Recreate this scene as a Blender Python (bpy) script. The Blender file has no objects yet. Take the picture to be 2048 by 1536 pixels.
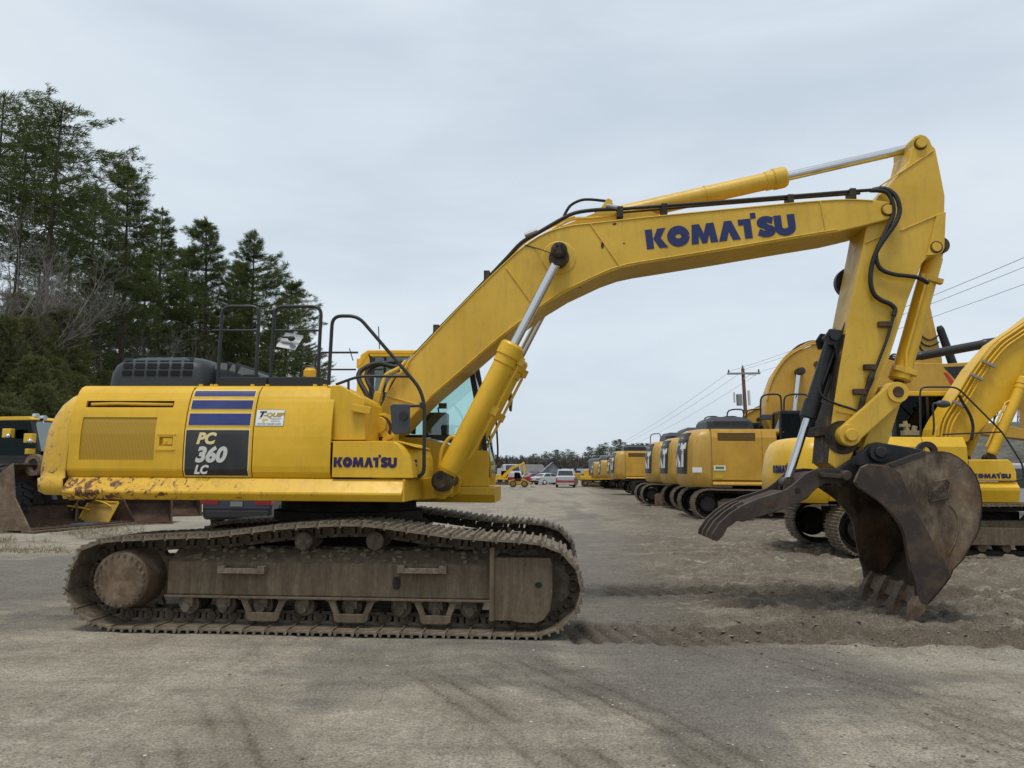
import bpy, math, random
import numpy as np
from mathutils import Vector, Matrix

scene = bpy.context.scene
C = scene.collection
R = math.radians
rnd = random.Random(7)

# ------------------------------------------------------------------ camera
F_PX, EYE, HORIZON, ROLL = 1500.0, 1.55, 944.0, 0.4       # focal length in photo pixels, eye height, horizon row, roll
PITCH = math.atan((HORIZON - 768) / F_PX)
cam_d = bpy.data.cameras.new('camera')
cam = bpy.data.objects.new('camera', cam_d)
C.objects.link(cam)
scene.camera = cam
cam_d.sensor_fit = 'HORIZONTAL'
cam_d.sensor_width = 36.0
cam_d.lens = 36.0 * F_PX / 2048.0
cam_d.clip_start, cam_d.clip_end = 0.05, 4000.0
cR = Vector((1, 0, 0)); cF = Vector((0, math.cos(PITCH), math.sin(PITCH))); cU = Vector((0, -math.sin(PITCH), math.cos(PITCH)))
_r = R(ROLL)
cR, cU = cR * math.cos(_r) + cU * math.sin(_r), cU * math.cos(_r) - cR * math.sin(_r)
cam.matrix_world = Matrix(((cR.x, cU.x, -cF.x, 0), (cR.y, cU.y, -cF.y, 0), (cR.z, cU.z, -cF.z, EYE), (0, 0, 0, 1)))

# ------------------------------------------------------------------ sky, sun, exposure
SUN_EL, SUN_AZ = R(72), R(200)
world = bpy.data.worlds.new('World'); scene.world = world
world.use_nodes = True
wn = world.node_tree; wn.nodes.clear()
def N(nt, typ, **kw):
    n = nt.nodes.new(typ)
    for k, v in kw.items():
        if k.startswith('i_'):
            n.inputs[k[2:].replace('_', ' ')].default_value = v
        elif k.startswith('n_'):
            n.inputs[int(k[2:])].default_value = v
        else:
            setattr(n, k, v)
    return n
def ramp(nt, fac, stops, interp='LINEAR'):
    n = nt.nodes.new('ShaderNodeValToRGB'); n.color_ramp.interpolation = interp
    el = n.color_ramp.elements
    while len(el) < len(stops): el.new(0.5)
    for e, (p, c) in zip(el, stops):
        e.position = p; e.color = c if len(c) == 4 else (*c, 1)
    nt.links.new(fac, n.inputs['Fac'])
    return n
def mixc(nt, fac, a, b, blend='MIX'):
    n = nt.nodes.new('ShaderNodeMix'); n.data_type = 'RGBA'; n.blend_type = blend
    for s, v in ((0, fac), (6, a), (7, b)):
        if hasattr(v, 'links') or hasattr(v, 'is_linked'): nt.links.new(v, n.inputs[s])
        elif s == 0: n.inputs[0].default_value = v
        else: n.inputs[s].default_value = (*v, 1) if len(v) == 3 else v
    return n.outputs[2]
def mth(nt, op, a, b=0.0, clamp=False):
    n = nt.nodes.new('ShaderNodeMath'); n.operation = op; n.use_clamp = clamp
    for i, v in enumerate((a, b)):
        if hasattr(v, 'is_linked'): nt.links.new(v, n.inputs[i])
        else: n.inputs[i].default_value = v
    return n.outputs[0]
sky = N(wn, 'ShaderNodeTexSky', sky_type='NISHITA', sun_disc=False, sun_elevation=SUN_EL, sun_rotation=SUN_AZ, dust_density=3.0, air_density=1.0)
wtc = N(wn, 'ShaderNodeTexCoord')
wmp = N(wn, 'ShaderNodeMapping'); wmp.inputs['Scale'].default_value = (1.0, 1.0, 3.2); wmp.inputs['Location'].default_value = (0.3, 1.1, 0.2)
wn.links.new(wtc.outputs['Generated'], wmp.inputs['Vector'])
wno = N(wn, 'ShaderNodeTexNoise', i_Scale=1.8, i_Detail=5.0, i_Roughness=0.52, i_Distortion=0.35)
wn.links.new(wmp.outputs['Vector'], wno.inputs['Vector'])
wcl = ramp(wn, wno.outputs['Fac'], [(0.32, (4.95, 5.65, 6.4)), (0.50, (5.75, 6.45, 7.1)), (0.68, (6.55, 7.15, 7.6))])
wmix = mixc(wn, 0.90, sky.outputs['Color'], wcl.outputs['Color'])
wbg = N(wn, 'ShaderNodeBackground', i_Strength=0.097)
wn.links.new(wmix, wbg.inputs['Color'])
wo = N(wn, 'ShaderNodeOutputWorld'); wn.links.new(wbg.outputs['Background'], wo.inputs['Surface'])

sun_d = bpy.data.lights.new('sun', 'SUN'); sun_d.energy = 1.5; sun_d.angle = R(16); sun_d.color = (1.0, 0.96, 0.9)
sun = bpy.data.objects.new('sun', sun_d); C.objects.link(sun)
sd = Vector((math.sin(SUN_AZ) * math.cos(SUN_EL), math.cos(SUN_AZ) * math.cos(SUN_EL), math.sin(SUN_EL)))
sun.rotation_euler = sd.to_track_quat('Z', 'Y').to_euler()
scene.view_settings.view_transform = 'Standard'
scene.view_settings.look = 'None'
scene.view_settings.exposure = 0.35
scene.view_settings.gamma = 1.0
scene.view_settings.use_curve_mapping = False
scene.render.engine = 'CYCLES'
scene.cycles.max_bounces = 6
scene.cycles.transparent_max_bounces = 12
scene.cycles.use_denoising = True

# ------------------------------------------------------------------ survey of the photograph: rays to real planes
def ray(x, y):
    return cR * ((x - 1024) / F_PX) - cU * ((y - 768) / F_PX) + cF
EYEP = Vector((0, 0, EYE))
def ground_at(x, y, z=0.0):
    d = ray(x, y); return EYEP + d * ((z - EYE) / d.z)
def at_depth(x, y, Y):
    d = ray(x, y); return EYEP + d * (Y / d.y)
class Frame:
    """a machine's own axes: u forward, v across (away from the viewer), z up"""
    def __init__(s, x, y, yaw):
        s.o = Vector((x, y, 0)); s.yaw = yaw
        s.U = Vector((math.cos(yaw), -math.sin(yaw), 0)); s.V = Vector((math.sin(yaw), math.cos(yaw), 0))
    def Q(s, x, y, v):
        d = ray(x, y); p0 = s.o + s.V * v
        t = (p0 - EYEP).dot(s.V) / d.dot(s.V)
        p = EYEP + d * t - s.o
        return (p.dot(s.U), p.z)
    def P(s, x, y, v):
        u, z = s.Q(x, y, v); return (u, v, z)
    def place(s, o):
        o.location = s.o; o.rotation_euler = (0, 0, -s.yaw)

# ------------------------------------------------------------------ mesh builder
class MB:
    def __init__(s): s.v = []; s.f = []; s.s = []
    def add(s, vs, fs, smooth=False):
        b = len(s.v); s.v += [tuple(p) for p in vs]; s.f += [tuple(i + b for i in f) for f in fs]; s.s += [smooth] * len(fs); return s
    def box(s, a, b):
        x0, y0, z0 = (min(a[i], b[i]) for i in range(3)); x1, y1, z1 = (max(a[i], b[i]) for i in range(3))
        return s.add([(x0, y0, z0), (x1, y0, z0), (x1, y1, z0), (x0, y1, z0), (x0, y0, z1), (x1, y0, z1), (x1, y1, z1), (x0, y1, z1)],
                     [(0, 3, 2, 1), (4, 5, 6, 7), (0, 1, 5, 4), (1, 2, 6, 5), (2, 3, 7, 6), (3, 0, 4, 7)])
    def bar(s, p0, p1, w, h, up=(0, 0, 1)):
        p0, p1, up = Vector(p0), Vector(p1), Vector(up); d = (p1 - p0).normalized()
        a = d.cross(up); a = a.normalized() if a.length > 1e-5 else Vector((0, 1, 0)); b = a.cross(d)
        vs = [p + a * (i * w / 2) + b * (j * h / 2) for p in (p0, p1) for i, j in ((-1, -1), (1, -1), (1, 1), (-1, 1))]
        return s.add(vs, [(0, 1, 2, 3), (7, 6, 5, 4), (0, 4, 5, 1), (1, 5, 6, 2), (2, 6, 7, 3), (3, 7, 4, 0)])
    def prism(s, poly, v0, v1):
        """outline in (u, z) given depth along v"""
        a = sum(poly[i][0] * poly[(i + 1) % len(poly)][1] - poly[(i + 1) % len(poly)][0] * poly[i][1] for i in range(len(poly)))
        if a < 0: poly = poly[::-1]
        if v0 > v1: v0, v1 = v1, v0
        n = len(poly)
        vs = [(p[0], v0, p[1]) for p in poly] + [(p[0], v1, p[1]) for p in poly]
        fs = [tuple(range(n)), tuple(range(2 * n - 1, n - 1, -1))] + [(i, i + n, (i + 1) % n + n, (i + 1) % n) for i in range(n)]
        fs = [fs[0], fs[1]] + [tuple(reversed(f)) for f in fs[2:]]
        fs = [fs[0], fs[1]] + [tuple(reversed(f)) for f in fs[2:]]
        return s.add(vs, fs)
    def plan(s, poly, z0, z1):
        """outline in (u, v) raised along z"""
        a = sum(poly[i][0] * poly[(i + 1) % len(poly)][1] - poly[(i + 1) % len(poly)][0] * poly[i][1] for i in range(len(poly)))
        if a < 0: poly = poly[::-1]
        n = len(poly)
        vs = [(p[0], p[1], z0) for p in poly] + [(p[0], p[1], z1) for p in poly]
        return s.add(vs, [tuple(range(n - 1, -1, -1)), tuple(range(n, 2 * n))] + [(i, (i + 1) % n, (i + 1) % n + n, i + n) for i in range(n)])
    def loft(s, rings, smooth=False, cap=True):
        n = len(rings[0]); vs = [p for r in rings for p in r]; fs = []
        for k in range(len(rings) - 1):
            for i in range(n):
                j = (i + 1) % n
                fs.append((k * n + i, k * n + j, (k + 1) * n + j, (k + 1) * n + i))
        s.add(vs, fs, smooth)
        if cap:
            s.add(rings[0], [tuple(range(n - 1, -1, -1))]); s.add(rings[-1], [tuple(range(n))])
        return s
    def cyl(s, p0, p1, r0, r1=None, n=16, cap=True):
        r1 = r0 if r1 is None else r1
        p0, p1 = Vector(p0), Vector(p1); d = (p1 - p0).normalized()
        a = d.orthogonal().normalized(); b = d.cross(a)
        rr = []
        for p, r in ((p0, r0), (p1, r1)):
            rr.append([p + a * (r * math.cos(2 * math.pi * i / n)) + b * (r * math.sin(2 * math.pi * i / n)) for i in range(n)])
        return s.loft(rr, True, cap)
    def rod(s, pts, n=16):
        """lathe along a straight line: list of (point, radius)"""
        for (p, r), (q, t) in zip(pts, pts[1:]):
            if (Vector(p) - Vector(q)).length > 1e-6: s.cyl(p, q, r, t, n)
        return s
    def tube(s, path, r, n=8, smooth_path=0, cap=True):
        P = [Vector(p) for p in path]
        if smooth_path: P = catmull(P, smooth_path)
        T = []
        for i in range(len(P)):
            a = P[max(i - 1, 0)]; b = P[min(i + 1, len(P) - 1)]; T.append((b - a).normalized())
        nrm = T[0].orthogonal().normalized(); rings = []
        for i, p in enumerate(P):
            nrm = (nrm - T[i] * nrm.dot(T[i])); nrm = nrm.normalized() if nrm.length > 1e-6 else T[i].orthogonal().normalized()
            b = T[i].cross(nrm)
            rr = r[i] if isinstance(r, (list, tuple)) else r
            rings.append([p + nrm * (rr * math.cos(2 * math.pi * k / n)) + b * (rr * math.sin(2 * math.pi * k / n)) for k in range(n)])
        return s.loft(rings, True, cap)
    def ring(s, c, axis, ri, ro, t, n=20):
        c, d = Vector(c), Vector(axis).normalized(); a = d.orthogonal().normalized(); b = d.cross(a)
        def circ(r, h): return [c + d * h + a * (r * math.cos(2 * math.pi * i / n)) + b * (r * math.sin(2 * math.pi * i / n)) for i in range(n)]
        A, B, D, E = circ(ro, -t / 2), circ(ro, t / 2), circ(ri, t / 2), circ(ri, -t / 2)
        for X, Y, sm in ((A, B, True), (B, D, False), (D, E, True), (E, A, False)):
            s.loft([X, Y], sm, cap=False)
        return s
    def ball(s, c, rx, ry=None, rz=None, n=12, m=8):
        ry = rx if ry is None else ry; rz = rx if rz is None else rz
        rings = [[(c[0] + rx * math.sin(t) * math.cos(2 * math.pi * i / n), c[1] + ry * math.sin(t) * math.sin(2 * math.pi * i / n), c[2] - rz * math.cos(t)) for i in range(n)]
                 for t in [max(0.02, min(math.pi - 0.02, math.pi * k / m)) for k in range(m + 1)]]
        return s.loft(rings, True)
    def quad(s, a, b, c, d): return s.add([a, b, c, d], [(0, 1, 2, 3)])
    def grid_plate(s, us, zs, holes, v0, v1):
        """a plate in the (u, z) plane with rectangular openings; holes = set of (i, k) cells"""
        for i in range(len(us) - 1):
            for k in range(len(zs) - 1):
                if (i, k) in holes: continue
                s.box((us[i], v0, zs[k]), (us[i + 1], v1, zs[k + 1]))
        return s
    def build(s, name, m, parent=None, bevel=0.0, seg=2, kind=None):
        me = bpy.data.meshes.new(name); me.from_pydata([tuple(v) for v in s.v], [], s.f)
        me.polygons.foreach_set('use_smooth', s.s)
        me.materials.append(m); me.update()
        o = bpy.data.objects.new(name, me); C.objects.link(o)
        if parent is not None: o.parent = parent
        if bevel:
            b = o.modifiers.new('bevel', 'BEVEL'); b.width = bevel; b.segments = seg; b.limit_method = 'ANGLE'; b.angle_limit = R(35)
        if kind: o['kind'] = kind
        return o
def catmull(P, k):
    out = []; n = len(P)
    for i in range(n - 1):
        p0, p1, p2, p3 = P[max(i - 1, 0)], P[i], P[i + 1], P[min(i + 2, n - 1)]
        for j in range(k):
            t = j / k
            out.append(0.5 * ((2 * p1) + (p2 - p0) * t + (2 * p0 - 5 * p1 + 4 * p2 - p3) * t * t + (3 * p1 - p0 - 3 * p2 + p3) * t * t * t))
    out.append(P[-1]); return out
def fillet(pts, r, k=5):
    """round the inner corners of a 3-D polyline"""
    P = [Vector(p) for p in pts]; out = [P[0]]
    for i in range(1, len(P) - 1):
        a, b, c = P[i - 1], P[i], P[i + 1]
        la, lc = min(r, (a - b).length * .49), min(r, (c - b).length * .49)
        p, q = b + (a - b).normalized() * la, b + (c - b).normalized() * lc
        for j in range(k + 1):
            t = j / k; out.append(p * (1 - t) ** 2 + b * 2 * t * (1 - t) + q * t * t)
    out.append(P[-1]); return out
def thing(name, label, cat, loc=(0, 0, 0), rz=0.0, group=None):
    o = bpy.data.objects.new(name, None); C.objects.link(o); o.empty_display_size = 0.3
    o.location = loc; o.rotation_euler = (0, 0, rz); o['label'] = label; o['category'] = cat
    if group: o['group'] = group
    return o
def tag(o, label, cat, group=None):
    o['label'] = label; o['category'] = cat
    if group: o['group'] = group
    return o
def node(name, parent):
    o = bpy.data.objects.new(name, None); C.objects.link(o); o.parent = parent; o.empty_display_size = 0.1
    return o
def instance(me, name, parent, mat4, src=None):
    o = bpy.data.objects.new(name, me); C.objects.link(o); o.parent = parent; o.matrix_local = mat4
    return o
def copy_tree(o, parent=None, skip=()):
    c = o.copy(); C.objects.link(c); c.parent = parent
    for ch in o.children:
        if not any(ch.name.split('.')[0] == k for k in skip): copy_tree(ch, c, skip)
    return c

# ------------------------------------------------------------------ materials
MATS = {}
def new_mat(name):
    m = bpy.data.materials.new(name); m.use_nodes = True; nt = m.node_tree; nt.nodes.clear()
    out = N(nt, 'ShaderNodeOutputMaterial'); b = N(nt, 'ShaderNodeBsdfPrincipled')
    nt.links.new(b.outputs[0], out.inputs['Surface'])
    MATS[name] = m
    return m, nt, b
def noise(nt, scale, detail=4.0, rough=0.55, vec=None, dist=0.0, space='Object', stretch=None):
    if vec is None:
        tc = N(nt, 'ShaderNodeTexCoord'); vec = tc.outputs[space]
    if stretch:
        mp = N(nt, 'ShaderNodeMapping'); mp.inputs['Scale'].default_value = stretch; nt.links.new(vec, mp.inputs['Vector']); vec = mp.outputs['Vector']
    n = N(nt, 'ShaderNodeTexNoise', i_Scale=scale, i_Detail=detail, i_Roughness=rough, i_Distortion=dist)
    nt.links.new(vec, n.inputs['Vector'])
    return n.outputs['Fac']
def bump(nt, b, h, strength, dist=0.01):
    n = N(nt, 'ShaderNodeBump', i_Strength=strength, i_Distance=dist); nt.links.new(h, n.inputs['Height']); nt.links.new(n.outputs[0], b.inputs['Normal'])
def W(v): return (v, v, v, 1)
def paint(name, base, dirt=0.25, rust=0.0, rough=0.30, dirtc=(0.16, 0.115, 0.06), rustc=(0.105, 0.044, 0.012), rust_end=None, streak=True):
    m, nt, b = new_mat(name)
    big = noise(nt, 1.3, 5, 0.6)
    fade = ramp(nt, big, [(0.3, W(0.0)), (0.75, W(1.0))])
    col = mixc(nt, fade.outputs[0], tuple(c * 0.86 for c in base), tuple(min(1, c * 1.10 + 0.022) for c in base))
    sc_ = noise(nt, 4.0, 9, 0.8, stretch=(3.0, 3.0, 1.2), dist=1.5)
    col = mixc(nt, ramp(nt, sc_, [(0.62, W(0)), (0.66, W(0.35 if dirt > .1 else 0))]).outputs[0], col, tuple(min(1, c * 1.12 + 0.05) for c in base))
    if streak:
        st = noise(nt, 5.0, 5, 0.65, stretch=(2.2, 2.2, 0.35))
        sr = ramp(nt, st, [(0.52, W(0)), (0.80, W(1))])
        col = mixc(nt, mth(nt, 'MULTIPLY', sr.outputs[0], dirt), col, dirtc)
    gr = noise(nt, 9.0, 8, 0.7)
    gm = ramp(nt, gr, [(0.56, W(0)), (0.74, W(1))])
    col = mixc(nt, mth(nt, 'MULTIPLY', gm.outputs[0], dirt * 0.8), col, dirtc)
    if rust > 0:
        ch = noise(nt, 11.0, 8, 0.74, dist=0.9, stretch=(1.0, 1.0, 0.8))
        lo = 0.76 - 0.16 * rust
        if rust_end:
            tc = N(nt, 'ShaderNodeTexCoord'); sp = N(nt, 'ShaderNodeSeparateXYZ'); nt.links.new(tc.outputs['Object'], sp.inputs[0])
            mr = N(nt, 'ShaderNodeMapRange'); mr.inputs[1].default_value = rust_end[0]; mr.inputs[2].default_value = rust_end[1]
            mr.inputs[3].default_value = 0.17; mr.inputs[4].default_value = 0.0
            nt.links.new(sp.outputs['X'], mr.inputs[0]); ch = mth(nt, 'ADD', ch, mr.outputs[0])
        cm = ramp(nt, ch, [(lo, W(0)), (lo + 0.035, W(1))])
        halo = ramp(nt, ch, [(lo - 0.10, W(0)), (lo + 0.02, W(1))])
        col = mixc(nt, mth(nt, 'MULTIPLY', halo.outputs[0], 0.45), col, (0.40, 0.17, 0.05))
        col = mixc(nt, cm.outputs[0], col, rustc)
    nt.links.new(col, b.inputs['Base Color'])
    rr = ramp(nt, gr, [(0.35, W(rough)), (0.75, W(min(1, rough + 0.25)))])
    nt.links.new(rr.outputs[0], b.inputs['Roughness'])
    b.inputs['Specular IOR Level'].default_value = 0.4
    bump(nt, b, noise(nt, 3.0, 3, 0.5), 0.12, 0.02)
    return m
def rough_metal(name, base, spots, rough=0.75, scale=6.0, metal=0.0, stretch=None, lo=0.42, hi=0.62, bmp=0.4, third=None):
    m, nt, b = new_mat(name)
    n1 = noise(nt, scale, 8, 0.68, dist=0.3, stretch=stretch)
    col = mixc(nt, ramp(nt, n1, [(lo, W(0)), (hi, W(1))]).outputs[0], base, spots)
    n2 = noise(nt, scale * 6, 6, 0.7)
    if third:
        n4 = noise(nt, scale * .7, 7, 0.7, dist=.5); col = mixc(nt, ramp(nt, n4, [(.52, W(0)), (.66, W(.85))]).outputs[0], col, third)
    n3 = noise(nt, scale * 1.6, 9, 0.8, dist=1.2)
    col = mixc(nt, mth(nt, 'MULTIPLY', ramp(nt, n3, [(0.60, W(0)), (0.68, W(1))]).outputs[0], 0.45), col, tuple(min(1, c * 1.35) for c in spots))
    col = mixc(nt, mth(nt, 'MULTIPLY', ramp(nt, n2, [(0.35, W(0)), (0.75, W(1))]).outputs[0], 0.5), col, tuple(c * 0.55 for c in base))
    nt.links.new(col, b.inputs['Base Color'])
    b.inputs['Roughness'].default_value = rough; b.inputs['Metallic'].default_value = metal
    b.inputs['Specular IOR Level'].default_value = 0.3
    bump(nt, b, n2, bmp, 0.012)
    return m
def plain(name, base, rough=0.5, metal=0.0, var=0.12, spec=0.4, scale=12.0):
    m, nt, b = new_mat(name)
    n1 = noise(nt, scale, 5, 0.6)
    col = mixc(nt, n1, tuple(c * (1 - var) for c in base), tuple(min(1, c * (1 + var)) for c in base))
    nt.links.new(col, b.inputs['Base Color']); b.inputs['Roughness'].default_value = rough; b.inputs['Metallic'].default_value = metal
    b.inputs['Specular IOR Level'].default_value = spec
    return m
def glass(name, tint=(0.75, 0.92, 0.9), clear=0.8, gloss=0.55):
    m = bpy.data.materials.new(name); m.use_nodes = True; nt = m.node_tree; nt.nodes.clear(); MATS[name] = m
    out = N(nt, 'ShaderNodeOutputMaterial'); t = N(nt, 'ShaderNodeBsdfTransparent'); t.inputs['Color'].default_value = (*tint, 1)
    g = N(nt, 'ShaderNodeBsdfGlossy'); g.inputs['Roughness'].default_value = 0.03; g.inputs['Color'].default_value = (0.85, 0.95, 0.95, 1)
    fr = N(nt, 'ShaderNodeFresnel', i_IOR=1.5); mx = N(nt, 'ShaderNodeMixShader')
    fac = mth(nt, 'ADD', mth(nt, 'MULTIPLY', fr.outputs[0], gloss), 1 - clear, True)
    nt.links.new(fac, mx.inputs[0]); nt.links.new(t.outputs[0], mx.inputs[1]); nt.links.new(g.outputs[0], mx.inputs[2]); nt.links.new(mx.outputs[0], out.inputs['Surface'])
    return m

Y_KOM = (0.70, 0.412, 0.012)
Y_CAT = (0.53, 0.292, 0.028)
M_yel = paint('yellow_paint', Y_KOM, dirt=0.22, rust=0.12)
M_boom = paint('boom_paint', (0.63, 0.388, 0.032), dirt=0.30, rust=0.14)
M_deck = paint('deck_paint', Y_KOM, dirt=0.18, rust=0.55, rust_end=(-0.5, 2.2))
M_cw = paint('counterweight_paint', (0.65, 0.390, 0.026), dirt=0.32, rust=0.32, rust_end=(-1.0, -.2))
M_arm = paint('arm_paint', (0.61, 0.375, 0.030), dirt=0.28, rust=0.42)
M_cat = paint('ochre_paint', Y_CAT, dirt=0.28, rust=0.10)
M_catcw = paint('ochre_counterweight_paint', (0.48, 0.285, 0.048), dirt=0.6, rust=0.40)
M_catgr = plain('ochre_grille', (0.20, 0.115, 0.022), 0.6)
M_blue = paint('blue_decal', (0.014, 0.027, 0.145), dirt=0.10, rough=0.3, dirtc=(0.12, 0.13, 0.22))
M_letter = plain('blue_letter', (0.013, 0.022, 0.105), 0.35)
M_purple = plain('purple_letter', (0.020, 0.011, 0.080), 0.35)
M_void = plain('dark_opening', (0.004, 0.004, 0.004), 0.9)
M_black = plain('black_paint', (0.018, 0.018, 0.019), 0.42)
M_decalblack = paint('black_decal', (0.020, 0.020, 0.022), dirt=0.12, rough=0.35, dirtc=(0.12, 0.11, 0.08))
M_cream = plain('cream_letter', (0.72, 0.60, 0.30), 0.45)
M_silver = plain('silver_letter', (0.58, 0.57, 0.54), 0.45)
M_white = plain('white_plate', (0.72, 0.73, 0.72), 0.5)
M_rubber = plain('rubber_hose', (0.014, 0.014, 0.014), 0.55)
M_rail = plain('dark_rail_paint', (0.020, 0.021, 0.023), 0.38)
M_hood = plain('charcoal_plastic', (0.026, 0.031, 0.036), 0.5, var=0.35, scale=3.0)
M_chrome = plain('chrome_rod', (0.62, 0.63, 0.65), 0.16, metal=1.0, var=0.04)
M_steel = plain('steel_fitting', (0.28, 0.28, 0.27), 0.4, metal=0.8)
M_mirror = plain('mirror_back', (0.045, 0.05, 0.058), 0.35)
M_mglass = plain('mirror_glass', (0.55, 0.58, 0.62), 0.12, metal=0.9)
M_pin = rough_metal('greasy_pin', (0.020, 0.016, 0.012), (0.09, 0.065, 0.03), 0.55)
M_track = rough_metal('muddy_track_steel', (0.085, 0.065, 0.046), (0.230, 0.190, 0.140), 0.85, 4.5)
M_shoe = rough_metal('worn_shoe_steel', (0.122, 0.092, 0.063), (0.31, 0.258, 0.19), 0.70, 6.0)
M_frame = rough_metal('mud_streaked_frame', (0.098, 0.070, 0.045), (0.200, 0.156, 0.104), 0.85, 3.4, stretch=(4.6, 4.6, 0.55), lo=.34, hi=.74)
M_mud = rough_metal('dried_mud', (0.150, 0.120, 0.085), (0.25, 0.21, 0.155), 0.95, 8.0, bmp=0.9)
M_drive = rough_metal('muddy_drive', (0.120, 0.078, 0.048), (0.26, 0.205, 0.14), 0.85, 3.0)
M_under = rough_metal('dark_underframe', (0.016, 0.014, 0.012), (0.035, 0.030, 0.024), 0.85)
M_bucket = rough_metal('rusty_bucket_steel', (0.056, 0.038, 0.025), (0.235, 0.182, 0.122), 0.55, 2.3, lo=0.40, hi=0.64, stretch=(1.7, 1.0, .8), third=(.165, .080, .032))
M_bdark = rough_metal('dark_bucket_steel', (0.030, 0.022, 0.020), (0.050, 0.038, 0.033), 0.5, 3.0, bmp=0.15)
M_bblack = rough_metal('black_bracket_paint', (0.016, 0.018, 0.020), (0.030, 0.030, 0.030), 0.42, 4.0, bmp=0.15)
M_tooth = rough_metal('worn_tooth_steel', (0.105, 0.068, 0.042), (0.20, 0.150, 0.10), 0.6, 9.0)
M_thumb = rough_metal('thumb_steel', (0.042, 0.030, 0.024), (0.082, 0.058, 0.042), 0.5, 4.0, bmp=0.15)
M_greasy = rough_metal('greasy_arm_face', (0.035, 0.024, 0.012), (0.24, 0.14, 0.03), 0.6, 5.0, lo=0.52, hi=0.72, bmp=0.2)
M_glass = glass('cab_glass', (0.86, 0.965, 0.955), clear=0.94)
M_dglass = glass('tinted_glass', (0.14, 0.19, 0.18), 1.0, 0.28)
M_cargl = plain('car_glass', (0.018, 0.022, 0.026), 0.08, spec=0.8)
M_seat = plain('seat_fabric', (0.025, 0.025, 0.028), 0.85)
M_tyre = plain('tyre_rubber', (0.035, 0.036, 0.038), 0.85)
M_red = plain('red_lens', (0.22, 0.012, 0.014), 0.25)
M_rust = rough_metal('rusty_plate', (0.050, 0.027, 0.017), (0.100, 0.060, 0.038), 0.75, 2.5)
M_rustlight = rough_metal('worn_rust', (0.13, 0.085, 0.055), (0.22, 0.165, 0.115), 0.7, 3.0)
M_concrete = plain('weathered_concrete', (0.38, 0.37, 0.34), 0.9)
M_wood = rough_metal('weathered_wood', (0.16, 0.075, 0.045), (0.24, 0.14, 0.09), 0.85, 8.0, stretch=(3, 3, 0.3))
M_wire = plain('wire', (0.16, 0.16, 0.17), 0.6)
M_bark = rough_metal('pine_bark', (0.055, 0.042, 0.034), (0.11, 0.09, 0.075), 0.9, 3.0, stretch=(2, 2, 0.5))
M_bare = rough_metal('grey_bark', (0.17, 0.155, 0.14), (0.27, 0.25, 0.23), 0.9, 3.0, bmp=0.2)
M_baredark = rough_metal('brown_twigs', (0.075, 0.06, 0.05), (0.14, 0.115, 0.095), 0.9, 3.0, bmp=0.2)

# the expanded-metal screen in the engine door: a fine diamond mesh, yellow strands over shadowy holes
def screen_mat():
    m, nt, b = new_mat('expanded_metal')
    tc = N(nt, 'ShaderNodeTexCoord'); sp = N(nt, 'ShaderNodeSeparateXYZ'); nt.links.new(tc.outputs['Object'], sp.inputs[0])
    a = mth(nt, 'MULTIPLY', sp.outputs['X'], 215.0); c = mth(nt, 'MULTIPLY', sp.outputs['Z'], 330.0)
    w = mth(nt, 'MULTIPLY', mth(nt, 'SINE', mth(nt, 'ADD', a, c)), mth(nt, 'SINE', mth(nt, 'SUBTRACT', a, c)))
    k = ramp(nt, w, [(0.0, W(0)), (0.25, W(1))])
    col = mixc(nt, k.outputs[0], (0.50, 0.295, 0.012), (0.20, 0.115, 0.008))
    nt.links.new(col, b.inputs['Base Color']); b.inputs['Roughness'].default_value = 0.5
    return m
M_screen = screen_mat()

def leaf_mat(name, dark, light, tip=None, glow=(0.16, 0.20, 0.03)):
    m, nt, b = new_mat(name)
    g = N(nt, 'ShaderNodeNewGeometry')
    c = ramp(nt, g.outputs['Random Per Island'], [(0.0, dark), (0.6, light), (1.0, tip or light)])
    n = noise(nt, 0.6, 3, 0.6)
    col = mixc(nt, mth(nt, 'MULTIPLY', n, 0.5), c.outputs[0], tuple(x * 0.5 for x in dark))
    nt.links.new(col, b.inputs['Base Color']); b.inputs['Roughness'].default_value = 0.7; b.inputs['Specular IOR Level'].default_value = 0.2
    t = N(nt, 'ShaderNodeBsdfTranslucent'); nt.links.new(mixc(nt, 0.35 if glow else 0.0, col, glow or (0, 0, 0)), t.inputs['Color'])
    ms = N(nt, 'ShaderNodeMixShader'); ms.inputs[0].default_value = 0.38; nt.links.new(b.outputs[0], ms.inputs[1]); nt.links.new(t.outputs[0], ms.inputs[2])
    nt.links.new(ms.outputs[0], [n for n in nt.nodes if n.type == 'OUTPUT_MATERIAL'][0].inputs['Surface'])
    return m
M_pine = leaf_mat('pine_needles', (0.050, 0.078, 0.028), (0.102, 0.136, 0.048), (0.165, 0.172, 0.068))
M_pine2 = leaf_mat('hazed_pine_needles', (0.060, 0.074, 0.056), (0.100, 0.115, 0.080))  # distance haze put into the colour: paler, greyer needles
M_shrub = leaf_mat('shrub_leaves', (0.085, 0.092, 0.036), (0.135, 0.145, 0.058), (0.19, 0.165, 0.085))

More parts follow.
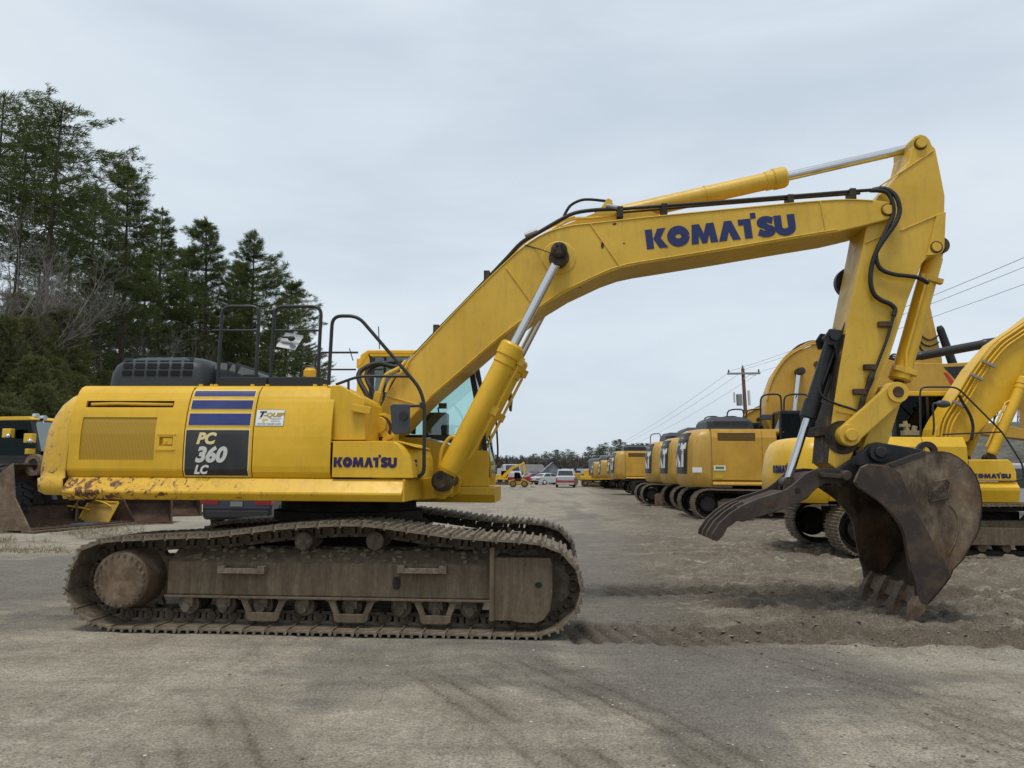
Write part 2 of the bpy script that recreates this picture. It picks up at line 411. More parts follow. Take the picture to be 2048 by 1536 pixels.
# ------------------------------------------------------------------ lettering
def stroke(pts, w):
    P = [Vector((p[0], p[1])) for p in pts]; L = []; Rr = []
    for i in range(len(P)):
        a, b = P[max(i - 1, 0)], P[min(i + 1, len(P) - 1)]; d = (b - a).normalized(); n = Vector((-d.y, d.x))
        L.append(P[i] + n * w / 2); Rr.append(P[i] - n * w / 2)
    return [[tuple(Rr[i]), tuple(Rr[i + 1]), tuple(L[i + 1]), tuple(L[i])] for i in range(len(P) - 1)]
def arc(cx, cy, rx, ry, a0, a1, n=14):
    return [(cx + rx * math.cos(R(a0 + (a1 - a0) * i / n)), cy + ry * math.sin(R(a0 + (a1 - a0) * i / n))) for i in range(n + 1)]
def glyph(ch):
    """list of polygons in a box one high, and the advance width"""
    if ch == 'K': return [[(0, 0), (.37, 0), (.37, 1), (0, 1)], [(.385, .5), (.64, 1), (1.07, 1), (.76, .5), (1.10, 0), (.66, 0)]], 1.12
    if ch == 'O': return stroke(arc(.56, .5, .365, .325, 0, 360, 28), .42), 1.18
    if ch == 'M': return [[(0, 0), (.12, 1), (.50, 1), (.68, .50), (.86, 1), (1.24, 1), (1.36, 0), (.99, 0), (.95, .44), (.80, 0), (.56, 0), (.41, .44), (.37, 0)]], 1.40
    if ch == 'A': return [[(0, 0), (.38, 1), (.74, 1), (1.12, 0), (.72, 0), (.56, .46), (.40, 0)]], 1.08
    if ch == 'T': return [[(0, .70), (.26, .70), (.26, 0), (.65, 0), (.65, 1), (0, 1)], [(.655, .98), (.93, .98), (.93, 1.27), (.655, 1.27)]], .93
    if ch == 'S': return stroke([(.82, .78)] + arc(.46, .72, .29, .16, 40, 255, 12) + arc(.46, .28, .30, .155, 75, -145, 12) + [(.06, .26)], .33), .92
    if ch == 'U': return stroke([(.16, 1.0)] + arc(.50, .36, .34, .24, 180, 360, 12) + [(.84, 1.0)], .38), 1.04
    if ch == 'C': return stroke(arc(.5, .5, .36, .37, 48, 312, 16), .27), .95
    if ch == 't': return [[(0, .74), (.25, .74), (.25, 0), (.57, 0), (.57, .74), (.82, .74), (.82, 1), (0, 1)]], .86
    return [], .5
def lettering(mb, text, org, au, az, nrm, t=0.004):
    """writes text with its lower-left at org; au, az = 3-D vectors for one letter height across and up; nrm = outward"""
    org, au, az, nrm = Vector(org), Vector(au), Vector(az), Vector(nrm).normalized(); x = 0.0; k = 0
    for ch in text:
        polys, adv = glyph(ch)
        for p in polys:
            k += 1; h = t + 0.00025 * (k % 3)
            a = sum(p[i][0] * p[(i + 1) % len(p)][1] - p[(i + 1) % len(p)][0] * p[i][1] for i in range(len(p)))
            if a < 0: p = p[::-1]
            n = len(p)
            base = [org + au * (x + q[0]) + az * q[1] for q in p]
            top = [b + nrm * h for b in base]
            mb.add(base + top, [tuple(range(n, 2 * n))] + [(i, (i + 1) % n, (i + 1) % n + n, i + n) for i in range(n)])
        x += adv
    return x
def text_width(t): return sum(glyph(c)[1] for c in t)
def font_text(name, body, m, parent, org, au, az, nrm, bold=0.0, shear=0.0, t=0.003):
    """short print set in the built-in face; au, az = vectors of one unit across and up"""
    cu = bpy.data.curves.new(name, 'FONT'); cu.body = body; cu.size = 1.0; cu.offset = bold; cu.shear = shear; cu.resolution_u = 4
    tmp = bpy.data.objects.new(name, cu); C.objects.link(tmp)
    me = bpy.data.meshes.new_from_object(tmp.evaluated_get(bpy.context.evaluated_depsgraph_get()))
    bpy.data.objects.remove(tmp); bpy.data.curves.remove(cu)
    au, az, nrm, org = Vector(au), Vector(az), Vector(nrm).normalized(), Vector(org)
    vs = [org + au * v.co.x + az * v.co.y + nrm * t for v in me.vertices]
    fs = [tuple(p.vertices) for p in me.polygons]
    bpy.data.meshes.remove(me)
    mb = MB(); mb.add(vs, fs)
    return mb.build(name, m, parent)

A0 = ground_at(197, 1264); B0 = ground_at(1095, 1282); GYAW = math.atan2(A0.y - B0.y, B0.x - A0.x)

# ================================================================== ground
def vnoise(x, y, seed):
    """smooth value noise, numpy"""
    def h(i, j):
        n = (i * 374761393 + j * 668265263 + seed * 974711) & 0xffffffff
        n = ((n ^ (n >> 13)) * 1274126177) & 0xffffffff
        return ((n ^ (n >> 16)) & 0xffff) / 65535.0
    xi, yi = np.floor(x).astype(np.int64), np.floor(y).astype(np.int64); fx, fy = x - xi, y - yi
    fx, fy = fx * fx * (3 - 2 * fx), fy * fy * (3 - 2 * fy)
    a, b, c, d = h(xi, yi), h(xi + 1, yi), h(xi, yi + 1), h(xi + 1, yi + 1)
    return (a * (1 - fx) + b * fx) * (1 - fy) + (c * (1 - fx) + d * fx) * fy
def fbm(x, y, seed, oct=4, g=0.5):
    s = 0; a = 1.0; t = 0
    for o in range(oct): s = s + a * vnoise(x * 2 ** o, y * 2 ** o, seed + o * 17); t += a; a *= g
    return s / t
def sstep(a, b, x):
    t = np.clip((x - a) / (b - a), 0, 1); return t * t * (3 - 2 * t)
def axis(lo, hi, step, far, grow=1.16):
    a = list(np.arange(lo, hi, step)); s = step; x = a[-1]
    while x < far: s *= grow; x += s; a.append(x)
    s = step; x = a[0]; pre = []
    while x > -far: s *= grow; x -= s; pre.append(x)
    return np.array(pre[::-1] + a)
gx = axis(-7.5, 11.0, 0.030, 1500.0); gy = axis(2.6, 16.0, 0.030, 1500.0)
X, Yg = np.meshgrid(gx, gy)
uu = (X - A0.x) * math.cos(GYAW) - (Yg - A0.y) * math.sin(GYAW); vv = (X - A0.x) * math.sin(GYAW) + (Yg - A0.y) * math.cos(GYAW)
near = sstep(60, 20, np.hypot(X, Yg))
rough = sstep(0.5, 3.0, X - 0.10 * (Yg - 8)) * sstep(6.6, 8.4, Yg + 0.15 * X)          # churned soil on the right
Z = (fbm(X * .35, Yg * .35, 3, 3) - .5) * .05 * near
Z += (fbm(X * 3.1, Yg * 3.1, 11, 4) - .5) * (.022 + .050 * rough) * near
Z += (fbm(X * 1.2 + 5, Yg * 6.0, 23, 3) - .5) * .09 * rough * near
Z += np.maximum(fbm(X * 6 + 3, Yg * 9, 27, 3) - .52, 0) * .20 * rough * near
Z += (.5 - np.abs(fbm(X * 2.4 + 7, Yg * 4.5, 37, 4) - .5) * 4).clip(-.3, .5) * .075 * rough * near
Z += (fbm((X + Yg * .7) * 1.1, (Yg - X * .7) * 7, 29, 3) - .5) * .016 * sstep(7.4, 6.4, Yg) * near
Z += (fbm(X * 13, Yg * 13, 31, 2) - .5) * (.013 + .024 * rough) * near
# footprints of the two tracks ahead of the excavator
soil_and_shade = np.zeros_like(X); zone = np.zeros_like(X)
for v0, amp, u_end, u_beg in ((0.0, .095, 11.5, 4.50), (2.59, .06, 10.5, 5.0)):
    wob = (fbm(uu * .8, uu * 0 + 3 + v0, 41, 2) - .5) * .25
    band = sstep(v0 - .10, v0 + .03, vv + wob) * sstep(v0 + .95, v0 + .80, vv + wob) * sstep(u_beg - .1, u_beg + .1, uu) * sstep(u_end + 1, u_end - 1, uu)
    fade = .45 + .55 * fbm(uu * .7, vv * .7, 51, 2)
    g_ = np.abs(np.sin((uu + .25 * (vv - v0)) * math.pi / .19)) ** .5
    churn = (fbm(uu * 5, vv * 5, 61, 3) - .45)
    near_m = sstep(8.4, 6.2, uu)
    Z += band * (-.030 + near_m * (g_ - .6) * amp * 1.25 * fade + (1 - near_m * .9) * churn * .26)
    berm = sstep(5.6, 7.4, uu) * np.exp(-((vv + wob - (v0 - .10)) / .07) ** 2) * sstep(u_beg - .4, u_beg + .3, uu) * sstep(u_end + 1, u_end - 1, uu)
    Z += berm * (.010 + .055 * fbm(uu * 3, vv * 3, 71, 2))
    soil_and_shade = np.maximum(soil_and_shade, np.clip(band * (.32 + 1.1 * fbm(uu * 2.2, vv * 2.2, 81, 3) + near_m * .6 * (.75 - g_)), 0, 1))  # dark soil, plus shade between the cleat ridges put into the colour
# old tyre marks curving across the foreground
ax_, ay_ = X + .1, Yg - 5.9
s_al = (ax_ * .49 - ay_ * .87); s_ac = ax_ * .87 + ay_ * .49 + .030 * s_al ** 2
tyre = np.clip(sstep(.80, .50, np.abs(s_ac - .05)) + sstep(.55, .30, np.abs(s_ac + 2.1)) + .7 * sstep(.6, .3, np.abs(s_ac - 2.3)), 0, 1)
tyre = tyre * sstep(-1.2, .2, s_al) * sstep(.34, .56, fbm(s_al * .9, s_ac * 1.7, 111, 3)) * near
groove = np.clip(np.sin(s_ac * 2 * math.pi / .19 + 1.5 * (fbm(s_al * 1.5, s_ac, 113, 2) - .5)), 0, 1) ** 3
Z -= tyre * groove * .016
soil_and_shade = np.maximum(soil_and_shade, tyre * (.30 + .50 * groove))
# level pad under the tracks
pad = sstep(-.55, -.15, uu) * sstep(4.75, 4.55, uu) * ((vv > -.3) * (vv < 3.8))
Z = np.where(Yg < 14, Z - np.maximum(Z, 0) * pad, Z)
# dark gravel: a track-side strip and patches
gdir = fbm(X * .55 + Yg * .12, Yg * .28, 91, 4)
strip = np.exp(-(((X - (1.5 + .05 * (Yg - 7))) - (fbm(X * 0 + 1, Yg * .4, 95, 2) - .5) * 1.2) / 1.0) ** 2) * sstep(4.2, 5.8, Yg) * sstep(40, 9, Yg)
left = sstep(-4.6, -6.0, X) * sstep(7.2, 8.6, Yg) * sstep(15, 12, Yg)
tanp = sstep(.50, .70, gdir)
grav = np.clip(1.15 * strip * (.35 + gdir) + .9 * left + .55 * sstep(.52, .66, fbm(X * .8, Yg * .45, 97, 4)), 0, 1)
pale = sstep(.50, .68, fbm(X * .25 + 9, Yg * .7, 99, 4)) * sstep(2.0, 5.0, X + .8 * (7 - Yg)) * (1 - .75 * rough) + .6 * sstep(-3, -7, X) * sstep(17, 24, Yg)
nx, ny = len(gx), len(gy)
me = bpy.data.meshes.new('ground')
co = np.stack([X, Yg, Z], -1).reshape(-1, 3)
ii = np.arange(ny - 1)[:, None] * nx + np.arange(nx - 1)[None, :]
fc = np.stack([ii, ii + 1, ii + nx + 1, ii + nx], -1).reshape(-1, 4)
me.vertices.add(len(co)); me.vertices.foreach_set('co', co.ravel())
me.loops.add(fc.size); me.loops.foreach_set('vertex_index', fc.ravel().astype(np.int32))
me.polygons.add(len(fc)); me.polygons.foreach_set('loop_start', np.arange(0, fc.size, 4, dtype=np.int32)); me.polygons.foreach_set('use_smooth', np.ones(len(fc), bool))
me.update()
for nm, arr in (('soil_and_shade', soil_and_shade), ('gravel', grav), ('pale', np.clip(pale, 0, 1)), ('churn', rough)):
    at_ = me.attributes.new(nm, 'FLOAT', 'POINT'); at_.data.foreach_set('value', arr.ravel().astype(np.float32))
m, nt, b = new_mat('dirt_yard')
def attr(nm): a = N(nt, 'ShaderNodeAttribute'); a.attribute_name = nm; return a.outputs['Fac']
n1 = noise(nt, 1.1, 6, 0.62); n2 = noise(nt, 14.0, 6, 0.7); n3 = noise(nt, 60.0, 4, 0.7); n4 = noise(nt, 2.2, 6, 0.65, stretch=(0.45, 1.6, 1))
col = mixc(nt, ramp(nt, n1, [(.35, W(0)), (.68, W(1))]).outputs[0], (0.242, 0.210, 0.160), (0.362, 0.320, 0.252))
col = mixc(nt, ramp(nt, n4, [(.48, W(0)), (.70, W(.55))]).outputs[0], col, (0.155, 0.135, 0.105))
gm = ramp(nt, mth(nt, 'ADD', mth(nt, 'MULTIPLY', attr('gravel'), .55), mth(nt, 'ADD', mth(nt, 'MULTIPLY', n2, .55), mth(nt, 'MULTIPLY', n4, .55))), [(.64, W(0)), (1.04, W(.68))]).outputs[0]
col = mixc(nt, gm, col, (0.116, 0.110, 0.102))
tcs = N(nt, 'ShaderNodeTexCoord'); mps = N(nt, 'ShaderNodeMapping'); mps.inputs['Rotation'].default_value = (0, 0, R(38)); mps.inputs['Scale'].default_value = (5.5, .55, 1); nt.links.new(tcs.outputs['Object'], mps.inputs['Vector'])
n6 = noise(nt, 1.2, 6, .65, vec=mps.outputs['Vector']); col = mixc(nt, ramp(nt, n6, [(.52, W(0)), (.68, W(.42))]).outputs[0], col, (0.14, 0.122, 0.098))
col = mixc(nt, mth(nt, 'MULTIPLY', attr('pale'), mth(nt, 'ADD', .25, n4), True), col, (0.40, 0.365, 0.295))
col = mixc(nt, mth(nt, 'MULTIPLY', attr('soil_and_shade'), ramp(nt, n2, [(.3, W(.45)), (.6, W(1.0))]).outputs[0], True), col, (0.072, 0.052, 0.034))
col = mixc(nt, mth(nt, 'MULTIPLY', attr('churn'), ramp(nt, n2, [(.38, W(.18)), (.62, W(.85))]).outputs[0]), col, (0.120, 0.096, 0.070))
n5 = noise(nt, 1.0, 7, .7, stretch=(0.7, 5.0, 1)); col = mixc(nt, mth(nt, 'MULTIPLY', attr('churn'), ramp(nt, n5, [(.40, W(0)), (.60, W(.8))]).outputs[0]), col, (0.125, 0.100, 0.074))
col = mixc(nt, mth(nt, 'MULTIPLY', attr('churn'), ramp(nt, n5, [(.30, W(.75)), (.44, W(0))]).outputs[0]), col, (0.40, 0.355, 0.275))
col = mixc(nt, 1.0, col, ramp(nt, n2, [(.30, W(.78)), (.50, W(1.0)), (.70, W(1.15))]).outputs[0], 'MULTIPLY')
sp3 = ramp(nt, n3, [(.34, W(.55)), (.50, W(1.0)), (.66, W(1.38))])
col = mixc(nt, 1.0, col, sp3.outputs[0], 'MULTIPLY')
vor = N(nt, 'ShaderNodeTexVoronoi', i_Scale=42.0); tcg = N(nt, 'ShaderNodeTexCoord'); nt.links.new(tcg.outputs['Object'], vor.inputs['Vector'])
vr = ramp(nt, vor.outputs['Distance'], [(.12, W(1)), (.22, W(0))]); vs_ = N(nt, 'ShaderNodeSeparateColor'); nt.links.new(vor.outputs['Color'], vs_.inputs[0])
pick = ramp(nt, vs_.outputs[0], [(.66, W(0)), (.70, W(1))])
col = mixc(nt, mth(nt, 'MULTIPLY', mth(nt, 'MULTIPLY', vr.outputs[0], pick.outputs[0]), .75), col, mixc(nt, vs_.outputs[1], (.12, .115, .105), (.46, .44, .40)))
nt.links.new(col, b.inputs['Base Color']); b.inputs['Roughness'].default_value = .95; b.inputs['Specular IOR Level'].default_value = .15
hsum = mth(nt, 'ADD', mth(nt, 'MULTIPLY', n2, .6), mth(nt, 'MULTIPLY', n3, .4)); bump(nt, b, hsum, .9, .03)
me.materials.append(m)
go = bpy.data.objects.new('ground', me); C.objects.link(go); go['kind'] = 'structure'
def gz(x, y):
    i = min(max(np.searchsorted(gx, x), 0), nx - 1); j = min(max(np.searchsorted(gy, y), 0), ny - 1); return float(Z[j, i])
# loose stones
rs = np.random.RandomState(5); sv = []; sf = []
ico = [(0, 0, 1), (.89, 0, .45), (.28, .85, .45), (-.72, .53, .45), (-.72, -.53, .45), (.28, -.85, .45), (0, 0, -.3)]
icf = [(0, 1, 2), (0, 2, 3), (0, 3, 4), (0, 4, 5), (0, 5, 1), (6, 2, 1), (6, 3, 2), (6, 4, 3), (6, 5, 4), (6, 1, 5)]
def stones(n, mat, nm, smin, smax, fx):
    sv, sf = [], []
    for k in range(n):
        yy = 3.0 + 15 * rs.rand() ** 1.5; xx = (rs.rand() - .5) * 2 * .72 * yy
        if fx == 'soil_and_shade':
            uq = (xx - A0.x) * math.cos(GYAW) - (yy - A0.y) * math.sin(GYAW); vq = (xx - A0.x) * math.sin(GYAW) + (yy - A0.y) * math.cos(GYAW)
            if not (uq > 4.9 and (-.2 < vq < 1.0 or 2.5 < vq < 3.6)) and rs.rand() > .06 * (xx > 1.5): continue
        if fx == 'right' and rs.rand() > sstep(-1, 4, xx) * .9 + .25: continue
        if -.2 < (xx - A0.x) * math.cos(GYAW) - (yy - A0.y) * math.sin(GYAW) < 4.7 and 0 < (xx - A0.x) * math.sin(GYAW) + (yy - A0.y) * math.cos(GYAW) < 3.5: continue
        s = smin + (smax - smin) * rs.rand() ** (2.2 if fx == 'soil_and_shade' else 4); z = gz(xx, yy) - s * .25; ca, sa = math.cos(k), math.sin(k); e = .6 + .7 * rs.rand(); fl = .4 + .5 * rs.rand(); base = len(sv)
        for p in ico: q = (p[0] * e + rs.randn() * .12, p[1] + rs.randn() * .12, p[2] * fl); sv.append((xx + s * (q[0] * ca - q[1] * sa), yy + s * (q[0] * sa + q[1] * ca), z + s * q[2]))
        sf += [tuple(i + base for i in f) for f in icf]
    mb = MB(); mb.add(sv, sf); return mb.build(nm, mat, None, kind='stuff')
def stone_mat(nm, a, b_): 
    m, nt, b = new_mat(nm); g = N(nt, 'ShaderNodeNewGeometry'); c = ramp(nt, g.outputs['Random Per Island'], [(0, a), (.8, b_), (1, tuple(x * 1.5 for x in b_))]); nt.links.new(c.outputs[0], b.inputs['Base Color']); b.inputs['Roughness'].default_value = .9; return m
stones(15000, stone_mat('stone', (.09, .085, .075), (.28, .26, .22)), 'gravel', .004, .017, 'right')
stones(5200, stone_mat('clod', (.085, .068, .05), (.17, .145, .11)), 'soil_clods', .010, .036, 'soil_and_shade')
stones(260, stone_mat('pale_stone', (.42, .41, .38), (.52, .51, .48)), 'gravel', .005, .015, '')

# ------------------------------------------------------------------ hillside on the left, low rise on the right
def hill_z(x, y):
    t = sstep(-13.5, -26.0, x + 0.02 * (y - 40)) * sstep(14, 32, y) * sstep(150, 95, y)
    return 7.2 * t + (fbm(x * .15, y * .15, 5, 3) - .5) * 1.6 * t
def terrain(name, x0, x1, y0, y1, nx_, ny_, fz, mat):
    xs, ys = np.linspace(x0, x1, nx_), np.linspace(y0, y1, ny_); XX, YY = np.meshgrid(xs, ys); ZZ = fz(XX, YY) - .06
    vs = np.stack([XX, YY, ZZ], -1).reshape(-1, 3); i = np.arange(ny_ - 1)[:, None] * nx_ + np.arange(nx_ - 1)[None, :]
    fs = np.stack([i, i + 1, i + nx_ + 1, i + nx_], -1).reshape(-1, 4)
    mb = MB(); mb.add([tuple(v) for v in vs.tolist()], [tuple(f) for f in fs.tolist()], True); o = mb.build(name, mat, None, kind='structure'); return o
m, nt, b = new_mat('hill_litter'); n1 = noise(nt, .5, 8, .7); n2 = noise(nt, 5, 6, .7)
col = mixc(nt, ramp(nt, n1, [(.40, W(0)), (.6, W(1))]).outputs[0], (.050, .058, .024), (.095, .078, .052)); col = mixc(nt, mth(nt, 'MULTIPLY', n2, .7), col, (.035, .032, .022)); nt.links.new(col, b.inputs['Base Color']); b.inputs['Roughness'].default_value = .95; bump(nt, b, n2, 1.0, .3)
M_hill = m
terrain('hillside', -120, -12, 12, 160, 110, 110, hill_z, M_hill)
def rise_z(x, y): return 4.6 * sstep(19, 27, x + .10 * (y - 35)) * sstep(24, 30, y) * sstep(75, 60, y) + (fbm(x * .3, y * .3, 8, 3) - .5) * .8 * sstep(20, 26, x) * sstep(24, 30, y)
m, nt, b = new_mat('grey_bank'); n1 = noise(nt, 1.5, 8, .75, stretch=(.5, .5, 2.5)); col = mixc(nt, ramp(nt, n1, [(.35, W(0)), (.65, W(1))]).outputs[0], (.075, .075, .06), (.20, .19, .165)); nt.links.new(col, b.inputs['Base Color']); b.inputs['Roughness'].default_value = .95; bump(nt, b, n1, 1.0, .2)
terrain('bank', 18.5, 70, 23, 80, 60, 60, rise_z, m)

# ------------------------------------------------------------------ trees
class Leaves:
    def __init__(s, seed): s.v = []; s.f = []; s.r = np.random.RandomState(seed)
    def clump(s, c, d, n, size, spread, thin=.22):
        """n narrow blades fanning out of one point about direction d"""
        c = np.array(c); d = np.array(d)
        for k in range(n):
            q = d + s.r.randn(3) * spread; q /= np.linalg.norm(q) + 1e-6; w = np.cross(q, s.r.randn(3)); w /= np.linalg.norm(w) + 1e-6
            L = size * (.6 + .7 * s.r.rand()); p = c + s.r.randn(3) * size * .25; b = len(s.v)
            s.v += [tuple(p - w * L * thin * .5), tuple(p + w * L * thin * .5), tuple(p + q * L)]; s.f.append((b, b + 1, b + 2))
    def build(s, name, mat, parent):
        me = bpy.data.meshes.new(name); me.from_pydata(s.v, [], s.f); me.materials.append(mat); o = bpy.data.objects.new(name, me); C.objects.link(o); o.parent = parent; return o
def pine(seed, H, crown_from, radius, shape, density, mat=None, label='', cat='tree'):
    """white pine: whorls of level limbs with tufts of needles; H metres tall"""
    r = np.random.RandomState(seed); root = thing('pine_tree', label, cat)
    mb = MB(); lean = r.randn(2) * .012 * H
    trunk = [(lean[0] * t * t, lean[1] * t * t, H * t) for t in (0, .15, .35, .55, .75, .9, 1.0)]
    mb.tube(trunk, [H * .014 * (1 - t * .93) + .012 for t in (0, .15, .35, .55, .75, .9, 1.0)], 8); lv = Leaves(seed)
    z = crown_from * H; lb = MB(); abias = r.rand() * 6.28
    # dead stubs under the crown
    zz = .12 * H
    while zz < crown_from * H + .15 * H:
        a = r.rand() * 6.28; L = r.uniform(.5, 1.8); lb.tube([(0, 0, zz), (math.cos(a) * L, math.sin(a) * L, zz + r.uniform(-.3, .2))], [.025, .006], 4); zz += r.uniform(.25, .6)
    while z < H * .985:
        t = (z / H - crown_from) / (1 - crown_from); rad = radius * float(np.interp(t, [p[0] for p in shape], [p[1] for p in shape]))
        nl = r.randint(4, 8); a0 = r.rand() * 6.28
        for k in range(nl):
            a = a0 + 6.28 * k / nl + r.randn() * .3; L = rad * r.uniform(.45, 1.18)
            if r.rand() < .12: continue
            up = r.uniform(-.08, .16) + .30 * t; bx = (lean[0] * (z / H) ** 2, lean[1] * (z / H) ** 2)
            L *= 1 + .35 * math.cos(a - abias)
            pts = [(bx[0] + math.cos(a) * L * q, bx[1] + math.sin(a) * L * q, z + L * (up * q - .10 * q + .18 * q * q) + (-.12 * L * math.sin(q * 3.1) if t < .6 else 0)) for q in (0, .35, .7, 1.0)]
            lb.tube(pts, [.022 * L * .5 + .012, .016, .010, .005], 4)
            ns = max(3, int(L * density))
            for j in range(ns):
                q = .22 + .78 * (j + r.rand()) / ns; i = min(2, int(q * 3)); f = q * 3 - i
                p = np.array([pts[i][c] + (pts[i + 1][c] - pts[i][c]) * f for c in range(3)])
                side = r.choice([-1, 1]) * r.rand() * L * .46 * (1.1 - .5 * q); p2 = p + np.array([-math.sin(a) * side, math.cos(a) * side, r.uniform(-.02, .16)])
                lv.clump(p2, (math.cos(a) * .8 - math.sin(a) * side * .4, math.sin(a) * .8 + math.cos(a) * side * .4, .28), 11, .27, .45, .15)
        z += r.uniform(.50, 1.05) * (1 - .45 * t)
    for k in range(8): lv.clump((lean[0] + r.randn() * .10, lean[1] + r.randn() * .10, H - .5 * r.rand()), (0, 0, 1), 9, .26, .4)
    mb.build('trunk', M_bark, root); lb.build('limbs', M_bark, root); lv.build('crown', mat or M_pine, root)
    return root
def bare(seed, H, spread, mat, label, depth=5, r0=.10, lean=(0, 0), name='bare_tree'):
    r = np.random.RandomState(seed); root = thing(name, label, 'tree'); mb = MB(); tw = MB()
    def grow(p, d, L, rad, lev):
        q = p; pts = [tuple(p)]; rr = [rad]
        for k in range(3): d = d + r.randn(3) * .10; d[2] += .03; d /= np.linalg.norm(d); q = q + d * L / 3; pts.append(tuple(q)); rr.append(rad * (1 - .13 * (k + 1)))
        (mb if lev < 2 else tw).tube(pts, rr, 6 if lev < 2 else 3, cap=False)
        if lev >= depth: return
        for k in range(r.randint(2, 4) if lev else r.randint(3, 5)):
            nd = d + r.randn(3) * spread; nd[2] = abs(nd[2]) * .8 + .1; nd /= np.linalg.norm(nd); i = r.randint(1, 4); grow(np.array(pts[i]), nd, L * r.uniform(.55, .8), max(.010, rr[i] * .6), lev + 1)
        grow(q, d, L * .75, max(.010, rr[-1] * .85), lev + 1)
    grow(np.zeros(3), np.array([lean[0], lean[1], 1.0]), H * .30, r0, 0)
    mb.build('trunk', mat, root); tw.build('branches', mat, root); return root
def shrub(seed, Rr, Hh, n, mat, label, size=.15):
    r = np.random.RandomState(seed); root = thing('shrub', label, 'shrub'); lv = Leaves(seed); mb = MB()
    for k in range(n):
        a = r.rand() * 6.28; q = r.rand() ** .5; h = r.rand(); rr = Rr * q * (1.05 - .75 * h) * (.75 + .5 * r.rand()); p = (math.cos(a) * rr, math.sin(a) * rr, Hh * (.04 + .96 * h)); lv.clump(p, (math.cos(a) * .7, math.sin(a) * .7, .5), 7, size, .6, .26)
    for k in range(7): a = k * .9; mb.tube([(0, 0, -.1), (math.cos(a) * Rr * .3, math.sin(a) * Rr * .3, Hh * .5), (math.cos(a) * Rr * .5, math.sin(a) * Rr * .5, Hh * .85)], [.03, .015, .005], 4)
    mb.build('stems', M_baredark, root); lv.build('foliage', mat, root); return root
def put(o, x, y, z, s, rz=None, label=None, group=None):
    o.location = (x, y, z); o.scale = (s,) * 3 if not isinstance(s, tuple) else s; o.rotation_euler[2] = rnd.uniform(0, 6.28) if rz is None else rz
    if label: o['label'] = label
    if group: o['group'] = group
    return o
full = [(0, .75), (.12, 1.0), (.35, .92), (.6, .66), (.8, .42), (.93, .22), (1, .06)]
open_ = [(0, .5), (.2, .85), (.45, .95), (.7, .70), (.88, .40), (1, .10)]
PROTO = [pine(101, 15, .20, 3.9, full, 23.0), pine(202, 15, .42, 4.3, open_, 13.0), pine(303, 15, .14, 3.7, full, 20.0), pine(404, 15, .36, 3.2, open_, 8.0)]
TG = 'pines on the left hillside'
plist = [  # column of the top in the photo, row of the top, distance, kind, width, label
    (120, 206, 42, 1, 1.0, 'tallest pine on the left hillside, level dark limbs high above the loader'),
    (12, 190, 43, 1, .95, 'tall pine cut by the left edge of the photo'),
    (268, 330, 50, 0, .92, 'dense dark pine right of the tallest one, above the engine hood'),
    (330, 418, 57, 2, .95, 'pine leaning its shoulder against the dense dark pine'),
    (425, 438, 61, 0, 1.0, 'broad pine behind the first black handrail'),
    (512, 468, 66, 2, 1.12, 'rightmost tall pine, behind the second black handrail'),
    (575, 560, 74, 0, 1.05, 'lower pine on the right flank of the tree row, behind the handrails'),
    (604, 655, 88, 2, 1.0, 'smallest pine at the right end of the tree row'),
    (60, 262, 50, 3, .9, 'thin pine between the left edge and the tallest pine'),
    (196, 372, 58, 3, .9, 'thin pine between the tallest and the dense dark one'),
    (368, 492, 70, 0, .9, 'pine set back between the two handrail pines'),
    (470, 520, 74, 0, .95, 'pine set back behind the broad one'),
    (150, 420, 66, 3, .9, 'pine deep in the wood behind the tallest one'),
    (235, 470, 72, 2, .9, 'pine deep in the wood above the hood'),
    (90, 470, 72, 3, .9, 'pine deep in the wood at the far left'),
    (545, 640, 84, 0, .9, 'pine low behind the second handrail'),
    (300, 520, 64, 0, 1.0, 'dark pine filling the gap above the right end of the hood'),
    (405, 560, 70, 2, 1.0, 'low full pine left of the first black handrail'),
    (490, 590, 76, 0, 1.0, 'low full pine between the two black handrails'),
    (180, 560, 62, 2, .9, 'low pine in the shade above the left end of the hood'),
]
used = set()
for px, py, d, kind, wd, lab in plist:
    t = at_depth(px, py, d); base = float(hill_z(np.array(t.x), np.array(t.y))) - .2; s = (t.z - base) / 15.0
    o = PROTO[kind] if kind not in used else copy_tree(PROTO[kind]); used.add(kind)
    put(o, t.x, t.y, base, (wd * min(1.25, max(.85, s)), wd * min(1.25, max(.85, s)), s), None, lab, TG)
BARE = [bare(11, 11, .55, M_bare, '', 5, .15), bare(12, 9, .5, M_baredark, '', 5, .11), bare(13, 10, .6, M_bare, '', 5, .15, lean=(.25, 0))]
used = set()
blist = [(60, 330, 37, 0, 'tallest pale bare tree rising before the pines at the left edge'), (130, 400, 39, 2, 'pale bare tree with forked limbs left of the dense pine'), (5, 450, 30, 0, 'pale bare trunk cut by the left edge above the loader'), (25, 400, 34, 2, 'pale bare tree leaning right at the left edge'), (95, 430, 36, 0, 'pale bare tree in front of the tallest pine'), (150, 520, 40, 1, 'brown bare tree left of the dense pine'), (215, 560, 44, 1, 'brown bare tree under the dense pine'),
         (40, 520, 32, 1, 'brown bare tree at the far left above the shrubs'), (290, 590, 48, 1, 'bare tree above the left end of the hood'), (345, 600, 52, 0, 'bare tree above the middle of the hood'), (400, 600, 55, 1, 'bare tree left of the first handrail'), (120, 560, 50, 0, 'bare tree deep in the wood'), (180, 600, 60, 1, 'bare tree low in the wood'), (460, 640, 62, 1, 'bare tree behind the first handrail'), (520, 650, 66, 1, 'bare tree between the handrails'), (255, 600, 60, 0, 'thin bare tree among the trunks above the hood')]
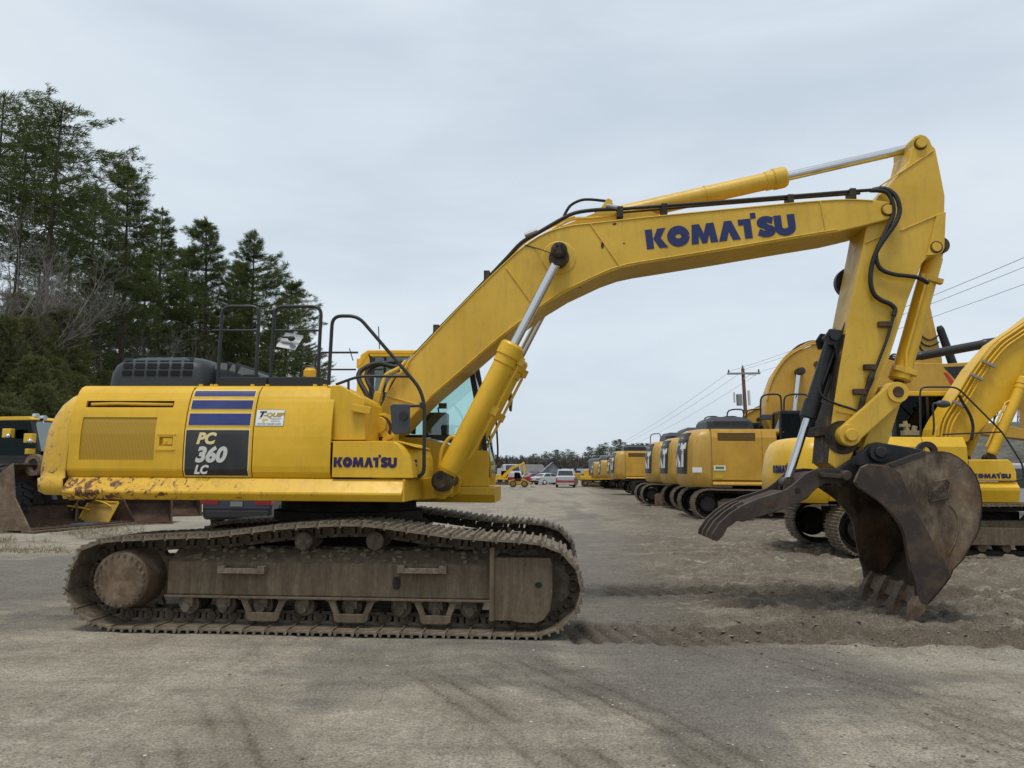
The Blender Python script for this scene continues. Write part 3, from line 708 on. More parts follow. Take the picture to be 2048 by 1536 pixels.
for px, py, d, kind, lab in blist:
    t = at_depth(px, py, d); base = float(hill_z(np.array(t.x), np.array(t.y))) - .2; s = max(.35, (t.z - base) / (11, 9, 10)[kind] * .9)
    o = BARE[kind] if kind not in used else copy_tree(BARE[kind]); used.add(kind); put(o, t.x, t.y, base, s, 0.0 if kind == 2 else None, lab, 'bare trees on the left hillside')
SHR = [shrub(21, 1.9, 2.6, 1700, M_shrub, ''), shrub(22, 1.5, 3.2, 1500, M_shrub, ''), shrub(23, 1.7, 2.0, 900, M_shrub, '')]
used = set(); rr_ = random.Random(4)
SL = 'green shrub in the thicket on the slope left of the engine hood'
for k in range(34):
    px = -40 + 350 * ((k * .618) % 1.0); d = 29 + 15 * rr_.random(); y0_ = rr_.uniform(650, 830)
    t = at_depth(px, 800, d); base = float(hill_z(np.array(t.x), np.array(t.y))) - .2
    kind = k % 3; o = SHR[kind] if kind not in used else copy_tree(SHR[kind]); used.add(kind); put(o, t.x, t.y, base, rr_.uniform(.55, .95) * (1.25 if px < 120 else .9), None, SL, 'shrubs on the slope')
for k in range(26):
    px = -90 + 300 * ((k * .618) % 1.0); d = 22.0 + 6 * rr_.random(); t = at_depth(px, 800, d); base = float(hill_z(np.array(t.x), np.array(t.y))) - .2
    put(copy_tree(SHR[k % 3]), t.x, t.y, base, rr_.uniform(.5, .8), None, SL, 'shrubs on the slope')
for k in range(22):
    px = -30 + 150 * ((k * .618) % 1.0); d = 25.5 + 8 * rr_.random(); t = at_depth(px, 800, d); base = float(hill_z(np.array(t.x), np.array(t.y))) - .25
    put(copy_tree(SHR[k % 3]), t.x, t.y, base, rr_.uniform(.6, 1.0), None, SL, 'shrubs on the slope')
lv = Leaves(55)
for k in range(2600):
    g_ = ground_at(-40 + 330 * lv.r.rand() ** 1.5, 1046 + 62 * lv.r.rand()); 
    if fbm(np.array(g_.x * .8), np.array(g_.y * .8), 66, 3) > .46: lv.clump((g_.x, g_.y, gz(g_.x, g_.y)), (0, 0, .5), 4, .13, .8, .10)
lvo = lv.build('dry_grass', leaf_mat('straw', (.20, .165, .10), (.38, .32, .21), None, None), None); lvo['kind'] = 'stuff'
TW = bare(31, 2.6, .8, M_baredark, '', 4, .025, name='brush'); first = True
for k in range(26):
    px = 150 + 480 * ((k * .618) % 1.0); d = 40 + 34 * rr_.random(); t = at_depth(px, 760, d); base = float(hill_z(np.array(t.x), np.array(t.y))) - .1
    o = TW if first else copy_tree(TW); first = False; put(o, t.x, t.y, base, rr_.uniform(1.0, 1.7), None, 'leafless brown brush under the hillside pines', 'leafless brush on the hillside'); o['category'] = 'brush'
# far tree line behind the yard
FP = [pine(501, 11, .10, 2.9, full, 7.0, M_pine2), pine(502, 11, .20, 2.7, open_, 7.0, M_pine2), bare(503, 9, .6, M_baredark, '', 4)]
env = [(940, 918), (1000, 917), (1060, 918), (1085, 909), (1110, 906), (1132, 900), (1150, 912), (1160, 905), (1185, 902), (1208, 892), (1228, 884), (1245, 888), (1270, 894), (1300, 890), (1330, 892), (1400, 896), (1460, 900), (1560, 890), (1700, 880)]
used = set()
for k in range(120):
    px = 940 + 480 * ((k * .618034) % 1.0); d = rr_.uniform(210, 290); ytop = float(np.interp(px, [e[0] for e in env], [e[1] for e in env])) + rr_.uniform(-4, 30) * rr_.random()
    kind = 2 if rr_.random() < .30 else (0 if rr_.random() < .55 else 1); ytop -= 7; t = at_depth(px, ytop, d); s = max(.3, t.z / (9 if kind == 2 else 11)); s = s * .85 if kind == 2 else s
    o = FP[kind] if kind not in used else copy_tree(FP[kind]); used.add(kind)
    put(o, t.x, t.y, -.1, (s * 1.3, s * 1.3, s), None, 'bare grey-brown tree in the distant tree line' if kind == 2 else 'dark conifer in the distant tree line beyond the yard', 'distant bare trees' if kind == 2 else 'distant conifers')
mb = MB()
M_brown = leaf_mat('far_brush', (.085, .076, .066), (.14, .125, .108), None, None); lv = Leaves(77)
for k in range(12000):
    px = 900 + 520 * lv.r.rand(); d = 200 + 60 * lv.r.rand(); h = 4.6 * lv.r.rand() ** 1.2; x = (px - 1024) / F_PX * d; lv.clump((x, d, h), (0, 0, 1), 3, 1.5, .8, .35)
lvo = lv.build('far_brush', M_brown, None); lvo['kind'] = 'stuff'
# tree beyond the right bank
for k, (px, py, d) in enumerate(((1985, 800, 42), (2030, 770, 46), (2060, 740, 40))):
    t = at_depth(px, py, d); o = copy_tree(BARE[1]); put(o, t.x, t.y, float(rise_z(np.array(t.x), np.array(t.y))) - .3, .45, None, ('leftmost', 'middle one', 'rightmost')[k] + ' of the three small bare trees on the grey bank', 'bare trees on the right bank')

# ------------------------------------------------------------------ utility poles and wires
def upole(x, y, h, label, rz=0.0):
    o = thing('utility_pole', label, 'utility pole', (x, y, 0), rz, 'utility poles along the road')
    mb = MB(); mb.cyl((0, 0, -.2), (0, 0, h), .16, .11, 12); mb.build('pole', M_wood, o)
    mb = MB(); mb.box((-1.15, -.17, h - .42), (1.15, -.08, h - .29)); mb.build('crossarm', M_steel, o, .008)
    for dx, dz in ((-1.05, -.29), (0, 0), (1.05, -.29)):
        mb = MB(); mb.rod([((dx, -.12 if dx else 0, h + dz), .03), ((dx, -.12 if dx else 0, h + dz + .06), .07), ((dx, -.12 if dx else 0, h + dz + .14), .04), ((dx, -.12 if dx else 0, h + dz + .2), .06)], 8); mb.build('insulator', M_mirror, o)
    mb = MB(); mb.tube([(-.05, -.15, h - .75), (.35, -.15, h - .45), (.8, -.15, h - .48)], .02, 5); mb.build('brace', M_steel, o)
    mb = MB(); mb.cyl((-.42, -.1, h - 2.5), (-.42, -.1, h - 1.75), .2, n=14); mb.build('transformer', M_steel, o)
    mb = MB(); mb.box((.22, -.15, h - 2.5), (.34, 0, h - 1.5)); mb.box((-.8, -.12, h - 2.3), (-.7, -.05, h - 1.6)); mb.build('cutout', M_silver, o)
    return o
pt_ = at_depth(1494, 737, 50)
pole1 = upole(pt_.x, pt_.y, pt_.z, 'wooden utility pole with crossarm and transformer above the ochre excavators', R(6)); pole1.rotation_euler = (0, R(-2.0), R(6))
poles = [(pt_.x + .6, 4.0, pt_.z), (pt_.x, 50.0, pt_.z), (pt_.x - 1.0, 112.0, 5.0)]
pole2 = upole(poles[2][0], poles[2][1], 5.0, 'second utility pole, farther along the wires behind the excavators'); pole0 = upole(poles[0][0] + 1.6, poles[0][1], pt_.z, 'utility pole outside the right edge that carries the wires')
for k, dx in enumerate((-1.05, 0, 1.05)):
    mb = MB()
    for (xa, ya, za), (xb, yb, zb_) in zip(poles, poles[1:]):
        pth = []
        for i in range(13):
            t = i / 12; pth.append((xa + (xb - xa) * t + dx, ya + (yb - ya) * t, za + (zb_ - za) * t + (0 if dx == 0 else -.15) - .5 * 4 * t * (1 - t)))
        mb.tube(pth, .009, 4)
    tag(mb.build('power_wire', M_wire), ('lowest left wire strung between the utility poles', 'topmost wire strung between the utility poles', 'right-hand wire strung between the utility poles')[k], 'wire', 'wires between the utility poles')

# ================================================================== the large yellow excavator in front
A0 = ground_at(197, 1264); B0 = ground_at(1095, 1282)
FM = Frame(A0.x, A0.y, math.atan2(A0.y - B0.y, B0.x - A0.x))
Q, P = FM.Q, FM.P
EX = thing('excavator', 'large yellow excavator in front marked PC 360 LC, bucket with thumb lowered to the ground', 'excavator', group=None)
FM.place(EX)
def poly(pts, v): return [Q(x, y, v) for x, y in pts]
def U_(x, y, v): return Q(x, y, v)[0]
def Z_(x, y, v): return Q(x, y, v)[1]
def sweep_u(mb, prof, u0, u1, smooth=False):
    """closed (v, z) outline carried from u0 to u1"""
    a = sum(prof[i][0] * prof[(i + 1) % len(prof)][1] - prof[(i + 1) % len(prof)][0] * prof[i][1] for i in range(len(prof)))
    if a < 0: prof = prof[::-1]
    if u0 > u1: u0, u1 = u1, u0
    return mb.loft([[(u0, v, z) for v, z in prof], [(u1, v, z) for v, z in prof]], smooth)

# ---- tracks
def shoe_mesh(name, width, pitch, grousers=3, gh=0.036, m=None):
    mb = MB(); h = pitch / 2
    mb.box((-h + 0.004, 0, -0.020), (h - 0.004, width, 0.0))
    mb.box((h - 0.004, 0, -0.034), (h + 0.012, width, -0.012))
    for k in range(grousers):
        x = -h + 0.024 + k * (pitch - 0.05) / max(1, grousers - 1)
        a, b = 0.017, 0.009
        vs = [(x - a, 0, 0), (x + a, 0, 0), (x + b, 0, gh), (x - b, 0, gh), (x - a, width, 0), (x + a, width, 0), (x + b, width, gh), (x - b, width, gh)]
        mb.add(vs, [(0, 1, 2, 3), (7, 6, 5, 4), (1, 5, 6, 2), (2, 6, 7, 3), (3, 7, 4, 0)])
    me = bpy.data.meshes.new(name); me.from_pydata(mb.v, [], mb.f); me.materials.append(m or M_shoe); return me
def link_mesh(name, y0, y1, pitch, m=None):
    mb = MB(); h = pitch / 2
    for ya, yb in ((y0, y0 + 0.055), (y1 - 0.055, y1)):
        mb.box((-h * 1.02, ya, -0.052), (h * 0.98, yb, -0.0205))
        mb.box((-h * 0.90, ya, -0.145), (h * 0.90, yb, -0.112))
        mb.box((-0.022, ya + 0.004, -0.113), (0.022, yb - 0.004, -0.051))
        mb.cyl((-h * 0.78, ya - 0.012, -0.084), (-h * 0.78, yb + 0.002, -0.084), 0.047, n=12)
        mb.cyl((h * 0.80, ya + 0.006, -0.084), (h * 0.80, yb - 0.001, -0.084), 0.040, n=10)
    mb.cyl((-h * 0.78, y0 + 0.05, -0.084), (-h * 0.78, y1 - 0.05, -0.084), 0.034, n=10)
    me = bpy.data.meshes.new(name); me.from_pydata(mb.v, [], mb.f); me.polygons.foreach_set('use_smooth', mb.s); me.materials.append(m or M_track); return me
def path_stations(pts, pitch):
    """even stations along a closed (u, z) line: (u, z, tangent)"""
    n = len(pts); seg = [math.dist(pts[i], pts[(i + 1) % n]) for i in range(n)]; per = sum(seg); N_ = round(per / pitch); st = per / N_
    def at(s):
        s %= per
        for i in range(n):
            if s <= seg[i]:
                t = s / seg[i]; a, b = pts[i], pts[(i + 1) % n]; return (a[0] + (b[0] - a[0]) * t, a[1] + (b[1] - a[1]) * t)
            s -= seg[i]
        return pts[0]
    out = []
    for k in range(N_):
        a, b = at(k * st), at((k + 1) * st); m = ((a[0] + b[0]) / 2, (a[1] + b[1]) / 2); d = Vector((b[0] - a[0], b[1] - a[1])).normalized()
        out.append((m[0], m[1], d.x, d.y))
    return out, st
TW, PITCH_T = 0.80, 0.216
trace = [(129, 1182), (135, 1150), (143, 1124), (156, 1100), (180, 1085), (226, 1079), (290, 1077), (350, 1073), (408, 1073), (470, 1066), (540, 1057), (612, 1051), (686, 1048),
         (738, 1049), (826, 1062), (914, 1074), (1002, 1080), (1054, 1082), (1098, 1090), (1131, 1107), (1150, 1128), (1163, 1150), (1167, 1175), (1165, 1203), (1155, 1226), (1130, 1253)]
tp = poly(trace, 0.0)
zb = 0.029
u_fr, u_re = U_(1098, 1276, 0), U_(212, 1258, 0)
tp += [(u_fr, zb + 0.005)] + [(u_fr + (u_re - u_fr) * k / 12, zb) for k in range(1, 13)]
tp += poly([(160, 1240), (139, 1209)], 0.0)
stations, st_p = path_stations(tp, PITCH_T)
me_shoe = shoe_mesh('track_shoe', TW, st_p * 1.0, 3, 0.028)
me_link = link_mesh('track_link', 0.32, 0.56, st_p)
def make_track(dv):
    t = node('track', EX)
    for (u, z, tx, tz) in stations:
        mt = Matrix(((tx, 0, -tz, u), (0, 1, 0, dv), (tz, 0, tx, z), (0, 0, 0, 1)))
        instance(me_shoe, 'track_shoe', t, mt @ Matrix.Rotation(rnd.uniform(-0.012, 0.012), 4, 'Y')); instance(me_link, 'track_link', t, mt)
    # frame of the track with its rollers
    zt, zm, zl = Z_(600, 1099, .34), Z_(600, 1127, .16), Z_(600, 1193, .16)
    zl2 = Z_(600, 1199, .13)
    mb = MB(); u0, u1 = U_(336, 1160, .16), U_(980, 1160, .16)
    sweep_u(mb, [(.16 + dv, zl), (.16 + dv, zm), (.36 + dv, zt), (.58 + dv, zt + .02), (.70 + dv, zm), (.70 + dv, zl)], u0, u1)
    mb.prism([(u0 - .02, zl + .002), (u0 - .02, zm - .06), (u0 + .06, zm + .03), (u0 + .3, zt - .03), (u0 + .3, zl + .002)], .22 + dv, .66 + dv)
    f = mb.build('track_frame', M_frame, EX, 0.012)
    mb = MB(); sweep_u(mb, [(.125 + dv, zl2), (.125 + dv, zl - .002), (.72 + dv, zl - .002), (.72 + dv, zl2)], u0 - .01, u1 + .005); mb.build('lower_flange', M_frame, f, 0.004)
    for xa, xb in ((436, 530), (795, 893)):
        mb = MB(); ua, ub = U_(xa, 1138, .10), U_(xb, 1138, .10); za, zb_ = Z_(xa, 1146, .10), Z_(xa, 1131, .10)
        mb.box((ua, .075 + dv, za), (ub, .157 + dv, za + .012))
        mb.box((ua, .075 + dv, za + .0125), (ua + .07, .157 + dv, zb_)); mb.box((ub - .07, .075 + dv, za + .0125), (ub, .157 + dv, zb_))
        mb.box((ua + .07, .078 + dv, za + .0125), (ub - .07, .10 + dv, za + .05))
        mb.build('step', M_mud, f, 0.004)
    for (cx, cy, w, h) in ((793, 1166, .075, .12),):
        c = Q(cx, cy, .155); mb = MB()
        pts = [(c[0] + w / 2 * math.copysign(abs(math.cos(a)) ** .6, math.cos(a)), c[1] + h / 2 * math.copysign(abs(math.sin(a)) ** .6, math.sin(a))) for a in [2 * math.pi * i / 16 for i in range(16)]]
        mb.prism(pts, .154 + dv, .20 + dv); mb.build('slot_opening', M_under, f)
    # mud lying on the frame
    mb = MB(); r2 = random.Random(int(dv * 10) + 3)
    for k in range(150):
        u = r2.uniform(u0 + .15, u1 - .05); q = r2.random(); v = .19 + .36 * q; z = zm + (zt - zm) * min(1, (v - .16) / .20)
        mb.ball((u, v + dv, z), r2.uniform(.02, .055), r2.uniform(.02, .05), r2.uniform(.012, .03), 6, 4)
    mb.build('mud_clods', M_mud, f, kind='stuff')
    zr = Z_(700, 1213, .25)
    for x in (377, 451, 525, 608, 703, 802, 874, 941):
        u = U_(x, 1213, .25); mb = MB()
        mb.rod([((u, .235 + dv, zr), .05), ((u, .25 + dv, zr), .075), ((u, .262 + dv, zr), .10), ((u, .40 + dv, zr), .10), ((u, .56 + dv, zr), .10), ((u, .60 + dv, zr), .07)], 18)
        mb.box((u - .068, .19 + dv, zr - .015), (u + .068, .245 + dv, zr + .13))
        mb.cyl((u, .178 + dv, zr - .02), (u, .24 + dv, zr - .02), .045, n=12)
        mb.build('track_roller', M_track, f, 0.005)
    for xa, xb in ((485, 562), (661, 740), (834, 906)):
        ua, ub = U_(xa, 1240, .13), U_(xb, 1240, .13); zt_, zb_ = Z_(525, 1201, .13), Z_(525, 1243, .13)
        mb = MB(); w = ub - ua
        mb.prism([(ua + .02, zb_ + .08), (ua + .03, zb_ + .02), (ua + .06, zb_), (ub - .06, zb_), (ub - .03, zb_ + .02), (ub - .02, zb_ + .08)], .14 + dv, .17 + dv)
        for a, s in ((ua, 1), (ub, -1)):
            mb.prism([(a + s * .02, zb_ + .0805), (a + s * .075, zb_ + .0805), (a + s * .035, zt_), (a - s * .035, zt_)], .145 + dv, .19 + dv)
            mb.box((a - s * .06, .14 + dv, zt_ + .001), (a + s * .05, .20 + dv, zt_ + .024))
        mb.build('track_guard', M_frame, f, 0.004)
    for x in (607, 750):
        u, z = Q(x, 1082, .22); mb = MB()
        mb.rod([((u, .20 + dv, z), .06), ((u, .215 + dv, z), .088), ((u, .34 + dv, z), .092), ((u, .36 + dv, z), .075), ((u, .52 + dv, z), .075), ((u, .525 + dv, z), .092), ((u, .60 + dv, z), .088)], 18)
        mb.box((u - .05, .40 + dv, zt - .02), (u + .05, .46 + dv, z + .02)); mb.build('carrier_roller', M_track, f)
    # idler with the guard plate at the front
    ci = Q(1072, 1168, .30); mb = MB()
    mb.rod([((ci[0], .31 + dv, ci[1]), .20), ((ci[0], .32 + dv, ci[1]), .33), ((ci[0], .36 + dv, ci[1]), .35), ((ci[0], .37 + dv, ci[1]), .39), ((ci[0], .45 + dv, ci[1]), .39), ((ci[0], .46 + dv, ci[1]), .35), ((ci[0], .51 + dv, ci[1]), .33)], 30)
    mb.build('idler', M_track, f)
    g = poly([(985, 1116), (1101, 1116), (1105, 1130), (1105, 1190), (1100, 1222), (1088, 1240), (1072, 1247), (1040, 1246), (1020, 1242), (985, 1242)], .09)
    mb = MB(); mb.prism(g, .09 + dv, .13 + dv)
    mb.box((g[0][0] - .025, .06 + dv, g[-1][1]), (g[0][0] + .02, .14 + dv, g[0][1] + .10))
    mb.box((g[0][0] + .022, .10 + dv, g[0][1] - .03), (g[1][0] - .05, .60 + dv, g[0][1] + .005)); gp = mb.build('idler_guard', M_frame, f, 0.008)
    c = Q(1077, 1170, .088); mb = MB(); mb.prism([(c[0] + .035 * math.cos(a), c[1] + .026 * math.sin(a)) for a in [2 * math.pi * i / 14 for i in range(14)]], .086 + dv, .12 + dv); mb.build('guard_opening', M_under, f)
    # final drive
    cd = Q(240, 1160, .04); mb = MB()
    mb.rod([((cd[0], .035 + dv, cd[1]), .20), ((cd[0], .04 + dv, cd[1]), .255), ((cd[0], .06 + dv, cd[1]), .272), ((cd[0], .20 + dv, cd[1]), .285), ((cd[0], .36 + dv, cd[1]), .30), ((cd[0], .40 + dv, cd[1]), .33), ((cd[0], .48 + dv, cd[1]), .33)], 36)
    mb.box((cd[0] + .10, .36 + dv, cd[1] - .20), (u0 + .1, .62 + dv, cd[1] + .20))
    dr = mb.build('final_drive', M_drive, EX, 0.006)
    mb = MB()
    for k in range(22):
        a = 2 * math.pi * k / 22; mb.cyl((cd[0] + .238 * math.cos(a), .022 + dv, cd[1] + .238 * math.sin(a)), (cd[0] + .238 * math.cos(a), .041 + dv, cd[1] + .238 * math.sin(a)), .017, n=6)
    mb.build('bolt_ring', M_track, dr, kind='stuff')
    mb = MB(); sp = []
    for k in range(23):
        for q, rr in ((-.28, .335), (-.14, .385), (.14, .385), (.28, .335)):
            a = 2 * math.pi * (k + q) / 23; sp.append((cd[0] + rr * math.cos(a), cd[1] + rr * math.sin(a)))
    mb.prism(sp, .385 + dv, .435 + dv); mb.build('sprocket', M_track, dr)
make_track(0.0)
make_track(2.59)

# ---- car body, slewing ring
uc = U_(700, 1020, 1.7)
mb = MB(); mb.box((uc - 1.0, .72, .46), (uc + 1.0, 2.67, .86)); mb.box((uc - 1.5, .72, .50), (uc - 1.02, 2.67, .72)); mb.box((uc + 1.02, .72, .50), (uc + 1.5, 2.67, .72))
mb.build('car_body', M_under, EX, 0.02)
mb = MB(); mb.rod([((uc, 1.7, .86), .80), ((uc, 1.7, .98), .80), ((uc, 1.7, 1.0), .86), ((uc, 1.7, 1.10), .86), ((uc, 1.7, 1.11), .78), ((uc, 1.7, 1.22), .78)], 48)
mb.build('slewing_ring', M_under, EX)

# ---- upper deck
zt, zs, zu = Z_(450, 956, .28), Z_(450, 985, .17), Z_(450, 1001, .21)
uL, uR = U_(122, 985, .17), U_(803, 984, .17)
mb = MB()
sweep_u(mb, [(.28, zt), (.175, zs + .01), (.17, zs - .01), (.21, zu), (.5, zu + .01), (.5, zt)], uL, uR)
mb.build('deck_skirt', M_deck, EX, 0.010)
mb = MB(); mb.box((uL + .25, .502, zu + .03), (uR - .1, 3.0, zt - .02)); mb.build('deck_floor', M_under, EX)
mb = MB(); sweep_u(mb, [(3.05, zt), (3.18, zs), (3.14, zu), (3.003, zu + .01), (3.003, zt)], uL, uR); mb.build('deck_skirt', M_deck, EX, 0.01)
nose = poly([(806, 958), (832, 957), (852, 972), (835, 992), (806, 1000)], .35)
mb = MB()
ua, ub = uR + .003, U_(836, 990, .95)
mb.plan([(ua, .19), (ua + .02, .20), (ub, .75), (ub, 1.25), (ua, 1.25)], zu, zt)
mb.prism(poly([(826, 960), (868, 953), (880, 975), (872, 997), (838, 1001), (826, 1000)], 1.3), 1.25, 2.15)
mb.prism(poly([(868, 962), (890, 940), (905, 958), (900, 990), (885, 1000), (868, 998)], 1.22), 1.28, 1.42)
mb.prism(poly([(868, 962), (890, 940), (905, 958), (900, 990), (885, 1000), (868, 998)], 1.22), 1.98, 2.12)
mb.build('front_frame', M_yel, EX, 0.01)

# ---- body side: one curved profile, doors and panels on it
prof_px = [(956, .30), (941, .255), (900, .250), (868, .254), (845, .270), (821, .298), (800, .335), (785, .375), (776, .415), (772, .48)]
pz = [Z_(420, y, v) for y, v in prof_px]; pv = [v for _, v in prof_px]
def bodyV(z): return float(np.interp(z, pz, pv))
Z0, Z5 = pz[0], pz[-1]
def panel(name, m, u0, u1, z0, z1, parent, off=0.0, th=0.03, nz=16, bevel=0.006, openings=()):
    zs_ = [z0 + (z1 - z0) * k / nz for k in range(nz + 1)]
    front = [(bodyV(z) + off, z) for z in zs_]; back = [(bodyV(z) + off + th, z - (0.01 if k == nz else 0)) for k, z in reversed(list(enumerate(zs_)))]
    mb = MB(); sweep_u(mb, front + back, u0, u1)
    for i in range(len(mb.s)): mb.s[i] = False
    return mb.build(name, m, parent, bevel)
S = [U_(129.5, 945, .25), U_(364, 945, .25), U_(502, 945, .25), U_(660, 945, .25)]
g = .006
mb = MB(); mb.box((S[0] + .0, .60, zt), (S[3] - .02, 2.9, Z5 - .035)); mb.build('engine_bay', M_under, EX)
mb = MB(); mb.box((S[0] + .01, .46, Z5 - .028), (S[3] - .02, 3.0, Z5 - .002)); mb.build('top_cover', M_yel, EX, 0.008)
mb = MB(); mb.box((S[0] + .01, 3.0, zt), (S[3], 3.04, Z5 - .03)); mb.build('side_panel', M_yel, EX, 0.008)
# engine door with handle slot, screen and latch: built as a grid of curved pieces round the openings
door = node('engine_door', EX)
def curved_box(mb, u0, u1, z0, z1, off=0.0, th=0.03):
    nz = max(1, int(abs(z1 - z0) / .02)); zs_ = [z0 + (z1 - z0) * k / nz for k in range(nz + 1)]
    sweep_u(mb, [(bodyV(z) + off, z) for z in zs_] + [(bodyV(z) + off + th, z) for z in reversed(zs_)], u0, u1)
def zpx(y):                                   # height on the curved side at a row of the photograph
    z = Z_(420, y, .26)
    for _ in range(4): z = Z_(420, y, bodyV(z))
    return z
def upx(x, y): return U_(x, y, bodyV(zpx(y)))
us = [S[0] + g, upx(173, 808), upx(348, 808), S[1] - g]
zs_slot = (zpx(815), zpx(802)); zs_scr = (zpx(921), zpx(835)); us_scr = (upx(160, 880), upx(309, 880)); us_lat = (upx(318, 884), upx(345, 884)); zs_lat = (zpx(892), zpx(874))
mb = MB()
curved_box(mb, us[0], us[3], zs_slot[1], Z5 - .004); curved_box(mb, us[0], us[1], zs_slot[0], zs_slot[1]); curved_box(mb, us[2], us[3], zs_slot[0], zs_slot[1])
curved_box(mb, us[0], us[3], zs_scr[1], zs_slot[0])
curved_box(mb, us[0], us_scr[0], zs_scr[0], zs_scr[1]); curved_box(mb, us_scr[1], us_lat[0], zs_scr[0], zs_scr[1]); curved_box(mb, us_lat[1], us[3], zs_scr[0], zs_scr[1])
curved_box(mb, us_lat[0], us_lat[1], zs_scr[0], zs_lat[0]); curved_box(mb, us_lat[0], us_lat[1], zs_lat[1], zs_scr[1])
curved_box(mb, us[0], us[3], Z0 + .004, zs_scr[0])
mb.build('door_skin', M_yel, door)
mb = MB(); curved_box(mb, us_scr[0] - .01, us_scr[1] + .01, zs_scr[0] - .01, zs_scr[1] + .01, .012, .006); mb.build('screen', M_screen, door)
mb = MB(); curved_box(mb, us[1] - .01, us[2] + .01, zs_slot[0] - .01, zs_slot[1] + .01, .055, .01); mb.build('slot_recess', M_rust, door)
mb = MB(); zc = (zs_slot[0] + zs_slot[1]) / 2; mb.tube([(us[1] + .04, bodyV(zc) + .03, zc), (us[1] + .3, bodyV(zc) + .028, zc + .008), (us[2] - .18, bodyV(zc) + .03, zc), (us[2] - .02, bodyV(zc) + .035, zc)], .018, 8); mb.build('grab_bar', M_cw, door)
mb = MB(); curved_box(mb, us_lat[0] - .01, us_lat[1] + .01, zs_lat[0] - .01, zs_lat[1] + .01, .035, .01); mb.build('latch_recess', M_cw, door)
mb = MB(); um = (us_lat[0] + us_lat[1]) / 2; zc = (zs_lat[0] + zs_lat[1]) / 2; mb.box((um - .035, .258, zs_lat[0] + .012), (us_lat[1] - .008, .285, zs_lat[1] - .012)); mb.cyl((um, .250, zc), (um, .26, zc), .013, n=10); mb.build('latch', M_yel, door, 0.004)
mb = MB(); curved_box(mb, us_lat[0] - .03, us_lat[1] + .03, zpx(901), zpx(898), -.008, .007); curved_box(mb, us_lat[0] - .02, us_lat[1] + .03, zpx(870), zpx(868.5), -.006, .005); mb.build('latch_rib', M_yel, door)
# panel with stripes and model plate
p2 = panel('striped_panel', M_yel, S[1] + g, S[2] - g, Z0 + .004, Z5 - .004, EX)
du0, du1 = upx(370.5, 905), upx(496, 905)
for ya, yb in ((792, 782), (817.5, 800.5), (850, 827)):
    mb = MB(); curved_box(mb, du0 + .01, du1, zpx(ya), zpx(yb), -.007, .007); mb.build('blue_stripe', M_blue, p2)
    mb = MB(); curved_box(mb, du0 + .0, du1 + .01, zpx(ya) - .008, zpx(yb) + .008, -.002, .002); mb.build('stripe_border', M_cream, p2)
mb = MB(); curved_box(mb, du0, du1, zpx(951), zpx(860), -.007, .007); pl = mb.build('model_plate', M_decalblack, p2)
mb = MB(); curved_box(mb, du0 - .012, du1 + .012, zpx(953), zpx(857.5), -.002, .002); mb.build('plate_border', M_cream, p2)
def conform(o, off):
    for v in o.data.vertices: v.co.y = bodyV(v.co.z) - off
    return o
def side_text(name, body, x0, y0, x1, y1, m, parent, bold, sh, wide):
    u0_, z0_, u1_, z1_ = upx(x0, y1), zpx(y1), upx(x1, y1), zpx(y0); h = (z1_ - z0_) / 0.73
    return conform(font_text(name, body, m, parent, (u0_, 0, z0_), ((u1_ - u0_) / wide, 0, 0), (0, 0, h), (0, -1, 0), bold, sh), .010)
side_text('lettering', 'PC', 393, 865, 437, 887, M_cream, p2, .05, .25, 1.50)
side_text('lettering', '360', 390, 893, 472, 923, M_silver, p2, .05, .25, 2.05)
lc = side_text('lettering', 'LC', 391, 930, 421, 947, M_silver, p2, .05, .25, 1.40)
for v in lc.data.vertices: v.co.y = .236
# plain panel with the dealer's sticker
p3 = panel('side_panel', M_yel, S[2] + g, S[3] - g, Z0 + .004, Z5 - .004, EX)
s0, s1, sz0, sz1 = upx(513, 835), upx(568, 835), zpx(851), zpx(820)
mb = MB(); curved_box(mb, s0, s1, sz0, sz1, -.006, .006); st_ = mb.build('sticker', M_white, p3)
mb = MB(); curved_box(mb, s0 - .006, s1 + .006, sz0 - .006, sz1 + .006, -.002, .002); mb.build('sticker_border', M_steel, p3)
hgt = sz1 - sz0; wid = s1 - s0
def stick(name, body, fx, fy, fh, m, bold=.03, sh=.25, w=1.0):
    z = sz0 + hgt * fy; k = hgt * fh
    conform(font_text(name, body, m, st_, (s0 + wid * fx, 0, z), (k * w, 0, 0), (0, 0, k), (0, -1, 0), bold, sh), .009)
stick('sticker_print', 'T', .06, .56, .50, M_black, .05, .3, 1.3); stick('sticker_print', '-QUIP', .25, .57, .36, plain('gold_print', (.42, .28, .03)), .05, .3, 1.35)
stick('sticker_print', 'WWW.TQUIP.COM', .06, .06, .15, M_black, 0, .1, 1.15)
mb = MB(); 
for (a, b, c, d) in ((.07, .20, .44, .47), (.48, .92, .44, .47), (.56, .86, .36, .39), (.54, .88, .27, .30)): curved_box(mb, s0 + wid * a, s0 + wid * b, sz0 + hgt * c, sz0 + hgt * d, -.0075, .001)
mb.build('sticker_print', M_steel, st_)
mb = MB(); curved_box(mb, s0 + wid * .24, s0 + wid * .32, sz0 + hgt * .22, sz0 + hgt * .46, -.0075, .001); curved_box(mb, s0 + wid * .33, s0 + wid * .43, sz0 + hgt * .32, sz0 + hgt * .44, -.0075, .001); mb.build('sticker_print', M_cw, st_)
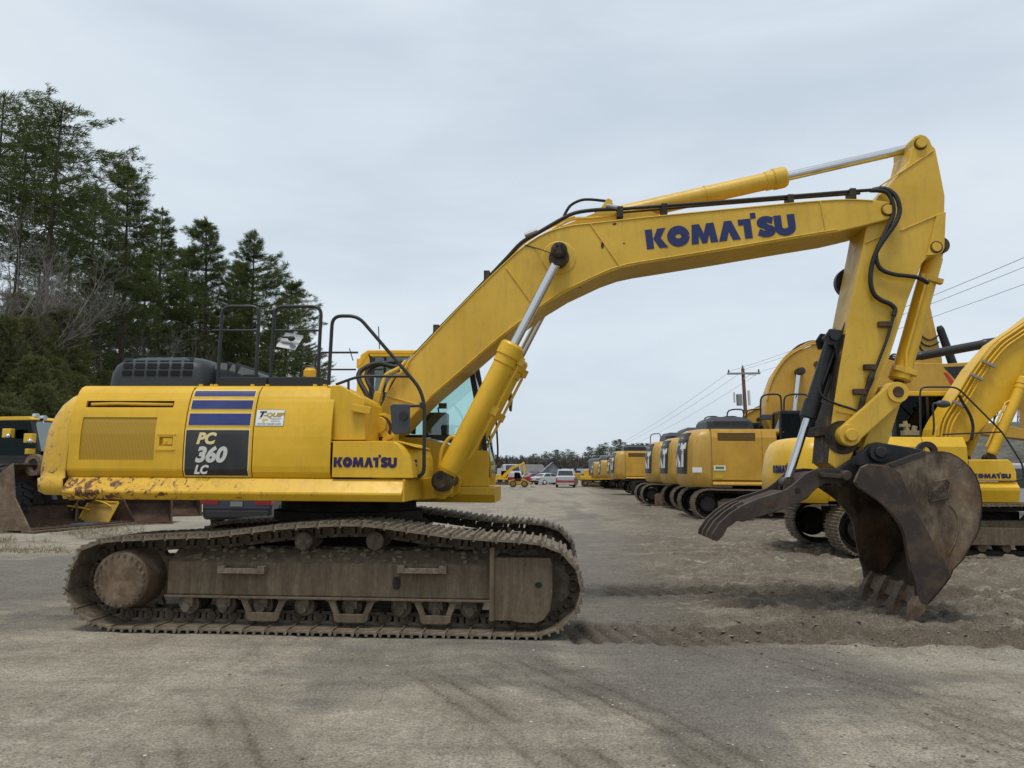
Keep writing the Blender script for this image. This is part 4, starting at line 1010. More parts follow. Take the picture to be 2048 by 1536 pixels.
# counterweight
def cw_ring(z, iu, iv):
    uF = S[0] - g; uB = U_(80, 952, .5) + iu; n0, n1 = .245 + iv, 3.10 - iv
    pts = [(uF, n0), (uB + .42, n0 + .012), (uB + .18, n0 + .06), (uB + .05, n0 + .18), (uB, n0 + .36), (uB - .16, 1.0), (uB - .22, 1.67), (uB - .16, 2.35), (uB, n1 - .36), (uB + .05, n1 - .18), (uB + .18, n1 - .06), (uB + .42, n1 - .012), (uF, n1)]
    return [(p.x, p.y, z) for p in catmull([Vector(p) for p in pts], 3)]
cwp = [(990, .05, .03), (983, .0, -.01), (957, -.01, -.02), (955, .01, .0), (940, .005, .0), (897, .025, .0), (860, .05, .01), (830, .085, .05), (808, .125, .10), (790, .19, .16), (779, .27, .21), (772, .42, .26), (770, .60, .36)]
mb = MB(); rings = [cw_ring(Z_(110, y, .3), a, b) for y, a, b in cwp]; rings = [list(reversed(r)) for r in rings]
mb.loft(rings, True); cwo = mb.build('counterweight', M_cw, EX)
# ---- fuel tank block, toolbox, boom foot bracket
tank = poly([(663, 881), (665, 775), (668, 772), (686, 772), (690, 775), (728, 797), (732, 806), (734, 840), (734, 881)], .42)
mb = MB(); mb.prism(tank, .34, 1.15)
tk = mb.build('fuel_tank', M_yel, EX, 0.03, 3)
mb = MB(); mb.prism(poly([(736, 841), (752, 830), (772, 826), (778, 848), (789, 868), (789, 882), (736, 882)], 1.0), .95, 1.24)
mb.build('boom_bracket', M_yel, EX, 0.012)
mb = MB(); c = Q(757, 850, .93); mb.rod([((c[0], .90, c[1]), .085), ((c[0], .945, c[1]), .095), ((c[0], 1.0, c[1]), .095)], 22); mb.bar((c[0] + .02, .93, c[1] - .05), (c[0] + .12, .93, c[1] - .155), .03, .07); mb.bar((c[0] + .055, .92, c[1] - .17), (c[0] + .18, .92, c[1] - .115), .05, .04); mb.build('foot_pin', M_cw, EX, 0.006)
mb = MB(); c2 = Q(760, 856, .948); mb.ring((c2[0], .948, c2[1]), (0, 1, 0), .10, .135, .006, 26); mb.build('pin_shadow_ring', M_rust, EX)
mb = MB(); mb.bar(P(703, 815, .30), P(742, 822, .30), .06, .075); mb.build('lug', M_yel, EX, 0.006)
mb = MB()
def tb_ring(z, x_side, x_nose):
    ua_, ub_, uc_ = U_(664, 930, .25), U_(x_side, 930, .25), U_(x_nose, 930, .62)
    return [(ua_, 1.1, z), (uc_, 1.1, z), (uc_, .72, z), (uc_ - .03, .62, z), (ub_ + .05, .285, z), (ub_, .25, z), (ua_, .25, z)]
rings = [tb_ring(Z_(760, y, .25), a, b) for y, a, b in ((955, 815, 852), (930, 812, 852), (912, 808, 850), (898, 801, 845), (888, 793, 836), (884, 785, 826))]
mb.loft([list(reversed(r)) for r in rings]); tb = mb.build('toolbox', M_yel, EX, 0.008)
mb = MB(); mb.prism(poly([(664, 882.5), (800, 882), (836, 894), (836, 896), (798, 885), (664, 885)], .30), .27, 1.1); mb.build('toolbox_lid_edge', M_yel, EX, 0.003)
a, b = P(667, 934, .25), P(792, 934, .25); w = (b[0] - a[0]) / (text_width('KOMATSU') - .1); h = Z_(700, 914.5, .25) - a[2]
mb = MB(); lettering(mb, 'KOMATSU', (a[0], .249, a[2]), (w, 0, 0), (0, 0, h), (0, -1, 0)); mb.build('lettering', M_purple, tb)
mb = MB()
for y0, y1 in ((919, 925), (928, 934), (936, 941)):
    za, zb_ = Z_(823, y1, .36), Z_(823, y0, .36); uu = U_(822, 930, .36); mb.add([(uu, .335, za), (uu + .05, .42, za), (uu + .05, .42, zb_), (uu, .335, zb_)], [(0, 1, 2, 3)])
mb.build('reflector_marks', M_purple, tb, kind='stuff')
# ---- black engine hood with slots
zh0, zh1 = Z5 - .002, Z_(300, 712, .62)
uh0, uh1 = U_(212, 750, .62), U_(415, 750, .62)
hood = node('engine_hood', EX)
def hood_in(t): return float(np.interp(t, [0, .45, .70, .84, .93, .98, 1.0], [0, .012, .04, .085, .15, .21, .26]))
def hood_ring(t):
    i = hood_in(t); z = zh0 + (zh1 + .02 - zh0) * t; a0, a1, b0, b1 = uh0 + i * 1.1, uh1 - i * .9, .585 + i, 2.5 - i; rc = .17; pts = []
    for k in range(7):
        a = math.pi * (1 + k / 12); pts.append((a0 + rc + rc * math.cos(a), b0 + rc + rc * math.sin(a), z))
    for k in range(7):
        a = math.pi * (1.5 + k / 12); pts.append((a1 - rc + rc * math.cos(a), b0 + rc + rc * math.sin(a), z))
    return pts + [(a1, b1, z), (a0, b1, z)]
mb = MB(); mb.loft([hood_ring(t) for t in (0, .2, .45, .6, .70, .78, .84, .89, .93, .96, .98, 1.0)], True, False); mb.add(hood_ring(1.0), [tuple(range(16))]); mb.build('hood_shell', M_hood, hood)
for y0_, y1_ in ((750.5, 741), (736, 726.5), (722, 715)):
    for k in range(6):
        xa = 243 + 24.2 * k + (741 - y1_) * .16; mb = MB(); q = []
        for x, y in ((xa, y0_), (xa + 18.5, y0_), (xa + 20.5, y1_), (xa + 2, y1_)):
            v = .60
            for _ in range(5): z = Z_(x, y, v); v = .585 + hood_in((z - zh0) / (zh1 + .02 - zh0)) - .010
            q.append((U_(x, y, v), v, z))
        mb.quad(*q); mb.build('hood_slot', M_void, hood)
uh2 = U_(530, 750, 1.0)
mb = MB(); rr = []
for k, (t, zt_) in enumerate(((0, 1.0), (.25, .97), (.45, .90), (.7, .74), (.9, .60), (1.0, .42))):
    u = uh1 - .05 + (uh2 - uh1 + .05) * t; z = zh0 + (zh1 - zh0) * zt_ * .93
    rr.append([(u, .85, zh0), (u, .85, z - .08), (u, .93, z), (u, 2.3, z), (u, 2.4, zh0)])
mb.loft(rr); mb.build('hood_shoulder', M_hood, hood, 0.02)
mb = MB()
for t in (.22, .42):
    u = uh1 + (uh2 - uh1) * t; mb.box((u, .845, zh0), (u + .02, 2.3, zh0 + (zh1 - zh0) * (.96 - .2 * t)))
mb.build('hood_rib', M_hood, hood, 0.006)
mb = MB()
for k in range(4):
    for j in range(2):
        u = uh1 + (uh2 - uh1) * (.62 + .095 * k); mb.box((u, .838, zh0 + .05 + .08 * j), (u + .035, .86, zh0 + .09 + .08 * j))
mb.build('side_vent', M_black, hood, kind='stuff')
# ---- handrails, step boxes, mirrors
def rail(pts, v, r=.019, fr=.10, name='handrail'):
    mb = MB(); path = [P(x, y, v if len(q) == 0 else q[0]) for x, y, *q in pts]
    mb.tube(fillet(path, fr), r, 10); return mb
mb = rail([(435, 769), (445, 613), (519, 613), (512, 752)], .62); mb.tube([P(424, 661, .62), P(517, 661, .62)], .012, 8); mb.build('handrail', M_rail, EX)
mb = rail([(540, 766), (550, 613), (643, 613), (635, 766)], .62); mb.tube([P(547, 661, .62), P(641, 661, .62)], .012, 8); mb.build('handrail', M_rail, EX)
mb = rail([(657, 770), (665, 632), (716, 632), (839, 775), (849, 808), (848, 953), (818, 953)], .45); mb.tube(fillet([P(672, 769, .45), P(717, 752.5, .45), P(817, 752.5, .45)], .1), .015, 8); mb.tube([P(697, 760, .45), P(697, 790, .45)], .013, 8); mb.build('handrail', M_rail, EX)
mb = rail([(630, 735, 2.6), (633, 705, 2.6), (716, 705, 2.6)], 2.6, .014); mb.tube([P(630, 739, 2.6), P(712, 739, 2.6)], .012, 8); mb.build('handrail', M_rail, EX)
mb = rail([(604, 750), (606, 732), (628, 734), (634, 750)], 1.9, .014); mb.build('handrail', M_rail, EX)
mb = MB()
for x0_, x1_ in ((436, 533), (538, 640)): mb.box((U_(x0_, 760, .6), .60, Z5 + .012), (U_(x1_, 760, .6), .9, Z_(480, 754, .60)))
mb.build('toe_board', M_black, EX, 0.006)
mb = MB(); mb.rod([(P(620, 752, 1.4), .075), (P(620, 742, 1.4), .075), (P(620, 738, 1.4), .055), (P(620, 736, 1.4), .055)], 16); mb.build('filler_cap', M_yel, EX)
for k, x in enumerate((402, 424, 432, 505, 535, 630, 650)):
    mb = MB(); u = U_(x, 771, .5); mb.cyl((u, .5, Z5 - .01), (u, .5, Z5 + .02), .022, n=8); mb.build('mount_bolt', M_yel, EX)
# body-side mirror and roof mirror
mr = node('mirror', EX)
mb = MB(); mb.prism([Q(*p, .45) for p in fil] if 0 else [(lambda c: c)(Q(x, y, .45)) for x, y in ((786, 808), (817, 808), (820, 812), (820, 864), (815, 869), (790, 869), (785, 865), (781, 812))], .42, .47); mb.build('mirror_shell', M_mirror, mr, 0.016, 3)
mb = MB(); c = Q(807, 832, .42); mb.cyl((c[0], .39, c[1]), (c[0], .43, c[1]), .045, n=14); mb.build('mirror_pivot', M_black, mr)
mb = MB(); mb.tube([P(816, 812, .44), P(846, 811, .45)], .016, 8); mb.box((U_(840, 811, .45), .42, Z_(840, 816, .45)), (U_(850, 811, .45), .48, Z_(840, 805, .45))); mb.build('mirror_arm', M_rail, mr, 0.004)
mr = node('mirror', EX)
mb = MB(); a_ = [P(551, 694, .60), P(590, 701, .60), P(607, 675, .72), P(571, 669, .72)]; nrm = Vector((.15, -.55, -.6)).normalized()
mb.add([Vector(p) for p in a_] + [Vector(p) - nrm * .045 for p in a_], [(0, 1, 2, 3), (7, 6, 5, 4), (0, 4, 5, 1), (1, 5, 6, 2), (2, 6, 7, 3), (3, 7, 4, 0)]); mb.build('mirror_shell', plain('mirror_grey', (.26, .27, .29), .3), mr, 0.012)
mb = MB(); mb.ball(P(583, 677, .60), .04, .03, .03); mb.tube(fillet([P(583, 675, .62), P(562, 674, .62), P(561, 664, .62), P(572, 661, .62)], .03), .012, 8); mb.build('mirror_arm', M_rail, mr)

# ---- cab behind the boom
cab = node('cab', EX)
CV0, CV1 = 2.13, 3.10
def cab_side(v):
    return dict(rear_lo=Q(703, 968, v), rear_hi=Q(712, 740, v), top_l=Q(731, 700, v), top_r=Q(905, 705, v), fr_hi=Q(934, 716, v), fr_mid=Q(972, 850, v), fr_lo=Q(984, 968, v))
zf = Z_(900, 972, CV0)
k = cab_side(CV0)
uF0, uF1 = k['fr_hi'][0], k['fr_lo'][0]; uB = k['rear_lo'][0]; zR = k['top_l'][1]; uTl = k['top_l'][0]
sill = Z_(860, 874, CV0)
for v in (CV0, CV1 - .05):
    mb = MB()
    # lower side, rear post, roof rail, front post butted together
    zL = sill - .005
    mb.prism([(uB, zf), (uF1 - .03, zf), (uF1 - .05, zL - .16), (U_(925, 900, CV0), zL - .16), (U_(850, 872, CV0), zL), (uB, zL)], v, v + .05)
    ur = U_(738, 800, CV0)
    mb.prism([(uB, zL + .002), (ur, zL + .002), (ur, zR - .14), (uTl + .02, zR - .02), (uTl - .06, zR - .06), (U_(716, 727, CV0), zR - .22)], v + .002, v + .052)
    mb.prism([(ur + .002, zR - .085), (uF0 - .02, zR - .085), (uF0 - .06, zR - .02), (uTl + .03, zR - .02)], v + .001, v + .051)
    mb.build('side_panel', M_yel, cab, 0.008)
    mb = MB()
    for (pa, pb, w) in (((826, 868), (834, 708), .05), ((966, 868), (938, 716), .07), ((975, 955), (966, 868), .06)): mb.bar(P(*pa, CV0)[0:1] + (v + .025,) + (Q(*pa, CV0)[1],), P(*pb, CV0)[0:1] + (v + .025,) + (Q(*pb, CV0)[1],), .045, w)
    mb.bar((ur, v + .025, sill + .01), (uF1 - .09, v + .025, sill + .01), .046, .035)
    mb.bar((ur + .02, v + .025, sill), (ur + .02, v + .025, zR - .1), .044, .06)
    mb.build('window_frame', M_black, cab)
    mb = MB(); mb.prism([(ur + .01, sill), (U_(850, 872, CV0), sill - .005), (U_(925, 900, CV0), sill - .17), (uF1 - .06, sill - .17), (U_(966, 866, CV0), sill), (uF0 - .03, zR - .09), (ur + .02, zR - .09)], v + .024, v + .030)
    mb.build('side_window', M_glass, cab)
mb = MB(); mb.prism([(U_(716, 727, CV0) , zR - .21), (uTl - .05, zR - .05), (uTl + .03, zR), (uF0 - .12, zR), (uF0 - .02, zR - .05), (uF0 - .04, zR - .07), (uTl + .05, zR - .05), (U_(722, 727, CV0), zR - .21)], CV0 - .004, CV1 + .004); mb.build('roof', M_yel, cab, 0.02)
mb = MB(); mb.box((uB, CV0 + .06, zf), (uB + .05, CV1 - .06, sill)); mb.box((uB + .0, CV0 + .06, zR - .22), (uB + .05, CV1 - .06, zR - .1)); mb.build('rear_wall', M_yel, cab, 0.006)
mb = MB(); mb.box((uB + .02, CV0 + .055, sill), (uB + .03, CV1 - .055, zR - .22)); mb.build('rear_window', M_dglass, cab)
mb = MB(); a, b = P(972, 850, CV0), P(937, 718, CV0); mb.quad((a[0], CV0 + .06, a[2]), (a[0], CV1 - .06, a[2]), (b[0], CV1 - .06, b[2]), (b[0], CV0 + .06, b[2])); c_ = P(984, 955, CV0); mb.quad((c_[0], CV0 + .06, c_[2]), (c_[0], CV1 - .06, c_[2]), (a[0], CV1 - .06, a[2] - .004), (a[0], CV0 + .06, a[2] - .004)); mb.build('windscreen', M_glass, cab)
mb = MB(); sweep_u(mb, [(CV0 - .06, zf - .01), (CV0 - .06, zf - .10), (CV0, zf - .20), (CV1 + .03, zf - .20), (CV1 + .06, zf - .10), (CV1 + .06, zf - .01)], U_(903, 975, CV0) - 1.2, U_(990, 970, CV0)); mb.build('cab_floor', M_yel, cab, 0.01)
mb = MB(); us_ = U_(832, 860, 2.6); mb.box((us_ - .28, 2.40, zf + .25), (us_ + .25, 2.88, zf + .50)); mb.box((us_ - .42, 2.42, zf + .505), (us_ - .25, 2.86, zf + 1.05)); mb.build('seat', M_seat, cab, 0.05, 3)
mb = MB(); mb.box((ur + .03, CV1 - .10, sill - .1), (U_(800, 860, CV1), CV1 - .06, zR - .085)); mb.box((ur + .0, CV0 + .06, zR - .10), (U_(870, 705, CV0), CV1 - .06, zR - .088)); mb.build('interior_trim', M_black, cab)
mb = MB(); mb.box((U_(850, 860, CV0 + .2), CV0 + .08, Z_(870, 872, CV0 + .2)), (U_(896, 860, CV0 + .2), CV0 + .3, Z_(870, 826, CV0 + .2))); mb.build('console', M_black, cab, 0.02)
mb = MB(); mb.box((U_(877, 812, CV0 + .25), CV0 + .25, Z_(880, 817, CV0 + .25)), (U_(893, 812, CV0 + .25), CV0 + .29, Z_(880, 806, CV0 + .25))); mb.tube([P(878, 828, CV0 + .27), P(876, 815, CV0 + .27)], .012, 6); mb.build('monitor', M_black, cab, 0.004)
mb = MB(); mb.prism(poly([(895, 870), (936, 868), (936, 880), (928, 893), (860, 876)], CV0), CV0 - .006, CV0 - .001); mb.build('sill_trim', M_black, cab)
for xa, ya, xb, yb in ((757, 653, 759, 698), (699, 697, 706, 721)):
    mb = MB(); mb.tube([P(xa, ya, 2.3), P(xb, yb, 2.3)], .007, 6); mb.build('aerial', M_black, cab)
mr = node('mirror', cab)
mb = MB(); mb.tube(fillet([P(962, 790, CV1), P(1000, 774, CV1 + .1), P(1021, 778, CV1 + .2), P(1023, 796, CV1 + .2)], .08), .014, 8); mb.prism(poly([(1018, 782), (1023, 783), (1025, 800), (1023, 822), (1019, 822), (1017, 800)], CV1 + .2), CV1 + .1, CV1 + .3)
mb.build('cab_mirror', M_black, cab, 0.01); bpy.data.objects.remove(mr)
mb = MB(); mb.tube(fillet([P(991, 815, CV1), P(996, 905, CV1), P(994, 925, CV1), P(984, 931, CV1)], .1), .013, 8); mb.build('grab_rail', M_rail, cab)

# ---- boom
BV0, BV1 = 1.38, 2.02
boom_px = [(742, 856), (748, 836), (762, 812), (772, 792), (788, 762), (816, 722), (872, 662), (931, 600), (1000, 533), (1046, 492), (1091, 464), (1137, 450), (1182, 444.5), (1296, 432), (1450, 417), (1610, 402), (1692, 397), (1745, 399),
           (1770, 402), (1783, 406), (1790, 414), (1791, 422), (1787, 432), (1779, 438), (1734, 450), (1705, 457), (1675, 464), (1577, 480), (1450, 501.5), (1342, 519), (1273, 530), (1241, 537), (1205, 550), (1137, 582), (1091, 610), (1000, 678), (912, 754), (860, 798), (836, 822), (800, 862), (780, 872), (758, 874)]
boom = node('boom', EX)
bp = poly(boom_px, BV0)
mb = MB(); mb.prism(bp, BV0, BV1); mb.build('boom_plate', M_boom, boom, 0.014)
# flange edge along top and bottom of the near side, weld seams
mb = MB()
top = [Vector((*[Q(x, y, BV0)[0]], BV0 - .002, Q(x, y, BV0)[1])) for x, y in boom_px[5:18]]
mb.tube(catmull([p + Vector((0, 0, -.016)) for p in top], 3), .010, 6)
bot = [Vector((Q(x, y, BV0)[0], BV0 - .002, Q(x, y, BV0)[1])) for x, y in boom_px[26:38]]
mb.tube(catmull([p + Vector((0, 0, .030)) for p in bot], 3), .009, 6)
mb.build('weld_edge', M_boom, boom)
for a_, b_ in (((1180, 447), (1242, 536)), ((1012, 535), (1062, 604)), ((775, 792), (844, 812)), ((1640, 402), (1652, 466))):
    mb = MB(); mb.bar(P(*a_, BV0 - .002), P(*b_, BV0 - .002), .014, .022, (0, 1, 0)); mb.build('weld_seam', M_boom, boom, 0.004)
c = Q(1118, 516, BV0); mb = MB(); mb.rod([((c[0], BV0 - .012, c[1]), .19), ((c[0], BV0 + .01, c[1]), .215)], 36); mb.build('pin_boss', M_boom, boom)
for v in (1.02, 2.30):
    pass
mb = MB(); mb.rod([((c[0], 1.02, c[1]), .05), ((c[0], 1.03, c[1]), .085), ((c[0], 1.07, c[1]), .095), ((c[0], 1.26, c[1]), .095), ((c[0], 1.27, c[1]), .11), ((c[0], 1.37, c[1]), .12)], 20)
for k_ in range(6): mb.cyl((c[0] + .055 * math.cos(k_ * 1.05), 1.005, c[1] + .055 * math.sin(k_ * 1.05)), (c[0] + .055 * math.cos(k_ * 1.05), 1.03, c[1] + .055 * math.sin(k_ * 1.05)), .014, n=6)
mb.build('cylinder_pin', M_pin, boom)
c3 = Q(1775, 420, BV0); mb = MB(); mb.rod([((c3[0], BV0 - .03, c3[1]), .055), ((c3[0], BV0 - .02, c3[1]), .06), ((c3[0], BV0 + .02, c3[1]), .062)], 20); mb.build('boom_tip_pin', M_boom, boom, 0.005)
mb = MB(); mb.ring((c3[0], BV0 - .004, c3[1]), (0, 1, 0), .063, .074, .008, 24); mb.build('pin_seal', M_greasy, boom)
mb = MB(); mb.tube([P(1049, 490, BV0 - .01), P(1075, 497, BV0 - .02), P(1098, 505, 1.2), P(1109, 510, 1.1)], .006, 6, 4); mb.build('grease_line', M_black, boom)
# name on the boom, running along its slope
pa, pb = Q(1294, 499, BV0), Q(1590, 467, BV0); d = Vector((pb[0] - pa[0], 0, pb[1] - pa[1])); wl = d.length; d = d.normalized(); upv = Vector((-d.z, 0, d.x))
pt = Q(1291, 460, BV0); hl = (Vector((pt[0] - pa[0], 0, pt[1] - pa[1]))).dot(upv)
w1 = wl / (text_width('KOMATSU') - .1)
mb = MB(); lettering(mb, 'KOMATSU', (pa[0], BV0 - .001, pa[1]), d * w1, upv * hl, (0, -1, 0)); mb.build('lettering', M_letter, boom)
# rust chips where paint has come off
for (x, y, sx, sy) in ((1229, 448, .03, .018), (1205, 490, .026, .06), (1205, 487, .02, .03), (1248, 487, .014, .012), (1160, 575, .02, .012), (1300, 520, .02, .01)):
    r3 = random.Random(x + y); c = Q(x, y, BV0); mb = MB()
    mb.prism([(c[0] + sx * r3.uniform(.5, 1) * math.cos(a), c[1] + sy * r3.uniform(.5, 1) * math.sin(a)) for a in [2 * math.pi * i / 9 for i in range(9)]], BV0 - .0015, BV0 + .002); mb.build('rust_chip', M_rust, boom)
# hydraulic pipes on the near top edge
def hose(pts, r, m, name, parent, n=8, sp=5):
    mb = MB(); mb.tube([P(x, y, v) for x, y, v in pts], r, n, sp); return mb.build(name, m, parent)
hose([(820, 720, 1.45), (880, 656, 1.45), (940, 594, 1.45), (1010, 520, 1.45), (1042, 486, 1.45), (1072, 468, 1.45), (1120, 440, 1.45), (1150, 426, 1.45), (1190, 420, 1.45), (1240, 418, 1.45)], .024, M_rubber, 'hydraulic_pipe', boom)
hose([(1240, 418, 1.45), (1340, 411, 1.45), (1460, 402, 1.45), (1600, 391, 1.45), (1700, 383, 1.45), (1745, 380, 1.45)], .021, M_rubber, 'hydraulic_pipe', boom)
hose([(1245, 425, 1.50), (1340, 417, 1.50), (1460, 407, 1.50), (1600, 396, 1.50), (1720, 387, 1.50)], .014, M_rust, 'hydraulic_pipe', boom)
hose([(830, 722, 1.42), (890, 658, 1.42), (950, 596, 1.42), (1020, 524, 1.42), (1052, 494, 1.42), (1090, 470, 1.42), (1140, 440, 1.46), (1190, 436, 1.46), (1240, 428, 1.5)], .019, M_boom, 'hydraulic_pipe', boom)
hose([(1010, 523, 1.62), (1045, 488, 1.62), (1085, 462, 1.62), (1130, 440, 1.62), (1150, 434, 1.62)], .018, M_boom, 'hydraulic_pipe', boom)
hose([(1128, 432, 1.6), (1140, 412, 1.6), (1160, 401, 1.6), (1180, 399, 1.6), (1210, 402, 1.6), (1222, 404, 1.6)], .018, M_rubber, 'hydraulic_hose', boom)
for (x, y) in ((873, 656), (974, 548), (1240, 420), (1328, 414), (1580, 396), (1704, 384)):
    mb = MB(); p = P(x, y, 1.44); mb.box((p[0] - .035, 1.40, p[2] - .10), (p[0] + .035, 1.56, p[2] + .035)); mb.build('pipe_clamp', M_pin, boom, 0.006)
for (x, y, x2, y2) in ((1212, 412, 1238, 417), (1050, 472, 1075, 462), (812, 728, 830, 712)):
    mb = MB(); mb.tube([P(x, y, 1.45), P(x2, y2, 1.45)], .033, 8); mb.build('pipe_fitting', M_steel, boom)
mb = MB(); mb.prism(poly([(1120, 455), (1196, 425), (1215, 398), (1224, 402), (1226, 420), (1300, 424), (1320, 433), (1200, 446), (1130, 455)], 1.62), 1.58, 1.62); mb.prism(poly([(1120, 455), (1196, 425), (1215, 398), (1224, 402), (1226, 420), (1300, 424), (1320, 433), (1200, 446), (1130, 455)], 1.62), 1.80, 1.84); mb.build('cylinder_lug', M_boom, boom, 0.006)
# hoses at the boom foot
hose([(812, 728, 1.42), (790, 734, 1.40), (755, 727, 1.36), (726, 738, 1.30), (717, 752, 1.25), (722, 768, 1.2), (733, 788, 1.15), (737, 806, 1.12), (741, 822, 1.1)], .030, M_rubber, 'hydraulic_hose', boom, 10)
hose([(806, 724, 1.62), (770, 726, 1.6), (742, 736, 1.55), (733, 755, 1.5), (748, 790, 1.4), (752, 815, 1.35)], .028, M_rubber, 'hydraulic_hose', boom, 10)
hose([(812, 722, 1.34), (798, 736, 1.32), (776, 747, 1.30), (769, 756, 1.30), (758, 790, 1.26), (754, 806, 1.24)], .024, M_boom, 'hydraulic_pipe', boom, 10)
hose([(818, 724, 1.33), (806, 742, 1.33), (784, 758, 1.33), (772, 785, 1.30)], .020, M_boom, 'hydraulic_pipe', boom, 10)
mb = MB(); mb.bar(P(758, 784, 1.25), P(751, 812, 1.25), .08, .09, (0, 1, 0)); mb.build('pipe_block', M_cw, boom, 0.006)
mb = MB(); mb.bar(P(751, 808, 1.25), P(744, 822, 1.25), .06, .07, (0, 1, 0)); mb.build('pipe_fitting', M_steel, boom, 0.004)
# ---- boom cylinders
def cylinder(name, parent, a, b, split, rb, rr, mbar, mrod=None, head=True):
    """barrel from a to a point part of the way, rod on to b"""
    o = node(name, parent); A, B = Vector(a), Vector(b); d = (B - A).normalized(); L = (B - A).length; s = L * split
    mb = MB(); mb.rod([(A + d * .10, rb * .9), (A + d * .14, rb), (A + d * (s - .26), rb), (A + d * (s - .25), rb * 1.10), (A + d * (s - .16), rb * 1.10), (A + d * (s - .155), rb * 1.22), (A + d * (s - .03), rb * 1.22), (A + d * s, rb * 1.08)], 24)
    mb.build('barrel', mbar, o)
    mb = MB(); mb.cyl(A + d * (s - .02), B - d * .06, rr, n=20); mb.build('rod', mrod or M_chrome, o)
    mb = MB(); mb.cyl(A - Vector((0, .10, 0)), A + Vector((0, .10, 0)), rb * .98, n=20); mb.build('lower_eye', M_pin if mbar is not M_bblack else M_bblack, o)
    mb = MB(); mb.cyl(B - Vector((0, .09, 0)), B + Vector((0, .09, 0)), rb * .85, n=20); mb.build('upper_eye', M_pin, o)
    return o
for v in (1.16, 2.24):
    a = Q(886, 962, 1.16); b = Q(1118, 516, 1.16)
    o = cylinder('boom_cylinder', EX, (a[0], v, a[1]), (b[0], v, b[1]), .605, .118, .053, M_yel)
    A, B = Vector((a[0], v, a[1])), Vector((b[0], v, b[1])); d = (B - A).normalized(); side = Vector((d.z, 0, -d.x))
    mb = MB(); mb.tube([A + d * .35 + side * .14, A + d * .5 + side * .155, A + d * 1.5 + side * .155, A + d * 1.62 + side * .11], .018, 8); mb.build('feed_pipe', M_yel, o)
    for t in (.95, 1.58):
        mb = MB(); mb.bar(A + d * t + side * .10, A + d * t + side * .19, .10, .06, (0, 1, 0)); mb.build('pipe_clamp', M_cw, o, 0.005)
    mb = MB(); mb.tube([A + d * .10 - side * .10, A + d * .30 - side * .17, A + d * .45 - side * .16, A + d * .5 - side * .10], .022, 8, 5); mb.build('foot_pipe', M_boom, o)
mb = MB(); c = Q(886, 962, 1.2); mb.cyl((c[0], 1.0, c[1]), (c[0], 2.4, c[1]), .075, n=18); mb.ring((c[0], 1.04, c[1]), (0, 1, 0), .076, .10, .05, 24); mb.build('cylinder_foot_pin', M_pin, EX)
# ---- arm cylinder on top of the boom
a, b = Q(1205, 432, 1.62), Q(1842, 287, 1.62)
o = cylinder('arm_cylinder', EX, (a[0], 1.71, a[1]), (b[0], 1.71, b[1]), .585, .105, .056, M_boom)
A, B = Vector((a[0], 1.71, a[1])), Vector((b[0], 1.71, b[1])); d = (B - A).normalized()
mb = MB(); mb.cyl(A + d * 1.27, A + d * 1.30, .112, n=24); mb.build('barrel_band', M_boom, o)

# ---- arm
AV0, AV1 = 1.46, 1.96
arm = node('arm', EX)
arm_px = [(1825, 293), (1824, 280), (1830, 272), (1841, 268), (1852, 271), (1860, 280), (1864, 290), (1871, 297), (1879, 335), (1890, 391), (1889.5, 420), (1887, 497), (1882, 507), (1871, 511), (1855, 514), (1844, 528), (1816, 600), (1775, 727), (1745, 806), (1736, 824), (1722, 862), (1704, 914), (1690, 935), (1672, 938), (1656, 926),
          (1664, 834), (1678, 740), (1697, 635), (1708, 580), (1727, 485), (1735, 440), (1757, 391), (1778, 372), (1804, 342), (1818, 323)]
ap = poly(arm_px, AV0)
mb = MB(); mb.prism(ap, AV0, AV1); mb.build('arm_plate', M_arm, arm, 0.012)
for a_, b_ in (((1730, 486), (1768, 470)), ((1800, 462), (1880, 428)), ((1760, 372), (1866, 302)), ((1672, 822), (1718, 832)), ((1718, 832), (1744, 800))):
    mb = MB(); mb.bar(P(*a_, AV0 - .002), P(*b_, AV0 - .002), .016, .024, (0, 1, 0)); mb.build('weld_seam', M_arm, arm, 0.005)
mb = MB(); mb.prism([Q(x, y, AV0) for x, y in ((1872, 430), (1890, 425), (1887, 497), (1882, 507), (1871, 511), (1852, 512))], AV0 - .025, AV0 - .001); mb.build('cylinder_lug', M_arm, arm, 0.006)
for x, y, r in ((1843, 286, .058), (1873, 494, .055)):
    c = Q(x, y, AV0 - .03); mb = MB(); mb.rod([((c[0], AV0 - .045, c[1]), r * .92), ((c[0], AV0 - .038, c[1]), r), ((c[0], AV0 + .02, c[1]), r)], 20); mb.build('arm_pin', M_arm, arm, 0.004)
    mb = MB(); mb.ring((c[0], AV0 - .006 - (.024 if y > 400 else 0), c[1]), (0, 1, 0), r + .002, r + .014, .008, 24); mb.build('pin_seal', M_greasy, arm)
# greasy left face of the arm's lower half, wear stop
fl = [(1656, 926), (1664, 834), (1678, 740), (1691, 668)]
mb = MB()
pts = poly(fl, AV0); back = [(x - .012, z) for x, z in pts]; mb.prism(pts + back[::-1], AV0 + .004, AV1 - .004); mb.build('worn_face', M_greasy, arm)
mb = MB(); c = Q(1662, 862, AV0); mb.box((c[0] - .10, AV0 + .0, c[1] - .05), (c[0] + .07, AV1, c[1] + .06)); mb.build('wear_stop', M_greasy, arm, 0.008)
